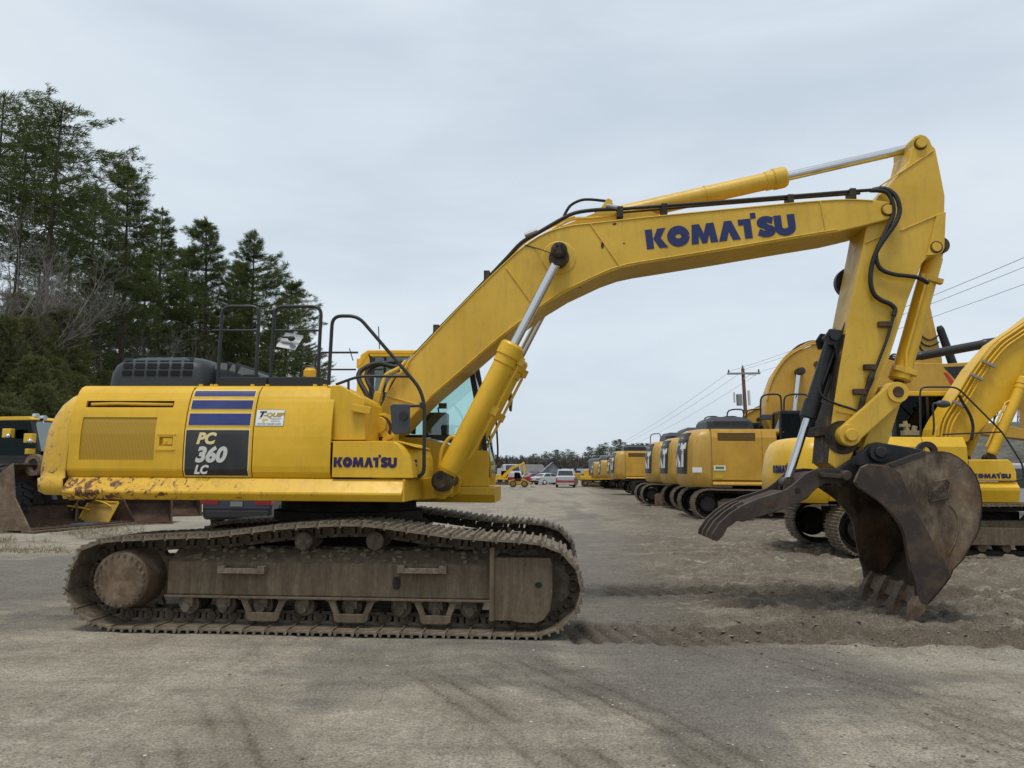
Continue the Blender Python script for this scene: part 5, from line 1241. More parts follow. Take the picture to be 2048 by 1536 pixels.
# hoses down the arm
hose([(1745, 380, 1.44), (1768, 377, 1.40), (1788, 388, 1.36), (1797, 405, 1.34), (1799, 425, 1.34), (1790, 448, 1.34), (1770, 476, 1.36), (1752, 505, 1.38), (1743, 535, 1.40), (1741, 565, 1.40), (1748, 588, 1.41), (1762, 600, 1.42), (1780, 608, 1.42), (1790, 618, 1.42), (1787, 632, 1.42)], .026, M_rubber, 'hydraulic_hose', arm, 10)
hose([(1740, 381, 1.40), (1772, 384, 1.38), (1785, 405, 1.36), (1786, 430, 1.36), (1774, 458, 1.36), (1762, 482, 1.37), (1752, 505, 1.39), (1756, 530, 1.40), (1768, 542, 1.40), (1790, 549, 1.40), (1815, 552, 1.40), (1838, 556, 1.42), (1856, 566, 1.46)], .024, M_rubber, 'hydraulic_hose', arm, 10)
hose([(1787, 632, 1.42), (1776, 672, 1.42), (1758, 720, 1.42), (1748, 745, 1.42), (1732, 790, 1.42), (1724, 812, 1.42)], .017, M_rubber, 'hydraulic_pipe', arm)
hose([(1652, 690, 1.50), (1638, 760, 1.45), (1643, 790, 1.42), (1668, 806, 1.42), (1698, 816, 1.42), (1715, 822, 1.42)], .015, M_rubber, 'hydraulic_hose', arm)
for x, y in ((1776, 648), (1747, 734), (1726, 783)):
    mb = MB(); p = P(x, y, 1.43); mb.box((p[0] - .11, 1.40, p[2] - .035), (p[0] + .03, 1.458, p[2] + .03)); mb.build('pipe_clamp', M_rust, arm, 0.008)
mb = MB(); mb.rod([(P(1746, 745, 1.42), .022), (P(1742, 756, 1.42), .040), (P(1738, 768, 1.42), .034), (P(1733, 780, 1.42), .026)], 8); mb.build('valve', M_pin, arm)
mb = MB(); mb.rod([(P(1727, 795, 1.42), .03), (P(1720, 822, 1.42), .030)], 10); mb.build('hose_end', M_pin, arm)
# dark disc showing behind the arm (a work lamp bracket on the far side)
mb = MB(); c = Q(1690, 567, 2.05); mb.cyl((c[0] + .06, 2.0, c[1]), (c[0] + .06, 2.08, c[1]), .19, n=28); mb.build('hose_reel_disc', M_black, arm)
# ---- bucket cylinder and links
a, b = Q(1872, 496, 1.71), Q(1792, 785, 1.71)
o = node('bucket_cylinder', EX); A, B = Vector((a[0], 1.71, a[1])), Vector((b[0], 1.71, b[1])); d = (B - A).normalized(); side = Vector((-d.z, 0, d.x))
mb = MB(); mb.rod([(A + d * .04, .09), (A + d * .12, .095), (A + d * .13, .105), (A + d * 1.50, .105), (A + d * 1.51, .125), (A + d * 1.64, .125), (A + d * 1.66, .10)], 24); mb.build('barrel', M_yel, o)
mb = MB(); mb.cyl(A + d * 1.64, B - d * .05, .055, n=18); mb.build('rod', M_rust, o)
mb = MB(); mb.cyl(A - Vector((0, .12, 0)), A + Vector((0, .12, 0)), .10, n=20); mb.build('upper_eye', M_pin, o)
mb = MB(); mb.tube([A + d * .4 - side * .06 + Vector((0, -.13, 0)), A + d * 1.35 - side * .06 + Vector((0, -.13, 0)), A + d * 1.58 + Vector((0, -.13, 0))], .018, 8); mb.build('feed_pipe', M_yel, o)
for t in (.42, 1.55): 
    mb = MB(); mb.bar(A + d * t + Vector((0, -.10, 0)) - side * .13, A + d * t + Vector((0, -.10, 0)) + side * .13, .06, .07, (0, 1, 0)); mb.build('pipe_clamp', M_arm, o, 0.006)
hp = Q(1792, 785, 1.37); bpn = Q(1752, 905, 1.40); ip = Q(1694, 871, 1.40)
def strap(p, q, w, v0, v1, mb):
    p, q = Vector((p[0], 0, p[1])), Vector((q[0], 0, q[1])); d = (q - p).normalized(); n = Vector((-d.z, 0, d.x)); out = []
    for i in range(9): a_ = math.pi * i / 8; r_ = w * .62; out.append(p + (n * math.cos(a_) - d * math.sin(a_)) * r_)
    for i in range(9): a_ = math.pi * i / 8; r_ = w * .62; out.append(q + (-n * math.cos(a_) + d * math.sin(a_)) * r_)
    mid = [(o.x, o.z) for o in out]; mb.prism(mid, v0, v1)
for v0, v1 in ((1.34, 1.43), (1.99, 2.08)):
    mb = MB(); strap(hp, ip, .19, v0, v1, mb); mb.build('idler_link', M_arm, EX, 0.014)
for v0, v1 in ((1.47, 1.58), (1.84, 1.95)):
    mb = MB(); strap(hp, bpn, .20, v0, v1, mb); mb.build('bucket_link', M_arm, EX, 0.014)
mb = MB(); mb.rod([((hp[0], 1.30, hp[1]), .055), ((hp[0], 1.31, hp[1]), .06), ((hp[0], 2.1, hp[1]), .06)], 18); lp_ = mb.build('link_pin', M_rust, EX); mb = MB(); mb.ring((hp[0], 1.325, hp[1]), (0, 1, 0), .062, .112, .03, 24); mb.build('pin_collar', M_arm, lp_)
mb = MB(); mb.rod([((ip[0], 1.245, ip[1]), .06), ((ip[0], 1.26, ip[1]), .07), ((ip[0], 1.30, ip[1]), .07), ((ip[0], 1.301, ip[1]), .115), ((ip[0], 1.338, ip[1]), .125), ((ip[0], 2.1, ip[1]), .06)], 24); mb.build('link_pin', M_arm, EX)
mb = MB(); mb.ring((ip[0] - .03, AV0 - .004, ip[1] - .02), (0, 1, 0), .05, .19, .008, 24); mb.build('grease_stain', M_pin, EX)

# ---- bucket
KV0, KV1 = 1.06, 2.42
bk = node('bucket', EX)
def BQ(x, y): return Q(x, y, KV0)
# photographed outline of the near side plate
side = [(1713, 952), (1722, 934), (1736, 928), (1758, 929), (1780.6, 931.6), (1817, 921), (1845, 910), (1869, 904), (1886, 904), (1900, 907), (1914, 914), (1928, 924), (1940, 936), (1950, 951), (1957, 968), (1961.5, 988), (1963, 1006), (1962, 1030), (1957.6, 1058), (1951, 1074), (1942, 1089), (1926, 1118), (1905.6, 1139), (1900, 1154), (1885, 1174), (1869, 1193), (1848, 1214), (1838, 1207),
        (1831, 1185), (1828, 1165), (1819.6, 1141), (1813, 1105), (1806.6, 1068), (1799, 1050), (1786, 1032), (1770, 1013.6), (1755, 1001), (1739, 990), (1715.5, 974.6), (1708, 964)]
sp_ = [BQ(*p) for p in side]
for v0, v1 in ((KV0, KV0 + .035), (KV1 - .035, KV1)):
    mb = MB(); mb.prism(sp_, v0, v1); mb.build('side_plate', M_bucket, bk, 0.006)
# darker reinforcing cheek on the near side
ch = [(1709, 964), (1722, 935), (1736, 929), (1779, 933), (1800, 946), (1815, 985), (1838, 1033), (1865, 1082), (1893, 1130), (1899, 1150), (1885, 1172), (1850, 1210), (1839, 1205), (1832, 1185), (1829, 1165), (1820.6, 1141), (1814, 1105), (1807.6, 1068), (1800, 1050), (1787, 1032), (1771, 1014.6), (1740, 991), (1716, 975)]
mb = MB(); mb.prism([BQ(*p) for p in ch], KV0 - .018, KV0 - .001); mb.build('cheek_plate', rough_metal('cheek_steel', (0.040, 0.030, 0.026), (0.120, 0.075, 0.045), 0.6, 2.2, lo=.48, hi=.70, bmp=.2), bk, 0.006)
cp = [(1900, 1010), (1914, 1030), (1916, 1056), (1909, 1086), (1896, 1110)]
mb = MB(); mb.tube([P(x, y, KV0 - .002) for x, y in cp], .010, 6, 4); mb.build('weld_seam', M_bucket, bk)
# wrapper: the curved back from the top to the lip
wr = [sp_[i] for i in range(2, 27)]
mid = Vector((sum(p[0] for p in sp_) / len(sp_), sum(p[1] for p in sp_) / len(sp_)))
inner = [(p[0] + (mid.x - p[0]) * .05, p[1] + (mid.y - p[1]) * .05) for p in wr]
outer = [(p[0] + (p[0] - mid.x) * .012, p[1] + (p[1] - mid.y) * .012) for p in wr]
mb = MB(); n = len(wr); vs = []
for v in (KV0 + .0355, KV1 - .0355): vs += [(p[0], v, p[1]) for p in inner]
for v in (KV0 - .006, KV1 + .006): vs += [(p[0], v, p[1]) for p in outer]
fs = []
for i in range(n - 1):
    fs += [(i, i + 1, n + i + 1, n + i), (2 * n + i, 3 * n + i, 3 * n + i + 1, 2 * n + i + 1), (i, 2 * n + i, 2 * n + i + 1, i + 1), (n + i, n + i + 1, 3 * n + i + 1, 3 * n + i)]
fs += [(0, n, 3 * n, 2 * n), (n - 1, 3 * n - 1, 4 * n - 1, 2 * n - 1)]
mb.add(vs, fs, True); mb.build('bucket_shell', rough_metal('shell_steel', (0.030, 0.022, 0.018), (0.085, 0.055, 0.035), 0.65, 3.0), bk)
# lip and teeth
lipa, lipb = BQ(1855, 1190), BQ(1836, 1214)
mb = MB(); mb.prism([BQ(1872, 1180), BQ(1848, 1214), BQ(1836, 1212), BQ(1850, 1180)], KV0 + .036, KV1 - .036); mb.build('lip', M_tooth, bk, 0.006)
ta, tb_ = Q(1846, 1196, KV0), Q(1822, 1247, KV0)
for v in (KV0 + .045, KV0 + .47, KV0 + .90, KV1 - .055):
    pA, pB = Vector((ta[0], v, ta[1])), Vector((tb_[0], v, max(.01, tb_[1]))); d = (pB - pA).normalized(); n = Vector((-d.z, 0, d.x)); L = (pB - pA).length
    def sec(t, w, h): c_ = pA + d * (L * t); return [c_ + n * h + Vector((0, -w, 0)), c_ + n * h + Vector((0, w, 0)), c_ - n * h + Vector((0, w, 0)), c_ - n * h + Vector((0, -w, 0))]
    ad = MB(); ad.loft([sec(-.35, .05, .05), sec(.0, .062, .065), sec(.30, .060, .060), sec(.36, .052, .05)])
    t_ = ad.build('tooth_adapter', M_tooth, bk, 0.008)
    tt = MB(); tt.loft([sec(.30, .070, .068), sec(.38, .070, .066), sec(.62, .064, .048), sec(.85, .056, .028), sec(1.0, .048, .012)]); tt.build('tooth', M_tooth, bk, 0.008)
# black brackets
ears = [(1664, 942), (1690, 926), (1713, 911), (1727, 899), (1736, 889), (1746, 885.5), (1761, 886), (1819, 895), (1862, 905), (1840, 914), (1800, 930), (1740, 940), (1716, 962), (1700, 972), (1683, 974), (1668, 962)]
for v0, v1 in ((1.36, 1.44), (1.98, 2.06)):
    mb = MB(); mb.prism(poly(ears, 1.40), v0, v1); mb.build('bracket', M_bblack, bk, 0.012)
mb = MB(); mb.rod([((bpn[0], 1.255, bpn[1]), .05), ((bpn[0], 1.262, bpn[1]), .062), ((bpn[0], 1.29, bpn[1]), .062), ((bpn[0], 1.291, bpn[1]), .105), ((bpn[0], 1.365, bpn[1]), .115), ((bpn[0], 2.1, bpn[1]), .06)], 26); mb.build('bracket_pin', M_bblack, bk)
hpn = Q(1686, 951, 1.30); mb = MB(); mb.rod([((hpn[0], 1.17, hpn[1]), .045), ((hpn[0], 1.18, hpn[1]), .055), ((hpn[0], 2.2, hpn[1]), .055)], 20); mb.build('hinge_pin', M_thumb, bk)
ec = Q(1853, 903, 1.72); mb = MB(); mb.ring((ec[0], 1.72, ec[1]), (0, 1, 0), .052, .115, .06, 24); mb.prism([(ec[0] - .16, ec[1] - .14), (ec[0] + .16, ec[1] - .14), (ec[0] + .10, ec[1] - .055), (ec[0] - .10, ec[1] - .055)], 1.695, 1.745); mb.build('lifting_eye', M_bdark, bk, 0.01)
mb = MB(); mb.bar(P(1780, 932, KV0 - .01), P(1850, 906, KV0 - .01), .05, .02, (0, 1, 0)); mb.build('top_edge_bar', M_bdark, bk, 0.004)
mb = MB(); mb.prism(poly([(1722, 1063), (1730, 1090), (1742, 1122), (1736, 1110), (1722, 1090), (1720, 1075)], KV1), KV1 - .03, KV1 + .06); mb.build('side_cutter', M_bdark, bk)
# raised maker's emblem: a slanted hexagon with a word
e0, e1 = Vector((*BQ(1855, 998), 0)), Vector((*BQ(1896, 966), 0)); dd = (e1 - e0).normalized(); nn = Vector((-dd.y, dd.x, 0)); L = (e1 - e0).length
hexp = [e0 + nn * .0, e0 + dd * .02 + nn * .10 * 1.0, e0 + dd * L * .55 + nn * .13, e1 + nn * .0, e0 + dd * L * .98 - nn * .10, e0 + dd * L * .45 - nn * .13]
he = [Vector((*BQ(x, y), 0)) for x, y in ((1857, 998), (1867, 964), (1893, 958), (1901, 966), (1893, 996), (1862, 1003))]
mb = MB()
for i in range(6):
    a_, b_ = he[i], he[(i + 1) % 6]; mb.bar((a_.x, KV0 - .006, a_.y), (b_.x, KV0 - .006, b_.y), .014, .016, (0, 1, 0))
em = mb.build('emblem', M_bucket, bk, 0.003)
cz = sum(p.y for p in he) / 6; cxx = sum(p.x for p in he) / 6; hh = .085
org = e0 + dd * .022 - nn * hh * .42
font_text('emblem_print', 'HENSLEY', M_bdark, em, (org.x, KV0 - .004, org.y), (dd.x * .072, 0, dd.y * .072), (nn.x * hh, 0, nn.y * hh), (0, -1, 0), .02, 0, .004)

# ---- thumb and its cylinder
th = node('thumb', EX)
TV0 = 1.30
tn = [(1423, 1079), (1425, 1067.5), (1439, 1046), (1458.6, 1028), (1484, 1011), (1517, 997), (1544.5, 989), (1572, 979.6), (1591, 966), (1611, 948), (1630, 938.6), (1654, 935.7), (1680, 938), (1696, 943), (1700, 952), (1696, 963), (1682, 969), (1654, 966), (1640, 972), (1626.6, 983.5), (1615, 997), (1595, 1007), (1556, 1022.6), (1517, 1034), (1486, 1044), (1474, 1042), (1464.5, 1050), (1454.7, 1055.8), (1447, 1071.4), (1435, 1083)]
tq = poly(tn, TV0)
hole_c = Q(1595, 982, TV0)
for v in (TV0, 2.06):
    mb = MB(); mb.prism(tq, v, v + .05); mb.build('thumb_plate', M_thumb, th, 0.006)
    mb = MB(); mb.cyl((hole_c[0], v - .003, hole_c[1]), (hole_c[0], v + .02, hole_c[1]), .033, n=18); mb.build('pin_hole', M_under, th)
tipq = poly([(1423, 1079), (1425, 1067.5), (1439, 1046), (1458.6, 1028), (1484, 1011), (1500, 1004), (1506, 1036), (1486, 1044), (1474, 1042), (1464.5, 1050), (1454.7, 1055.8), (1447, 1071.4), (1435, 1083)], TV0)
for v in (1.60, 1.83):
    mb = MB(); mb.prism(tipq, v, v + .05); mb.build('thumb_finger', M_thumb, th, 0.006)
mb = MB(); mb.prism(poly([(1484, 1016), (1580, 982), (1584, 990), (1486, 1025)], TV0), TV0 + .052, 2.058); mb.prism(poly([(1600, 968), (1630, 946), (1655, 942), (1655, 955), (1632, 960), (1606, 982)], TV0), TV0 + .052, 2.058); mb.build('thumb_web', M_rust, th)
mb = MB(); mb.prism(poly([(1526, 1006), (1550, 1002), (1552, 1010), (1546, 1014), (1530, 1012)], TV0), TV0 - .003, TV0 + .001); mb.build('logo_print', M_rust, th)
mb = MB(); mb.bar(P(1640, 950, 1.24), P(1690, 953, 1.24), .05, .10, (0, 1, 0)); mb.build('pin_keeper', M_thumb, th, 0.01)
a, b = Q(1668, 672, 1.71), Q(1574, 966, 1.71)
o = node('thumb_cylinder', EX); A, B = Vector((a[0], 1.71, a[1])), Vector((b[0], 1.71, b[1])); d = (B - A).normalized()
mb = MB(); mb.rod([(A + d * .02, .07), (A + d * .08, .082), (A + d * .80, .082), (A + d * .81, .098), (A + d * 1.02, .098), (A + d * 1.03, .07)], 22); mb.build('barrel', M_bblack, o)
mb = MB(); mb.cyl(A + d * 1.0, B - d * .04, .045, n=18); mb.build('rod', M_chrome, o)
mb = MB(); mb.cyl(B - Vector((0, .1, 0)), B + Vector((0, .1, 0)), .07, n=16); mb.prism([(B.x - .10, B.z - .22), (B.x + .07, B.z - .24), (B.x + .05, B.z + .04), (B.x - .05, B.z + .04)], 1.60, 1.64); mb.prism([(B.x - .10, B.z - .22), (B.x + .07, B.z - .24), (B.x + .05, B.z + .04), (B.x - .05, B.z + .04)], 1.78, 1.82); mb.build('rod_clevis', M_thumb, o, 0.006)
mb = MB(); mb.tube([A + d * .12 + Vector((.09, -.06, 0)), A + d * .45 + Vector((.10, -.06, 0)), A + d * .8 + Vector((.10, -.06, 0))], .016, 8); mb.tube([A + d * .05 + Vector((.04, -.09, 0)), A + d * .3 + Vector((.03, -.10, 0)), A + d * .62 + Vector((.02, -.09, 0))], .016, 8); mb.build('feed_pipe', M_rubber, o)
br = [(1660, 657), (1684, 660), (1692, 640), (1698, 650), (1690, 700), (1682, 735), (1676, 736), (1672, 700), (1668, 690), (1655, 690), (1650, 672)]
mb = MB()
for v0, v1 in ((1.54, 1.58), (1.84, 1.88)): mb.prism(poly(br, 1.54), v0, v1)
mb.build('thumb_bracket', M_bblack, arm, 0.008)
mb = MB(); c = Q(1668, 672, 1.54); mb.cyl((c[0], 1.50, c[1]), (c[0], 1.92, c[1]), .055, n=18); mb.build('bracket_pin', M_bblack, arm)

# ================================================================== the row of parked excavators on the right
def row_frame(gx, gy, v_edge, rear_px, rear_u, yaw):
    g_ = ground_at(gx, gy); f = Frame(g_.x, g_.y, R(yaw)); f.o = f.o - f.V * v_edge
    u1, _ = f.Q(rear_px, gy - 8, v_edge); f.o = f.o + f.U * (u1 - rear_u); return f
def oval(u0, u1, h, z0=0.03, n=9, drop=0.0):
    r = h / 2; pts = []
    for i in range(n + 1):
        a = math.pi * i / n; pts.append((u0 + r - r * math.sin(a), z0 + r - r * math.cos(a)))
    k = 6
    for i in range(1, k): t = i / k; pts.append((u0 + r + (u1 - u0 - 2 * r) * t, z0 + h - drop * 4 * t * (1 - t)))
    for i in range(n + 1):
        a = math.pi * i / n; pts.append((u1 - r + r * math.sin(a), z0 + r + r * math.cos(a)))
    for i in range(1, k): t = i / k; pts.append((u1 - r - (u1 - u0 - 2 * r) * t, z0))
    return pts
_shoe_cache = {}
def gen_tracks(root, v_in, width, u0, u1, h, separate, m_shade=None, pitch=0.20):
    """two crawler tracks; v_in = inner edge of each"""
    pts = oval(u0, u1, h, 0.035, drop=0.02); st, sp = path_stations(pts, pitch); key = (round(width, 2), round(sp, 3))
    if key not in _shoe_cache: _shoe_cache[key] = shoe_mesh('track_shoe', width, sp, 3, 0.03)
    for s in (-1, 1):
        vo = -v_in - width if s < 0 else v_in; t = node('track', root) if separate else None
        if separate:
            for (u, z, tx, tz) in st: instance(_shoe_cache[key], 'track_shoe', t, Matrix(((tx, 0, -tz, u), (0, 1, 0, vo), (tz, 0, tx, z), (0, 0, 0, 1))))
        else:
            mb = MB(); src = _shoe_cache[key]; sv = [v.co.copy() for v in src.vertices]; sf = [tuple(p.vertices) for p in src.polygons]
            for (u, z, tx, tz) in st: mb.add([(u + c.x * tx - c.z * tz, vo + c.y, z + c.x * tz + c.z * tx) for c in sv], sf)
            mb.build('track', M_shoe, root, kind='stuff')
        va, vb = vo + width * .30, vo + width * .70
        ins = [(u + (-tz) * -.075, z + tx * -.075) for (u, z, tx, tz) in st]
        mb = MB(); n = len(st); vs = []
        for v in (va, vb): vs += [(u + tz * .02, v, z - tx * .02) for (u, z, tx, tz) in st] + [(u + tz * .12, v, z - tx * .12) for (u, z, tx, tz) in st]
        fs = []
        for i in range(n):
            j = (i + 1) % n; fs += [(i, j, n + j, n + i), (2 * n + i, 3 * n + i, 3 * n + j, 2 * n + j), (n + i, n + j, 3 * n + j, 3 * n + i)]
        mb.add(vs, fs); mb.build('chain', M_under if m_shade else M_track, root)  # on row machines the shade under the body is put into the chain colour
        mb = MB(); zt_ = h * .62; o_ = .02 if s < 0 else .0
        mb.box((u0 + h * .85, vo + width * .12, h * .27), (u1 - h * .55, vo + width * .85, h * .60)); mb.prism([(u0 + h * .85, h * .60 + .001), (u1 - h * .6, h * .60 + .001), (u1 - h * .75, h * .72), (u0 + h * 1.1, h * .72)], vo + width * .25, vo + width * .75)
        for k in range(7):
            u = u0 + h * .95 + (u1 - u0 - h * 1.75) * k / 6; mb.cyl((u, vo + width * .22, h * .22), (u, vo + width * .78, h * .22), h * .085, n=12)
        fr = mb.build('track_frame', M_frame, root, 0.01)
        mb = MB(); c = u0 + h / 2; mb.rod([((c, vo + width * .16, h / 2 + .03), h * .18), ((c, vo + width * .18, h / 2 + .03), h * .25), ((c, vo + width * .42, h / 2 + .03), h * .26), ((c, vo + width * .43, h / 2 + .03), h * .32), ((c, vo + width * .6, h / 2 + .03), h * .32)], 24); mb.build('final_drive', m_shade or M_drive, root)  # drive coloured dark the same way, for shade beneath the body
        mb = MB(); c = u1 - h / 2; mb.rod([((c, vo + width * .3, h / 2 + .03), h * .3), ((c, vo + width * .7, h / 2 + .03), h * .36), ], 24); mb.build('idler', M_track, root)
def gen_body(root, S_, paint_m, cw_m, brand, letters_tail=None):
    """upper structure; S_ = dictionary of metric sizes"""
    W, ub, uf, zb_, zd, zt_, tl = S_['W'], S_['ub'], S_['uf'], S_['zb'], S_['zd'], S_['zt'], S_['tail']
    mb = MB(); mb.rod([((0, 0, S_['zb'] - .38), .62), ((0, 0, S_['zb'] - .12), .62), ((0, 0, S_['zb'] - .11), .7), ((0, 0, S_['zb'] + .02), .7)], 28); mb.box((-1.55, -.92, .30), (1.55, .92, zb_ - .16)); mb.build('slewing_ring', M_under, root)
    for s in (-1, 1):
        a = s * W
        mb = MB(); sweep_u(mb, [(a * .93, zd), (a, zd - .10), (a, zd - .16), (a * .96, zb_ + .02), (a * .7, zb_ + .025), (a * .7, zd)], ub + .02, uf)
        mb.build('deck_skirt', paint_m, root, 0.012)
    mb = MB(); mb.box((ub + .1, -W * .69, zb_ + .04), (uf - .05, W * .69, zd - .01)); mb.build('deck_floor', M_under, root)
    # counterweight
    rings = []
    for z, iu, iv in ((zb_ - .02, .10, .06), (zb_ + .08, .0, .0), (zb_ + .5, .0, .0), (zt_ - .55, .03, .01), (zt_ - .28, .08, .05), (zt_ - .10, .17, .12), (zt_ - .02, .30, .22), (zt_, .42, .3)):
        w = W - iv; t = tl + iu; b = S_.get('bulge', .25)
        rings.append([(ub, -w, z), (ub, w, z), (t + .30, w, z), (t + .10, w - .07, z), (t, w - .22, z), (t - b * .7, w * .45, z), (t - b, 0, z), (t - b * .7, -w * .45, z), (t, -w + .22, z), (t + .10, -w + .07, z), (t + .30, -w, z)])
        q_ = rings[-1]; rings[-1] = [tuple(p) for p in catmull([Vector(p) for p in q_[1:] + q_[:1]], 3)]
    mb = MB(); mb.loft([list(reversed(r)) for r in rings], True); cw = mb.build('counterweight', cw_m, root)
    if brand == 'cat':
        w2 = W * .66; z0_, z1_ = zb_ + .42, zt_ - .12; b = S_.get('bulge', .25)
        def tailu(v): 
            vs_ = [-W + .22, -W * .45, 0, W * .45, W - .22]; us_ = [tl, tl - b * .7, tl - b, tl - b * .7, tl]; return float(np.interp(v, vs_, us_))
        mb = MB(); vv = [-w2 + 2 * w2 * k / 10 for k in range(11)]
        zz_ = [z0_, z0_ + (z1_ - z0_) * .55, z0_ + (z1_ - z0_) * .82, z1_]; io = [.0, .01, .07, .16]
        for k in range(10):
            for j in range(3):
                mb.add([(tailu(vv[k]) + io[j] - .03, vv[k], zz_[j]), (tailu(vv[k + 1]) + io[j] - .03, vv[k + 1], zz_[j]), (tailu(vv[k + 1]) + io[j + 1] - .03, vv[k + 1], zz_[j + 1]), (tailu(vv[k]) + io[j + 1] - .03, vv[k], zz_[j + 1])], [(0, 3, 2, 1)])
        for k in (0, 10):
            for j in range(3): mb.add([(tailu(vv[k]) + io[j] - .03, vv[k], zz_[j]), (tailu(vv[k]) + io[j + 1] - .03, vv[k], zz_[j + 1]), (tailu(vv[k]) + io[j + 1] + .1, vv[k], zz_[j + 1]), (tailu(vv[k]) + io[j] + .1, vv[k], zz_[j])], [(0, 1, 2, 3)])
        pl_ = mb.build('logo_plate', M_black, root)
        lw = 2 * w2 * .94; hL = (z1_ - z0_) * .60; zl_ = z0_ + (z1_ - z0_) * .16
        mb = MB(); tw_ = glyph('C')[1] + glyph('A')[1] + glyph('t')[1]; sc_ = lw / tw_
        tmp = MB(); lettering(tmp, 'CAt', (0, 0, 0), (sc_, 0, 0), (0, 0, hL), (0, -1, 0), .006)
        # letters read from behind: their left lies on the far side
        def wrap(p): v = lw / 2 - p[0]; return (tailu(v) + float(np.interp(zl_ + p[2], zz_, io)) - .034 + p[1], v, zl_ + p[2])
        tmp.v = [wrap(p) for p in tmp.v]; tmp.build('lettering', M_white, pl_)
        mb = MB(); v0_ = lw / 2 - sc_ * (glyph('C')[1] + .56); mb.add([wrap((sc_ * (glyph('C')[1] + .56 + q), -.008, hh_)) for q, hh_ in ((-.36, 0), (.36, 0), (0, .5 * hL))], [(0, 1, 2)]); mb.build('logo_triangle', M_cat, pl_)
        mb = MB(); mb.box((tl - .02, -w2, z0_ - .10), (tl + .2, w2, z0_ - .02)); mb.build('bumper_strip', M_cream, root, .004) if 0 else None
    else:
        pass
    # side doors with a sloped upper edge
    cutu = [ub + .012] + S_['seams'] + [S_['ue']]
    for s in (-1, 1):
        for k in range(len(cutu) - 1):
            a, b_ = cutu[k], cutu[k + 1] - .012; q = s * W
            mb = MB(); sweep_u(mb, [(q * .985, zd + .006), (q * .985, zt_ - S_['slope']), (q * (1 - S_['inset']), zt_ - .01), (q * .7, zt_ - .01), (q * .7, zd + .006)], a, b_)
            d_ = mb.build('side_door', paint_m, root, 0.015)
            if k == 0 and S_.get('grille'):
                ga, gb, gz0, gz1 = S_['grille']; mb = MB(); nb = 8
                for i in range(nb): zz0 = gz0 + (gz1 - gz0) * i / nb; mb.box((ga, q * .985 - .012 if s < 0 else q * .985 - .01, zz0), (gb, q * .985 + .01 if s < 0 else q * .985 + .012, zz0 + (gz1 - gz0) / nb * .55))
                mb.build('grille', M_catgr, d_, kind='stuff')
                mb = MB(); mb.box((ga - .02, q * .985 - .004, gz0 - .02), (gb + .02, q * .985 + .004, gz1 + .02)); mb.build('grille_recess', M_bdark, d_)
    mb = MB(); mb.box((ub, -W * .72, zd), (S_['ue'] - .02, W * .72, zt_ - .02)); mb.build('engine_bay', M_under, root)
    # black hood
    hb = S_.get('hood')
    if hb:
        h0, h1, hz = hb; mb = MB(); rr = []
        for t, i in ((0, 0), (.6, .03), (.85, .10), (1, .24)):
            z = zt_ - .01 + (hz - zt_) * t; rr.append([(h0 + i, -W * .72 + i, z), (h1 - i * 1.8, -W * .72 + i, z), (h1 - i * 1.8, W * .72 - i, z), (h0 + i, W * .72 - i, z)])
        mb.loft(rr); ho = mb.build('engine_hood', M_hood, root, 0.04, 3)
        for k in range(2):
            mb = MB(); ua_ = h0 + .25 + k * (h1 - h0 - .4) * .5; mb.add([(ua_, -W * .72 + .008, zt_ + .05), (ua_ + (h1 - h0) * .36, -W * .72 + .008, zt_ + .05), (ua_ + (h1 - h0) * .36, -W * .72 + .025, zt_ + (hz - zt_) * .62), (ua_, -W * .72 + .025, zt_ + (hz - zt_) * .62)], [(0, 1, 2, 3)]); mb.build('hood_vent', M_black, ho)
    return cw
def gen_cab(root, u0, u1, v0, v1, z0, z1, m_lo, m_post, m_roof):
    cab = node('cab', root); s0 = z0 + (z1 - z0) * .42
    mb = MB(); mb.box((u0, v0, z0), (u1 - .02, v1, s0 - .15)); mb.build('lower_body', m_lo, cab, .03)
    mb = MB(); pf = [(u0, s0 - .148), (u0 + .03, z1 - .08), (u1 - .30, z1 - .08), (u1 - .02, s0), (u1 - .03, s0 - .148)]
    for v in (v0, v1 - .06):
        for i in range(5):
            a, b = pf[i], pf[(i + 1) % 5]; mb.bar((a[0], v + .03, a[1]), (b[0], v + .03, b[1]), .06, .09, (0, 1, 0))
        mb.bar((u0 + (u1 - u0) * .45, v + .03, s0 - .14), (u0 + (u1 - u0) * .45, v + .03, z1 - .09), .055, .08, (0, 1, 0))
    mb.build('window_frame', m_post, cab)
    for v in (v0 + .025, v1 - .03):
        mb = MB(); mb.prism(pf, v, v + .006); mb.build('side_window', M_dglass, cab)
    mb = MB(); mb.quad((pf[2][0], v0 + .07, pf[2][1]), (pf[2][0], v1 - .07, pf[2][1]), (pf[3][0], v1 - .07, pf[3][1]), (pf[3][0], v0 + .07, pf[3][1])); mb.build('windscreen', M_dglass, cab); mb = MB(); mb.quad((u0, v0 + .07, s0 - .14), (u0, v1 - .07, s0 - .14), (u0 + .03, v1 - .07, z1 - .09), (u0 + .03, v0 + .07, z1 - .09)); mb.build('rear_window', M_dglass, cab)
    mb = MB(); mb.prism([(u0 - .02, z1 - .10), (u0 + .05, z1), (u1 - .4, z1), (u1 - .24, z1 - .07), (u1 - .25, z1 - .10)], v0 - .02, v1 + .02); mb.build('roof', m_roof, cab, .02)
    mb = MB(); mb.box((u0 + .25, v0 + .25, z0 + .55), (u0 + .75, v1 - .25, z0 + .8)); mb.box((u0 + .2, v0 + .28, z0 + .805), (u0 + .36, v1 - .28, z0 + 1.4)); mb.build('seat', M_seat, cab, .04)
    return cab
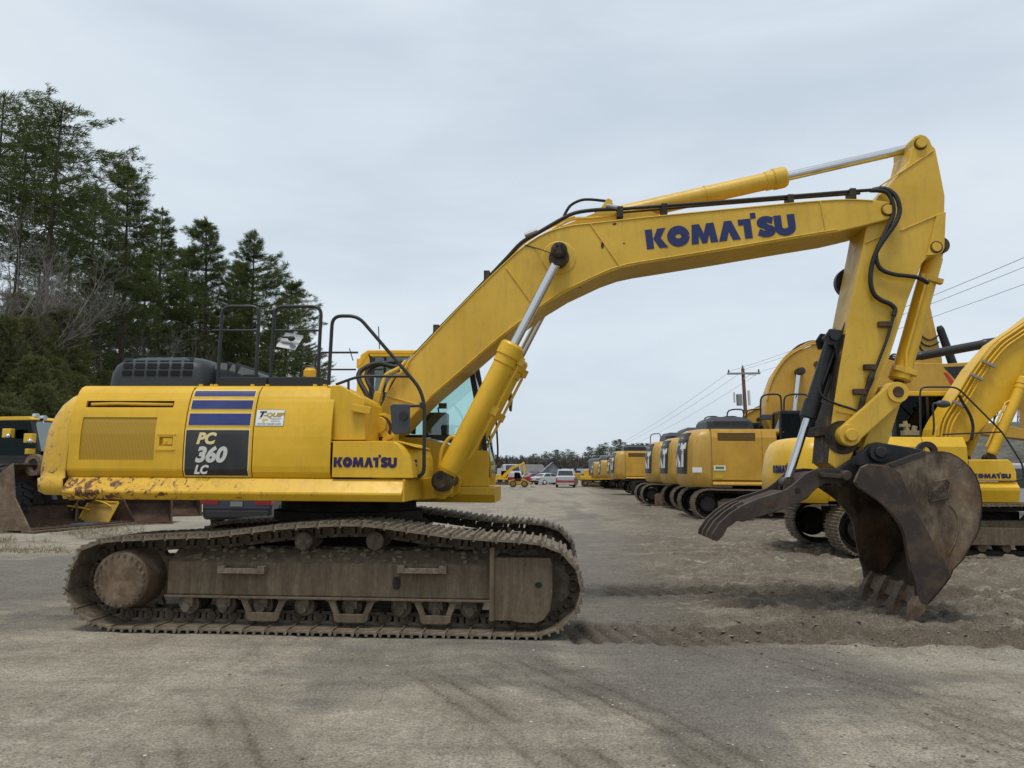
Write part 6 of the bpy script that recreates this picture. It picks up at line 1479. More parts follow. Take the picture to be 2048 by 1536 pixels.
def tube_part(name, pts, r, m, root, sp=0, n=7, fr=0.0):
    mb = MB(); P_ = fillet(pts, fr) if fr else pts; mb.tube(P_, r, n, sp); return mb.build(name, m, root)

# ---- the nearer one of the row: yellow, half behind the bucket
FK = row_frame(1990, 1121, -1.58, 1676, -2.15, 3.0)
KR = thing('excavator', 'bright yellow excavator standing behind the big bucket, boom raised past the right edge', 'excavator', group='excavators parked in a row on the right')
FK.place(KR)
kq = FK.Q
gen_tracks(KR, 0.93, 0.65, -2.15, 2.2, 0.98, True, M_under)
zK = lambda x, y, v=-1.35: kq(x, y, v)[1]
uK = lambda x, v=-1.35: kq(x, 930, v)[0]
SK = dict(W=1.36, ub=uK(1655), uf=uK(2036), ue=uK(1938), zb=1.02, zd=zK(1990, 964), zt=zK(1800, 872), tail=uK(1548) + .46, seams=[uK(1852)], slope=.20, inset=.10, bulge=.22)
cwk = gen_body(KR, SK, M_yel, M_yel, 'kom')
# letters wrapping the rear corner of the counterweight
tmp = MB(); tw_ = text_width('KOMATSU') - .1; cl = .74; lettering(tmp, 'KOMATSU', (0, 0, 0), (cl / tw_, 0, 0), (0, 0, .155), (0, -1, 0), .006)
tl, Wk = SK['tail'], SK['W']
cpath = [(p.x, p.y) for p in catmull([Vector(q) for q in ((tl - .154, Wk * .45), (tl - .22, 0), (tl - .154, -Wk * .45), (tl, -Wk + .22), (tl + .10, -Wk + .07), (tl + .30, -Wk), (SK['ub'], -Wk))], 6)][6:]
def along(s):
    for a, b in zip(cpath, cpath[1:]):
        L = math.dist(a, b)
        if s <= L: t = s / L; n = Vector((b[1] - a[1], -(b[0] - a[0]))).normalized(); return (a[0] + (b[0] - a[0]) * t, a[1] + (b[1] - a[1]) * t, n)
        s -= L
    return (*cpath[-1], Vector((0, -1)))
zt0 = zK(1560, 946, -1.1)
def wrapk(p): u, v, n = along(.40 + p[0]); k = .012 - p[1]; return (u + n.x * k, v + n.y * k, zt0 + p[2])
tmp.v = [wrapk(p) for p in tmp.v]; tmp.build('lettering', M_letter, cwk)
# front box with the name
mb = MB(); bx = [(1938, 919), (2018, 919), (2028, 930), (2033, 945), (2034, 962), (1938, 962)]; mb.prism([kq(x, y, -1.33) for x, y in bx], -1.33, -.55); fb = mb.build('toolbox', M_yel, KR, .02)
a, b = kq(1945, 956, -1.33), kq(2021, 956, -1.33); mb = MB(); lettering(mb, 'KOMATSU', (a[0], -1.332, a[1]), ((b[0] - a[0]) / tw_, 0, 0), (0, 0, .085), (0, -1, 0), .005); mb.build('lettering', M_purple, fb)
mb = MB(); mb.prism([kq(x, y, -1.2) for x, y in ((1852, 872), (1925, 872), (1931, 885), (1944, 918), (1852, 918))], -1.20, -.5) if 0 else None
# boom, lines and cylinders
kb = [(1868, 880), (1872, 858), (1880, 842), (1950, 735), (1995, 684), (2048, 648), (2110, 600), (2180, 560), (2300, 545), (2300, 610), (2200, 640), (2120, 690), (2052, 776), (2000, 822), (1960, 862), (1935, 884), (1900, 895)]
bo = node('boom', KR); mb = MB(); mb.prism([kq(x, y, -.28) for x, y in kb], -.28, .28); mb.build('boom_plate', M_yel, bo, .02)
for k, (dx, dy) in enumerate(((0, 0), (7, 2), (15, 6), (22, 10))):
    v = -.30 - .02 * k
    tube_part('hydraulic_pipe', [(kq(x + dx, y + dy, v)[0], v, kq(x + dx, y + dy, v)[1]) for x, y in ((1876, 872), (1884, 836), (1914, 790), (1946, 738), (1986, 688), (2018, 664), (2056, 638), (2110, 600))], .020, M_yel, bo, 4)
for x, y in ((1905, 802), (1940, 748), (1965, 722)):
    mb = MB(); p = kq(x, y, -.4); q = kq(x + 26, y + 12, -.4); mb.bar((p[0], -.4, p[1]), (q[0], -.4, q[1]), .05, .05, (0, 1, 0)); mb.build('pipe_clamp', M_steel, bo)
tube_part('hydraulic_hose', [(kq(x, y, -.42)[0], -.42, kq(x, y, -.42)[1]) for x, y in ((1918, 790), (1926, 806), (1940, 830), (1946, 855), (1942, 880))], .03, M_rubber, bo, 5)
for v in (-.46, .46):
    a, b = kq(1978, 918, -.46), kq(2098, 650, -.46); o = cylinder('boom_cylinder', KR, (a[0], v, a[1]), (b[0], v, b[1]), .60, .10, .05, M_yel)
    A, B = Vector((a[0], v, a[1])), Vector((b[0], v, b[1])); d = (B - A).normalized(); sd_ = Vector((-d.z, 0, d.x)); mb = MB(); mb.tube([A + d * .2 + sd_ * .14, A + d * 1.2 + sd_ * .15, A + d * 1.28 + sd_ * .08], .022, 7); mb.build('feed_pipe', M_yel, o)
gen_cab(KR, uK(1795, .35), uK(1795, .35) + 1.6, .42, 1.34, SK['zd'] + .02, kq(1850, 783, .42)[1], M_yel, M_black, M_yel)
tube_part('handrail', [(kq(x, y, -.9)[0], -.9, kq(x, y, -.9)[1]) for x, y in ((1841, 874), (1840, 782), (1845, 774), (1908, 774), (1920, 780), (2004, 864), (2046, 930), (2048, 958), (2030, 961))], .018, M_rail, KR, fr=.12)
tube_part('handrail', [(kq(x, y, -.9)[0], -.9, kq(x, y, -.9)[1]) for x, y in ((1885, 869), (2005, 864))], .016, M_rail, KR)
mr = node('mirror', KR); mb = MB(); c = kq(1886, 808, -.95); mb.ball((c[0], -.95, c[1]), .15, .06, .075, 16, 8); mb.build('mirror_shell', M_mirror, mr)
tube_part('mirror_arm', [(kq(x, y, -.92)[0], -.92, kq(x, y, -.92)[1]) for x, y in ((1884, 812), (1871, 806), (1866, 815), (1868, 850), (1866, 870))], .02, M_rail, mr, 4)
mb = MB(); c = kq(1816, 866, -.6); 
mb.box((c[0] - .10, -.68, c[1] - .05), (c[0] + .22, -.5, c[1] + .05)); mb.cyl((c[0] - .02, -.6, c[1] + .05), (c[0] - .05, -.6, c[1] + .24), .055, .04, 10); mb.box((c[0] - .14, -.65, c[1] + .12), (c[0] + .03, -.54, c[1] + .18)); mb.cyl((c[0] + .12, -.6, c[1] + .05), (c[0] + .14, -.6, c[1] + .14), .05, n=10)
mb.build('control_valve', plain('tan_valve', (.30, .24, .12), .5), KR, .0, kind='stuff')

# ---- ochre machines behind it: one built, the rest copied
FC = row_frame(1400, 1040, -1.70, 1388, -2.4, 3.2)
cq = FC.Q
GROUP = 'excavators parked in a row on the right'
CR = thing('excavator', 'nearest ochre excavator left of the thumb, white letters and stickers on its tail and door', 'excavator', group=GROUP)
FC.place(CR)
gen_tracks(CR, 0.95, 0.75, -2.4, 2.6, 0.98, True, M_under)
zC = lambda x, y, v=-1.5: cq(x, y, v)[1]
uC = lambda x, v=-1.5: cq(x, 930, v)[0]
SC = dict(W=1.5, ub=uC(1424), uf=uC(1640), ue=uC(1556), zb=1.12, zd=zC(1450, 961), zt=zC(1450, 857), tail=uC(1382, -1.3), seams=[uC(1526)], slope=.30, inset=.07, bulge=.22, hood=(uC(1420), uC(1518), zC(1450, 832, -1.1)), grille=(uC(1438), uC(1511), zC(1470, 880), zC(1470, 867)))
cwc = gen_body(CR, SC, M_cat, M_catcw, 'cat')
# stickers on the door and tail
mb = MB(); a, b = cq(1428, 941, -1.49), cq(1451, 931, -1.49); mb.box((a[0], -1.492, a[1]), (b[0], -1.483, b[1])); mb.build('sticker', M_white, CR)
mb = MB(); a, b = cq(1431, 938, -1.49), cq(1448, 933, -1.49); mb.box((a[0], -1.496, a[1]), (b[0], -1.4925, b[1])); mb.build('sticker_print', plain('green_print', (.10, .22, .05)), CR)
mb = MB(); a, b = cq(1430, 957, -1.49), cq(1446, 950, -1.49); mb.box((a[0], -1.492, a[1]), (b[0], -1.483, b[1])); mb.build('sticker', plain('yellow_sticker', (.50, .40, .03)), CR)
mb = MB(); a, b = cq(1385, 945, -1.5), cq(1404, 935, -1.5); mb.box((a[0], -1.506, a[1]), (b[0], -1.497, b[1])); mb.build('sticker', M_white, CR, .003)
cb = [(1530, 835), (1531, 812), (1536, 785), (1548, 752), (1567, 724), (1592, 704), (1625, 690), (1660, 689), (1720, 705), (1800, 724), (1900, 727), (1965, 722), (2090, 735), (2300, 790), (2300, 828), (2090, 790), (1965, 782), (1890, 788), (1800, 790), (1720, 772), (1672, 764), (1646, 775), (1632, 800), (1622, 840), (1600, 872), (1545, 872)]
bo = node('boom', CR); mb = MB(); mb.prism([cq(x, y, -.35) for x, y in cb], -.35, .35); mb.build('boom_plate', M_cat, bo, .03)
for v, off in ((-.36, 0), (-.2, -4), (.1, -6)):
    tube_part('hydraulic_pipe', [(cq(x, y + off, v)[0], v, cq(x, y + off, v)[1]) for x, y in ((1534, 800), (1540, 772), (1554, 742), (1575, 715), (1600, 699), (1630, 688), (1700, 697))], .035, M_cat, bo, 4)
for k in range(3):
    tube_part('hydraulic_hose', [(cq(x, y, 0)[0], -.1 + .2 * k, cq(x, y, 0)[1]) for x, y in ((1576 + 4 * k, 713), (1585 + 5 * k, 700 - 3 * k), (1605 + 4 * k, 688 - 2 * k), (1625 + 5 * k, 683), (1640, 690))], .03, M_rubber, bo, 5)
c = cq(1598, 744, -.4); mb = MB(); mb.rod([((c[0], -.72, c[1]), .12), ((c[0], -.70, c[1]), .14), ((c[0], -.36, c[1]), .14)], 18); mb.build('cylinder_pin', M_pin, bo)
c = cq(1634, 728, -.4); mb = MB(); mb.cyl((c[0], -.42, c[1]), (c[0], -.34, c[1]), .10, n=16); mb.build('boom_pin', M_pin, bo)
for v in (-.62, .62):
    a, b = cq(1580, 905, -.62), cq(1597, 744, -.62); cylinder('boom_cylinder', CR, (a[0], v, a[1]), (b[0], v, b[1]), .30, .15, .085, M_cat)
# black panel with a red wedge and a letter on the boom
mb = MB(); mb.prism([cq(x, y, -.35) for x, y in ((1887, 734), (1975, 730), (1975, 776), (1925, 774))], -.362, -.351); lp = mb.build('logo_panel', M_black, bo)
mb = MB(); mb.prism([cq(x, y, -.35) for x, y in ((1887, 745), (1893, 745), (1918, 776), (1906, 776))], -.364, -.351); mb.build('red_wedge', plain('red_print', (.45, .03, .02)), lp)
a = cq(1920, 768, -.36); b = cq(1985, 766, -.36); mb = MB(); lettering(mb, 'CAt', (a[0], -.363, a[1]), ((b[0] - a[0]) / 2.8, 0, 0), (0, 0, .46), (0, -1, 0), .006); mb.build('lettering', M_white, lp)
# arm cylinder, black, on top of the boom
a, b = cq(1786, 722, 0), cq(1992, 684, 0); mb = MB(); A, B = Vector((a[0], 0, a[1])), Vector((b[0], 0, b[1])); d = (B - A).normalized(); mb.rod([(A, .10), (A + d * .25, .12), (A + d * .9, .13), (A + d * 1.0, .16), (A + d * 3.2, .165), (A + d * 3.3, .19), (B, .17)], 18); mb.build('arm_cylinder', M_black, CR)
for k in range(4): tube_part('hydraulic_hose', [(cq(1772 + 2 * k, 716 + 3 * k, 0)[0], -.2 + .1 * k, cq(1772, 716 + 3 * k, 0)[1]), (cq(1785, 712 + 2 * k, 0)[0], -.2 + .1 * k, cq(1785, 710 + 3 * k, 0)[1]), (cq(1800, 722, 0)[0], -.1 + .06 * k, cq(1800, 722, 0)[1])], .03, M_rubber, CR, 4)
gen_cab(CR, uC(1562, -1.3), uC(1562, -1.3) + 1.6, -1.32, -.44, SC['zd'] + .02, cq(1600, 821, -1.3)[1], M_black, M_black, M_black)
for x0_, x1_, v in ((1521, 1562, -1.0), (1568, 1616, -1.0)):
    tube_part('handrail', [(cq(x, y, v)[0], v, cq(x, y, v)[1]) for x, y in ((x0_, 852), (x0_, 796), (x0_ + 8, 789), (x1_ - 6, 788), (x1_, 793), (x1_ + 2, 856))], .032, M_rail, CR, fr=.2)
mb = MB(); c = cq(1562, 868, -1.0); mb.ball((c[0], -1.0, c[1] + .05), .26, .3, .16, 16, 8); mb.build('tank_dome', M_cat, CR)
mb = MB(); a, b = cq(1522, 840, -1.1), cq(1543, 829, -1.1); mb.box((a[0], -1.12, a[1]), (b[0], -1.05, b[1])); mb.build('mirror', M_mirror, CR, .02)
mb = MB(); a, b = cq(1592, 876, -.8), cq(1650, 850, -.8); mb.prism([(a[0], a[1]), (b[0], a[1]), (b[0], b[1]), (a[0] + .2, b[1])], -.8, -.4); mb.build('cover_plate', plain('grey_cover', (.12, .13, .14)), CR, .03)
# arm and bucket, far out to the right
mb = MB(); mb.prism([cq(x, y, 0) for x, y in ((2240, 740), (2300, 720), (2345, 800), (2330, 930), (2310, 1015), (2290, 1015), (2270, 900))], -.25, .25); mb.build('arm', M_cat, CR, .02)
mb = MB(); bz = cq(2300, 1015, 0); mb.prism([(bz[0] - .5, bz[1]), (bz[0] + .5, bz[1] + .2), (bz[0] + .7, bz[1] - .5), (bz[0] + .3, .06), (bz[0] - .3, .05), (bz[0] - .1, bz[1] - .6)], -.7, .7); mb.build('bucket', M_bucket, CR, .02)
def copy_row(gx, gy, rear_px, yaw, label, scale=1.0, skip=()):
    f = row_frame(gx, gy, -1.65 * scale, rear_px, -2.4 * scale, yaw); c = copy_tree(CR, None, skip)
    c.location = f.o; c.rotation_euler = (0, 0, -f.yaw); c.scale = (scale,) * 3; c['label'] = label; return c, f
C2, F2 = copy_row(1358, 1021, 1345, 3.2, 'second ochre excavator of the row, its tail showing just left of the nearest one', 1.0, ('sticker', 'sticker_print'))
C3, F3 = copy_row(1322, 1012, 1284, 3.2, 'third ochre excavator of the row, with a small rusty blade at its tail', 1.0, ('sticker', 'sticker_print', 'boom', 'boom_cylinder', 'arm_cylinder', 'hydraulic_hose', 'arm', 'bucket'))
# raised arm of the second one showing above the booms
b2 = F2.Q
mb = MB(); mb.prism([b2(x, y, .6) for x, y in ((1826, 850), (1832, 720), (1836, 640), (1846, 585), (1852, 592), (1862, 640), (1880, 720), (1884, 850)) ], .4, .9); ar = mb.build('raised_arm', M_cat, C2, .03)
a, b = b2(1878, 652, .3), b2(1908, 735, .3); mb = MB(); mb.rod([((a[0], .3, a[1]), .10), ((a[0] + .05, .3, a[1] - .15), .16), ((b[0], .3, b[1]), .19)], 14); mb.build('arm_link_cylinder', M_rubber, C2)
for k in range(3): tube_part('hydraulic_hose', [(b2(x, y, .35)[0], .35, b2(x, y, .35)[1]) for x, y in ((1836, 655 + 14 * k), (1844, 672 + 14 * k), (1860, 680 + 12 * k), (1878, 670 + 14 * k))], .035, M_rubber, ar, 5)
# small blade on the third
b3 = F3.Q; bl = [b3(x, y, -1.75) for x, y in ((1309, 990), (1316, 986), (1322, 992), (1326, 1004), (1325, 1016), (1318, 1022), (1309, 1020))]
mb = MB(); mb.prism([(u, max(.02, z)) for u, z in bl], -1.95, -1.80); mb.build('dozer_blade', M_rustlight, C3, .02)
# the far end of the row: tracks joined, otherwise the same machine
F4 = row_frame(1285, 991, -1.65, 1254, -2.4, 3.2)
def shift_upper(c, du):
    for ch in c.children:
        if ch.name.split('.')[0] not in ('track', 'track_shoes', 'chain', 'track_frame', 'final_drive', 'idler', 'dozer_blade', 'slewing_ring'): ch.location.x += du
shift_upper(C3, .62)
zf_ = 1.9
for ch in list(C2.children):
    n_ = ch.name.split('.')[0]
    if n_ == 'boom': ch.scale = (1, 1, .62); ch.location.z = zf_ * .38
    if n_ in ('boom_cylinder', 'arm_cylinder', 'hydraulic_hose'):
        for g_ in list(ch.children_recursive) + [ch]: bpy.data.objects.remove(g_)
FAR = copy_tree(CR, None, ('track', 'sticker', 'sticker_print', 'boom_cylinder', 'arm_cylinder', 'hydraulic_hose', 'arm', 'bucket'))
FAR.location = F4.o; FAR.rotation_euler = (0, 0, -F4.yaw); FAR['label'] = 'fourth ochre excavator of the row, whole flank with its dark grille in view'
mb = MB()
for ch in CR.children:
    if ch.name.split('.')[0] == 'track':
        for sh in ch.children:
            mtx = sh.matrix_local; mb.add([mtx @ v.co for v in sh.data.vertices], [tuple(p.vertices) for p in sh.data.polygons])
mb.build('track_shoes', M_shoe, FAR, kind='stuff'); shift_upper(FAR, -.75)
for ch in FAR.children:
    if ch.name.split('.')[0] == 'boom': ch.scale = (1, 1, .45); ch.location.z = zf_ * .55
for gx, gy, rp, lab, sc in ((1262, 980.5, 1238, 'fifth excavator of the row, mostly hidden by the fourth', .95), (1240, 978.0, 1217, 'sixth excavator of the row, a bright yellow tail edge in view', .9), (1222, 976.6, 1201, 'farthest yellow excavator of the row beside the grey hooded machine', .86)):
    f = row_frame(gx, gy, -1.65 * sc, rp, -2.4 * sc, 3.2); c = copy_tree(FAR, None, ('boom', 'boom_cylinder', 'arm_cylinder', 'arm', 'bucket', 'hydraulic_hose'))
    c.location = f.o; c.rotation_euler = (0, 0, -f.yaw); c.scale = (sc,) * 3; c['label'] = lab

# ================================================================== left side: loader, buckets, scrap, car
# wheel loader facing right, partly behind the big excavator
LY = 20.5
lo = at_depth(40, 1000, LY)
FL = Frame(lo.x, lo.y, R(14)); FL.o.z = 0
WL = thing('wheel_loader', 'yellow and black wheel loader with a huge rusty bucket at the left edge', 'wheel loader')
FL.place(WL); lq = FL.Q
def wheel(parent, u, v, r, w, rim_m, name='wheel', lugs=True, n=26):
    o = node(name, parent); mb = MB()
    mb.rod([((u, v - w / 2, r), r * .62), ((u, v - w / 2 + .01, r), r * .9), ((u, v - w * .34, r), r), ((u, v + w * .34, r), r), ((u, v + w / 2 - .01, r), r * .9), ((u, v + w / 2, r), r * .62)], n)
    if lugs:
        for k in range(n):
            a = 2 * math.pi * k / n; a2 = a + .14
            for s in (-1, 1):
                mb.bar((u + (r - .02) * math.cos(a), v + s * w * .48, r + (r - .02) * math.sin(a)), (u + (r + .0) * math.cos(a2), v + s * w * .04, r + (r + .0) * math.sin(a2)), .09 * r / .8, .09 * r / .8, (math.cos(a), 0, math.sin(a)))
    mb.build('tyre', M_tyre, o)
    mb = MB(); mb.rod([((u, v - w * .46, r), r * .2), ((u, v - w * .42, r), r * .30), ((u, v - w * .40, r), r * .58), ((u, v - w * .52, r), r * .62), ((u, v - w * .3, r), r * .63)], 20); mb.build('rim', rim_m, o)
    return o
uW = lq(-10, 1000, -1.1)[0]
for u in (uW, uW - 3.2):
    for v in (-1.1, 1.1): wheel(WL, u, v, .82, .68, M_cat)
mb = MB(); mb.box((uW - 4.3, -.75, .8), (uW - 1.2, .75, 2.1)); mb.build('engine_cover', M_yel, WL, .06)
mb = MB(); mb.box((uW - 1.2, -.55, .6), (uW + .6, .55, 1.3)); mb.build('front_frame', M_under, WL, .03)
gen_cab(WL, lq(-40, 850, 0)[0], lq(88, 850, -.7)[0], -.8, .8, 1.35, lq(40, 833, -.8)[1], M_black, M_black, M_yel)
for x, y in ((72, 832), (87, 836)):
    mb = MB(); p = lq(x, y, -.6); mb.cyl((p[0] - .06, -.6, p[1]), (p[0] + .06, -.6, p[1]), .07, n=12); mb.tube([(p[0], -.6, p[1]), (p[0], -.6, p[1] - .14)], .02, 5); mb.build('work_light', M_mglass, WL)
for x, y in ((15, 868), (58, 878)):
    mb = MB(); p = lq(x, y, -1.0); mb.box((p[0] - .13, -1.05, p[1] - .10), (p[0] + .13, -.9, p[1] + .14)); mb.build('headlight_box', M_yel, WL, .02)
    mb = MB(); mb.ball((p[0] + .10, -1.06, p[1] - .06), .07); mb.build('headlight', M_mglass, WL)
mb = MB(); a, b = lq(-30, 880, -.4), lq(82, 894, -.4); mb.rod([((a[0], -.4, a[1]), .13), ((lq(18, 886, -.4)[0], -.4, lq(18, 886, -.4)[1]), .13), ((lq(18.5, 886, -.4)[0], -.4, lq(18.5, 886, -.4)[1]), .075), ((b[0], -.4, b[1]), .075)], 16); mb.build('tilt_cylinder', M_chrome, WL)
mb = MB(); 
for v0, v1 in ((-.75, -.60), (.60, .75)):
    mb.prism([lq(x, y, -.7) for x, y in ((-40, 888), (30, 892), (72, 905), (92, 940), (110, 1000), (92, 1010), (70, 950), (40, 920), (-40, 915))], v0, v1)
mb.build('lift_arm', M_black, WL, .02)
mb = MB(); p = lq(62, 905, -.8); mb.box((p[0] - .16, -.85, p[1] - .05), (p[0] + .16, -.78, p[1] + .1)); mb.build('hose_bracket', M_yel, WL, .02)
def scoop(parent, side_px, q, v0, v1, name='bucket_shell', m=M_rust):
    pts = [q(x, y, v0) for x, y in side_px]; zmin = min(p[1] for p in pts); pts = [(u, z) for u, z in pts]
    for v in (v0, v1 - .06):
        mb = MB(); mb.prism(pts, v, v + .06); mb.build('side_plate', m, parent, .008)
    n = len(pts); h = n // 2
    return pts
# the loader's bucket: curved back, floor plate with wear edge, two thick side plates
bkt = node('loader_bucket', WL)
bo_ = [(24, 905), (60, 920), (96, 948), (108, 985), (108, 1040)]
bside = [lq(x, y, -1.75) for x, y in ((-8, 893), (10, 897), (30, 908), (45, 925), (52, 950), (56, 975), (50, 1010), (62, 1055), (30, 1040), (-5, 1000), (-14, 950))]
sh = [(-.95, .10), (-1.0, .5), (-.9, .95), (-.6, 1.35), (-.1, 1.62), (.25, 1.68)]
uB0 = lq(62, 1050, -1.7)[0]
back = [(uB0 - 1.2 + a * 0 + dx, dz) for a, (dx, dz) in enumerate(((1.25, .06), (.35, .05), (.0, .25), (-.12, .62), (-.05, 1.05), (.18, 1.42), (.55, 1.68)))]
def plate_run(line, v0, v1, th, m, name, parent, bev=.008):
    mb = MB(); n = len(line); vs = []; off = []
    for i in range(n):
        a, b = line[max(i - 1, 0)], line[min(i + 1, n - 1)]; d = Vector((b[0] - a[0], b[1] - a[1])).normalized(); off.append((line[i][0] + d.y * th, line[i][1] - d.x * th))
    for v in (v0, v1): vs += [(p[0], v, p[1]) for p in line] + [(p[0], v, p[1]) for p in off]
    fs = []
    for i in range(n - 1): fs += [(i, i + 1, 2 * n + i + 1, 2 * n + i), (n + i, 3 * n + i, 3 * n + i + 1, n + i + 1), (i, n + i, n + i + 1, i + 1), (2 * n + i, 2 * n + i + 1, 3 * n + i + 1, 3 * n + i)]
    fs += [(0, 2 * n, 3 * n, n), (n - 1, 2 * n - 1, 4 * n - 1, 3 * n - 1)]
    mb.add(vs, fs); return mb.build(name, m, parent, bev)
plate_run(back, -1.7, 1.7, .04, M_rust, 'bucket_shell', bkt)
sidep = back + [(back[0][0] + .02, .10)] 
for v in (-1.76, 1.70):
    mb = MB(); mb.prism([(p[0], p[1]) for p in back] + [(back[0][0] - .55, .85)], v, v + .055); mb.build('side_plate', M_rustlight if v < 0 else M_rust, bkt, .008)
mb = MB(); mb.box((back[0][0] - .25, -1.78, .02), (back[0][0] + .14, 1.78, .065)); mb.build('cutting_edge', M_rustlight, bkt, .006)
mb = MB(); c = lq(70, 930, -1.2); mb.ring((c[0], -1.2, c[1]), (0, 1, 0), .16, .27, .14, 24); mb.build('pin_ring', M_rustlight, bkt)
# spare buckets lying on the ground behind
def lying_bucket(px, py, depth, L, Hh, yaw, label, m=M_rust, edge=True):
    p = ground_at(px, py); o = thing('spare_bucket', label, 'bucket', (p.x, p.y, 0), R(yaw), 'spare buckets on the ground at the left')
    line = [(.9, .03), (.25, .04), (-.15, .22), (-.3, .55), (-.18, .9), (.12, Hh)]
    plate_run(line, -L / 2, L / 2, .035, m, 'bucket_shell', o)
    for v in (-L / 2 - .052, L / 2 + .002):
        mb = MB(); mb.prism(line + [(.55, .75)], v, v + .05); mb.build('side_plate', m, o, .006)
    mb = MB(); mb.box((.7, -L / 2 - .06, .0), (1.05, L / 2 + .06, .028)); mb.build('cutting_edge', M_rustlight, o, .004)
    mb = MB(); mb.bar((.9, -L / 2 - .07, .05), (.45, -L / 2 - .07, Hh - .2), .03, .05, (0, 1, 0)); mb.build('edge_bar', M_rustlight, o)
    return o
lying_bucket(250, 1046, 22, 2.3, 1.35, -62, 'rusty loader bucket lying on the dirt behind the yellow crate')
lying_bucket(330, 1031, 26, 2.0, 1.25, -60, 'smaller rusty bucket lying behind the first spare one')
# yellow steel grate and tubes
def grate(px, py):
    p = ground_at(px, py); o = thing('steel_grate', 'tilted yellow steel step frame dumped on the dirt beside the loader bucket', 'scrap frame', (p.x, p.y, 0), R(12))
    mb = MB(); mb.add([(-.45, 0, .02), (.35, -.05, .0), (.58, .12, .62), (-.2, .18, .66)], [(0, 1, 2, 3)]); sm_ = mb.build('mesh_panel', M_catcw, o); sm_.modifiers.new('t', 'SOLIDIFY').thickness = .03
    for a, b in (((.35, -.06, .0), (.58, .11, .63)), ((-.45, -.01, .02), (-.2, .17, .67)), ((-.2, .17, .66), (.58, .11, .63)), ((-.45, -.01, .02), (.35, -.06, .0))):
        mb = MB(); mb.bar(a, b, .05, .05); mb.build('rim_bar', M_yel, o, .008)
    for pts in ([(-1.1, 0, .62), (-.5, .02, .72), (.1, .05, .66), (.4, .05, .52)], [(-1.05, -.05, .58), (-.4, -.03, .50), (-.1, 0, .42)], [(-.95, 0, .6), (-1.0, .02, .2), (-.98, 0, .02)], [(-.4, .0, .7), (-.62, .05, .35), (-.75, 0, .03)]):
        mb = MB(); mb.tube(pts, .028, 7, 5); mb.build('bent_rail', M_yel, o)
    return o
grate(186, 1051)
p = ground_at(165, 1056); o = thing('sheet_piece', 'dark blue steel offcut lying flat under the yellow step frame', 'scrap plate', (p.x, p.y, .02), R(10)); mb = MB(); mb.plan([(-.3, -.1), (.25, -.12), (.32, .3), (.05, .5), (-.25, .3)], 0, .10); mb.build('plate', plain('blue_steel', (.05, .065, .09), .6), o, .02)
p = ground_at(200, 1040); o = thing('blade_bar', 'grey steel blade lying across the scrap under the excavator tail', 'scrap bar', (p.x, p.y + 1.2, 0), R(4)); mb = MB(); mb.prism([(-.7, .80), (-.1, .82), (.1, .92), (.9, .84), (.9, .79), (.1, .78), (-.05, .74), (-.7, .76)], -.08, .08); mb.build('blade', plain('blade_grey', (.10, .12, .14), .45), o, .01); mb = MB(); mb.box((-.5, -.12, 0), (-.3, .12, .745)); mb.box((.3, -.12, 0), (.5, .12, .775)); mb.build('trestle', M_rust, o)
# yellow machine pieces and a post farther back
for px, py, w, h, lab in ((352, 1026, .5, .9, 'yellow steel bracket standing left of the rusty post'), (372, 1028, .35, .8, 'small yellow steel bracket next to the rusty post')):
    p = ground_at(px, py); o = thing('steel_bracket', lab, 'scrap bracket', (p.x, p.y, 0), R(rnd.uniform(-20, 20)))
    mb = MB(); mb.prism([(-w / 2, 0), (w / 2, 0), (w * .35, h), (-w * .1, h * 1.1), (-w * .3, h * .4)], -.06, .06); mb.build('web_plate', M_yel, o, .01)
    mb = MB(); mb.box((-w * .6, -.18, 0), (w * .6, .18, .04)); mb.build('foot_plate', M_yel, o)
p = ground_at(394, 1029); o = thing('steel_post', 'rusty steel post standing left of the dark sedan', 'post', (p.x, p.y, 0)); mb = MB(); mb.rod([((0, 0, 0), .22), ((0, 0, .08), .22), ((0, 0, .081), .13), ((0, 0, 1.5), .13)], 16); mb.build('shaft', M_rust, o)

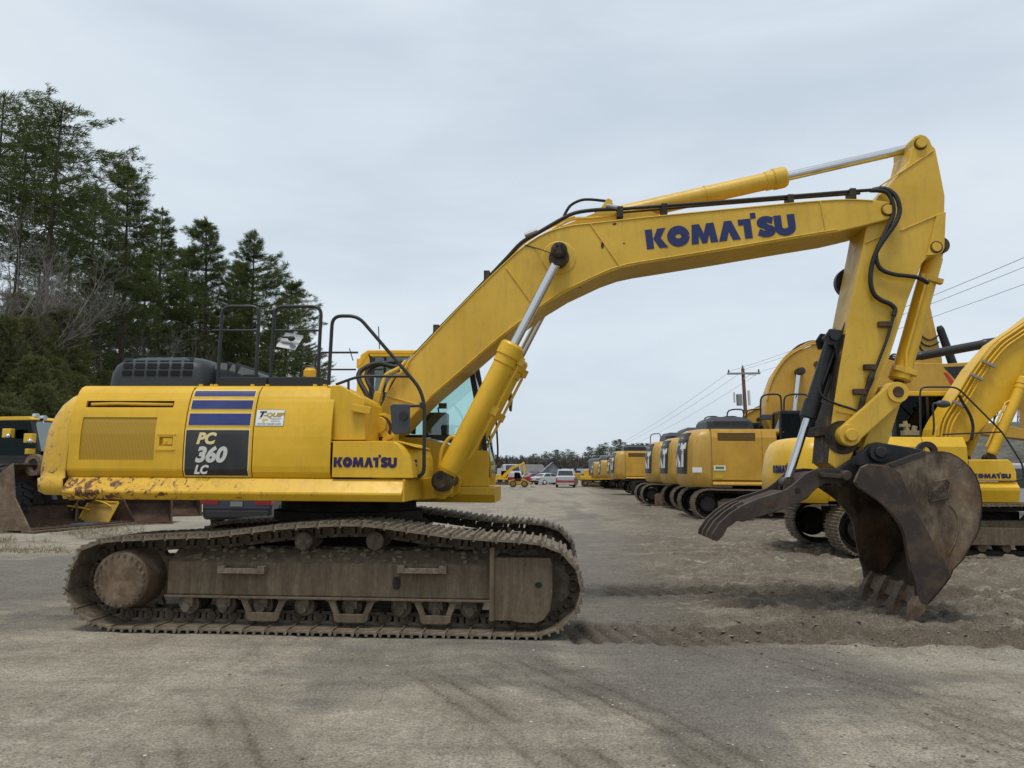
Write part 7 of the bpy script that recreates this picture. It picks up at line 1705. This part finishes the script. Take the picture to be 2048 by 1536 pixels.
# ---- cars: a lofted body with wheels, glass and lights
def loft_car(parent, L, Wd, prof_lo, prof_hi, m_body, name='body', bev=.03):
    mb = MB(); mb.prism(prof_lo, -Wd / 2, Wd / 2); b_ = mb.build(name, m_body, parent, bev, 3); return b_
def car(name, label, cat, loc, rz, m_body, kind='sedan', s=1.0, group=None, plate=None):
    """length along u (front at +u), origin on the ground at the centre"""
    o = thing(name, label, cat, loc, rz, group)
    if kind == 'sedan':
        lower = [(-2.28, .32), (-2.33, .55), (-2.30, .80), (-2.2, .95), (-1.75, 1.0), (.95, .97), (1.9, .82), (2.25, .66), (2.3, .4), (2.2, .25), (-2.2, .24)]
        gh = [(-1.75, .99), (-1.15, 1.38), (-.4, 1.46), (.25, 1.40), (1.05, .96)]; w, wb, wr = 1.80, (-1.38, 1.40), .32
    elif kind == 'pickup':
        lower = [(-2.85, .55), (-2.88, 1.15), (-.95, 1.17), (1.35, 1.16), (2.55, 1.08), (2.75, .9), (2.75, .45), (-2.8, .45)]
        gh = [(-.98, 1.16), (-.85, 1.78), (-.6, 1.86), (.6, 1.84), (1.35, 1.15)]; w, wb, wr = 1.98, (-1.8, 1.75), .40
    else:
        lower = [(-2.6, .35), (-2.65, 1.15), (-2.5, 1.2), (1.6, 1.2), (2.3, 1.05), (2.6, .8), (2.6, .35)]
        gh = [(-2.5, 1.19), (-2.4, 1.95), (-2.2, 2.05), (.7, 2.05), (1.6, 1.19)]; w, wb, wr = 1.95, (-1.6, 1.6), .36
    mb = MB(); mb.prism(lower, -w / 2, w / 2); mb.build('body', m_body, o, .07, 3)
    n = len(gh); cx = sum(p[0] for p in gh) / n
    lo_r = [(p[0], -w / 2 * .96, p[1]) for p in gh]; 
    mb = MB(); t = .80
    ys = [w / 2 * (.95 if p[1] < gh[0][1] + .1 else t) for p in gh]
    mb.add([(p[0], -y, p[1]) for p, y in zip(gh, ys)] + [(p[0], y, p[1]) for p, y in zip(gh, ys)], [tuple(range(n)), tuple(range(2 * n - 1, n - 1, -1))] + [(i, i + n, i + n + 1, i + 1) for i in range(n - 1)]); mb.build('cabin', m_body, o, .03)
    # panes set just proud of the cabin
    def lerp(a, b, t): return tuple(x + (y - x) * t for x, y in zip(a, b))
    for i, nm in ((0, 'rear_window'), (n - 2, 'windscreen')):
        a, b = gh[i], gh[i + 1]; ya, yb = ys[i], ys[i + 1]; d = Vector((b[0] - a[0], b[1] - a[1])).normalized(); nx_, nz_ = -d.y * .012, d.x * .012
        if nz_ < 0: nx_, nz_ = -nx_, -nz_
        pa, pb = lerp(a, b, .12), lerp(a, b, .90)
        mb = MB(); mb.quad((pa[0] + nx_, -ya * .86, pa[1] + nz_), (pa[0] + nx_, ya * .86, pa[1] + nz_), (pb[0] + nx_, yb * .88, pb[1] + nz_), (pb[0] + nx_, -yb * .88, pb[1] + nz_)); mb.build(nm, M_cargl, o)
    for s_ in (-1, 1):
        zl, zh_ = gh[0][1] + .06, gh[2][1] - .08; yl, yh = w / 2 * .95 * 1.0 + .004, w / 2 * t + .012
        u0_, u1_, u2_, u3_ = gh[0][0] + .30, gh[1][0] + .10, gh[n - 2][0] - .02, gh[n - 1][0] - .22
        for a0, a1, b0, b1 in ((u0_, (u0_ + u3_) / 2 - .05, u1_, (u1_ + u2_) / 2 - .05), ((u0_ + u3_) / 2 + .05, u3_, (u1_ + u2_) / 2 + .05, u2_)):
            mb = MB(); mb.quad((a0, s_ * yl, zl), (a1, s_ * yl, zl), (b1, s_ * yh, zh_), (b0, s_ * yh, zh_)); mb.build('side_window', M_cargl, o)
        r0 = lower[1][0] - .012; zz0 = lower[2][1] - .15 if kind == 'sedan' else .80
        mb = MB(); mb.prism([(r0 - .0, zz0), (r0 + .0, zz0 + .13), (r0 + .35, zz0 + .12), (r0 + .30, zz0 + .04)], s_ * (w / 2 + .006), s_ * (w / 2 - (.42 if kind == 'sedan' else .14))); mb.build('tail_light', M_red, o)
        mb = MB(); f0 = max(p[0] for p in lower); mb.box((f0 - .12, s_ * (w / 2 - .05), .62), (f0 + .01, s_ * (w / 2 - .45), .78)); mb.build('headlight', M_mglass, o, .02)
    for u in wb:
        for v in (-w / 2 + .10, w / 2 - .10):
            wh = node('wheel', o); sg = -1 if v < 0 else 1
            mb = MB(); mb.rod([((u, v - .12, wr), wr * .7), ((u, v - .11, wr), wr * .95), ((u, v - .06, wr), wr), ((u, v + .06, wr), wr), ((u, v + .11, wr), wr * .95), ((u, v + .12, wr), wr * .7)], 20); mb.build('tyre', M_tyre, wh)
            mb = MB(); mb.rod([((u, v + sg * .122, wr), wr * .62), ((u, v + sg * .135, wr), wr * .55)], 16); mb.build('rim', M_silver, wh)
    mb = MB(); r0 = lower[0][0]; mb.box((r0 - .05, -w * .46, .30), (r0 + .1, w * .46, .50)); mb.build('rear_bumper', M_black if kind != 'pickup' else M_chrome, o, .03)
    if plate is not None:
        mb = MB(); mb.box((lower[1][0] - .035, -.16, plate), (lower[1][0] - .006, .16, plate + .13)); mb.build('number_plate', plain('plate_grey', (.16, .17, .17), .6), o)
    return o
M_navy = plain('navy_car_paint', (.014, .017, .026), .25, spec=.5)
p = ground_at(478, 1048)
car('sedan', 'dark blue sedan parked behind the tracks, seen under the excavator body from the rear', 'car', (-7.3, 22.3, 0), R(92), M_navy, 'sedan', plate=.60)
M_wcar = plain('white_car_paint', (.48, .49, .51), .3, spec=.5); M_rcar = plain('red_car_paint', (.30, .02, .025), .3, spec=.6); M_scar = plain('silver_car_paint', (.42, .44, .46), .3, spec=.6); M_gcar = plain('dark_car_paint', (.06, .065, .07), .3)
p = at_depth(1131, 972.5, 80); pk = car('pickup_truck', 'white pickup truck with red lower body and tail lights on the yard far behind', 'pickup', (p.x, p.y, 0), R(86), M_wcar, 'pickup', plate=.62)
mb = MB(); mb.box((-2.90, -1.0, .50), (-2.86, 1.0, .74)); mb.build('red_band', M_rcar, pk, .01)
p = at_depth(1098, 971, 95); car('small_car', 'white car parked just left of the far pickup', 'car', (p.x, p.y, 0), R(35), M_wcar)
p = at_depth(1077, 971, 100); car('small_car', 'dark red car parked left of the white car far away', 'car', (p.x, p.y, 0), R(20), M_rcar)
p = at_depth(1064, 971, 112); car('small_car', 'grey car behind the small far loader', 'car', (p.x, p.y, 0), R(10), M_scar)
# long pale trailer beside the road, glimpsed under the near row machine
p = at_depth(2060, 1000, 19.5); o = thing('van', 'silver van behind the right-hand yellow excavator, its sill showing under the deck', 'van', (p.x + 1.0, p.y, 0), R(2))
mb = MB(); mb.prism([(-2.9, .42), (-2.95, 1.2), (-2.7, 1.85), (1.3, 1.85), (2.1, 1.15), (2.9, .95), (2.95, .42)], -.95, .95); mb.build('body', M_scar, o, .06, 3)
mb = MB(); mb.box((-2.6, -.975, .60), (2.6, -.94, .68)); mb.build('side_moulding', M_steel, o, .01)
for u in (-2.0, 2.0): wheel(o, u, -.8, .36, .24, M_silver, lugs=False); wheel(o, u, .8, .36, .24, M_silver, lugs=False)
mb = MB(); mb.prism([(-2.5, 1.25), (-2.45, 1.72), (1.2, 1.72), (1.8, 1.25)], -.957, -.945); mb.build('side_window', M_cargl, o)

# ---- far machines in the middle of the picture
def mini_loader(px, py, d, label, s=1.0, m=M_cat):
    p = at_depth(px, py, d); o = thing('small_loader', label, 'loader', (p.x, p.y, 0), R(-4)); o.scale = (s,) * 3
    for u in (-.95, .95):
        for v in (-.75, .75): wheel(o, u, v, .55, .42, m, lugs=False, n=16)
    mb = MB(); mb.prism([(-1.7, .5), (-1.7, 1.1), (-.8, 1.3), (-.3, 1.2), (.9, .95), (.9, .45)], -.5, .5); mb.build('body', m, o, .04)
    gen_cab(o, -.75, .35, -.5, .5, .95, 2.45, M_black, M_black, M_black)
    mb = MB(); mb.prism([(.3, 1.15), (.6, 1.5), (1.9, .75), (2.0, .45), (1.8, .5), (.6, 1.15)], -.45, -.3); mb.prism([(.3, 1.15), (.6, 1.5), (1.9, .75), (2.0, .45), (1.8, .5), (.6, 1.15)], .3, .45); mb.build('lift_arm', m, o, .02)
    plate_run([(2.7, .03), (2.1, .05), (1.95, .3), (2.05, .65), (2.25, .8)], -.9, .9, .03, M_rustlight, 'loader_bucket', o)
    return o
mini_loader(1038, 974.5, 78, 'small wheel loader with a black cab far away beside the excavator cab', .62)
def mini_excavator(px, py, d, label, m, s, boomdir=1, gray=False):
    p = at_depth(px, py, d); o = thing('small_excavator', label, 'excavator', (p.x, p.y, 0), R(0)); o.scale = (s,) * 3
    gen_tracks(o, .75, .5, -1.9, 1.9, .8, False)
    mb = MB(); mb.rod([((0, 0, .4), .5), ((0, 0, .98), .5)], 18); mb.build('slewing_ring', M_under, o)
    mb = MB(); mb.prism([(-1.9, 1.0), (-1.95, 1.9), (-1.6, 2.05), (.2, 2.0), (.4, 1.3), (1.5, 1.25), (1.5, 1.0)], -1.2, 1.2); mb.build('upper_body', m, o, .06)
    gen_cab(o, .2, 1.6, .15, 1.1, 1.26, 2.8, m, M_black, m)
    mb = MB(); mb.prism([(.3, 1.4), (.5, 1.9), (2.3, 3.6), (4.6, 4.3), (4.75, 4.1), (2.6, 3.1), (.9, 1.4)], -.35, .0); mb.build('boom', m, o, .04)
    mb = MB(); mb.prism([(4.3, 4.4), (4.75, 4.5), (5.0, 3.0), (4.8, 1.6), (4.6, 1.6), (4.55, 3.0)], -.3, -.05); mb.build('arm', m, o, .03)
    mb = MB(); mb.prism([(4.5, 1.6), (5.0, 1.5), (5.1, 1.0), (4.5, .7), (4.1, .8), (4.5, 1.1)], -.6, .3); mb.build('bucket', M_bucket, o, .03)
    return o
mini_excavator(1000, 975, 92, 'yellow excavator with raised boom far away beside the big cab', M_yel, .62)
mini_excavator(1040, 973, 112, 'pale grey excavator far away behind the small loader', plain('pale_machine_grey', (.26, .27, .28), .5), .5)
p = at_depth(1019, 973, 96); o = thing('box_truck', 'white truck with red bumper beside the far small loader', 'truck', (p.x, p.y, 0), R(-78))
mb = MB(); mb.prism([(-3.2, .7), (-3.2, 2.0), (.6, 2.0), (.6, .7)], -1.0, 1.0); mb.build('load_bed', M_scar, o, .03)
mb = MB(); mb.prism([(.65, .6), (.65, 2.5), (1.6, 2.5), (1.9, 1.65), (2.6, 1.5), (2.7, .6)], -1.0, 1.0); mb.build('truck_cab', M_wcar, o, .06)
mb = MB(); mb.quad((1.64, -.85, 2.4), (1.64, .85, 2.4), (1.92, .9, 1.70), (1.92, -.9, 1.70)); mb.build('windscreen', M_cargl, o)
mb = MB(); mb.box((2.66, -1.0, .5), (2.78, 1.0, .95)); mb.build('bumper', M_rcar, o, .02)
for u in (-2.4, 1.8):
    for v in (-.85, .85): wheel(o, u, v, .45, .3, M_silver, lugs=False, n=16)
# grey-hooded machine and yellow compactor before the row's far end
p = at_depth(1196, 972, 82); o = thing('asphalt_paver', 'grey-hooded yellow machine on tracks at the far end of the excavator row', 'paver', (p.x, p.y, 0), R(-3))
gen_tracks(o, .7, .45, -1.8, 1.8, .75, False)
mb = MB(); mb.box((-1.9, -1.15, .78), (2.0, 1.15, 1.15)); mb.build('deck', M_yel, o, .04)
mb = MB(); mb.prism([(-.9, 1.16), (-1.0, 2.9), (-.7, 3.05), (.2, 3.1), (.3, 3.4), (1.6, 3.4), (2.0, 2.9), (2.0, 1.16)], -.9, .9); mb.build('hood', plain('grey_hood', (.16, .175, .19), .5), o, .12, 3)
mb = MB(); mb.prism([(-1.5, 1.16), (-1.55, 1.8), (-1.05, 1.9), (-.95, 1.16)], -.8, .8); mb.build('step_box', M_yel, o, .05)
p = at_depth(1160, 973, 88); o = thing('compactor', 'yellow compactor right of the far white pickup', 'roller', (p.x, p.y, 0), R(10))
for u in (-.9, 1.0):
    mb = MB(); mb.cyl((u, -.8, .5), (u, .8, .5), .5, n=20); mb.build('drum', M_steel, o)
mb = MB(); mb.prism([(-1.5, .7), (-1.5, 1.35), (-.3, 1.5), (.2, 1.2), (1.6, 1.15), (1.6, .8)], -.7, .7); mb.build('body', M_cat, o, .06)
mb = MB(); mb.box((-.5, -.4, 1.5), (0, .4, 1.75)); mb.box((-.62, -.4, 1.76), (-.5, .4, 2.2)); mb.build('seat', M_seat, o, .04)
p = at_depth(1178, 972, 84); o = thing('trailer_frame', 'low yellow frame lying before the grey-hooded machine', 'trailer', (p.x, p.y, 0)); mb = MB(); mb.box((-1.0, -.6, .6), (1.0, .6, .78)); mb.build('frame', M_cat, o, .03)
for u in (-.5, .5): wheel(o, u, -.5, .3, .2, M_steel, lugs=False, n=14); wheel(o, u, .5, .3, .2, M_steel, lugs=False, n=14)
mb = MB(); 
for k in range(9): rr2 = random.Random(k); mb.box((-.9 + .2 * k, -.5, .782), (-.75 + .2 * k, rr2.uniform(0, .5), .85 + rr2.random() * .35))
mb.build('load', M_mirror, o, kind='stuff')
# houses
def house(px0, px1, y_eave, y_ridge, d, depth_m, m_wall, m_roof, label, gable=False, windows=3):
    a, b = at_depth(px0, y_eave, d), at_depth(px1, y_eave, d); rz = at_depth((px0 + px1) / 2, y_ridge, d).z; o = thing('house', label, 'house', (a.x, a.y, 0)); w = b.x - a.x; ze = a.z
    mb = MB(); mb.box((0, 0, 0), (w, depth_m, ze)); wl_ = mb.build('wall', m_wall, o)
    mb = MB()
    if gable:
        mb.add([(-.3, -.3, ze - .1), (w + .3, -.3, ze - .1), (w / 2, -.3, rz), (-.3, depth_m, ze - .1), (w + .3, depth_m, ze - .1), (w / 2, depth_m, rz)], [(0, 2, 5, 3), (1, 4, 5, 2), (0, 3, 4, 1)]); mb.add([(0, 0, ze), (w, 0, ze), (w / 2, 0, rz - .15)], [(0, 1, 2)])
    else:
        mb.add([(-.4, -.5, ze - .1), (w + .4, -.5, ze - .1), (w - .6, depth_m / 2, rz), (.6, depth_m / 2, rz), (-.4, depth_m + .5, ze - .1), (w + .4, depth_m + .5, ze - .1)], [(0, 1, 2, 3), (4, 3, 2, 5), (0, 3, 4), (1, 5, 2), (0, 4, 5, 1)])
    mb.build('roof', m_roof, o)
    for k in range(windows):
        u = w * (k + .5) / windows; mb = MB(); mb.box((u - .5, -.04, ze * .45), (u + .5, .02, ze * .8)); mb.build('window', M_cargl, o)
    mb = MB(); mb.box((w * .45, -.03, 0), (w * .45 + .95, .03, min(2.1, ze * .85))); mb.build('door', M_silver, o)
    return o
M_gwall = plain('grey_siding', (.22, .235, .24), .8); M_groof = plain('grey_shingle', (.18, .19, .21), .9); M_broof = plain('brown_shingle', (.13, .12, .12), .9); M_wwall = plain('pale_siding', (.30, .31, .31), .8)
house(1085, 1128, 944, 924, 150, 9, M_gwall, M_groof, 'grey house with a steep gabled roof behind the far pickup', True, 2)
house(1112, 1190, 946, 937, 160, 8, M_gwall, M_groof, 'long low grey building right of the gabled house', False, 6)
house(1000, 1092, 942, 928, 175, 11, M_wwall, M_broof, 'house with a wide brown roof behind the far loader', False, 5)
house(1070, 1096, 956, 948, 140, 5, M_wwall, M_groof, 'small pale shed before the gabled house', False, 1)
house(1190, 1290, 945, 934, 185, 9, M_wwall, M_broof, 'low house behind the far end of the excavator row', False, 5)
# small clipped conifers by the houses
for px, py, d, lab in ((1096, 941, 128, 'small pointed conifer before the pale shed'), (1141, 932, 132, 'pointed grey conifer beside the long grey building')):
    t = at_depth(px, py, d); o = copy_tree(FP[0]); put(o, t.x, t.y, 0, (t.z / 11 * .75, t.z / 11 * .75, t.z / 11), None, lab); o['category'] = 'tree'
    if 'group' in o: del o['group']
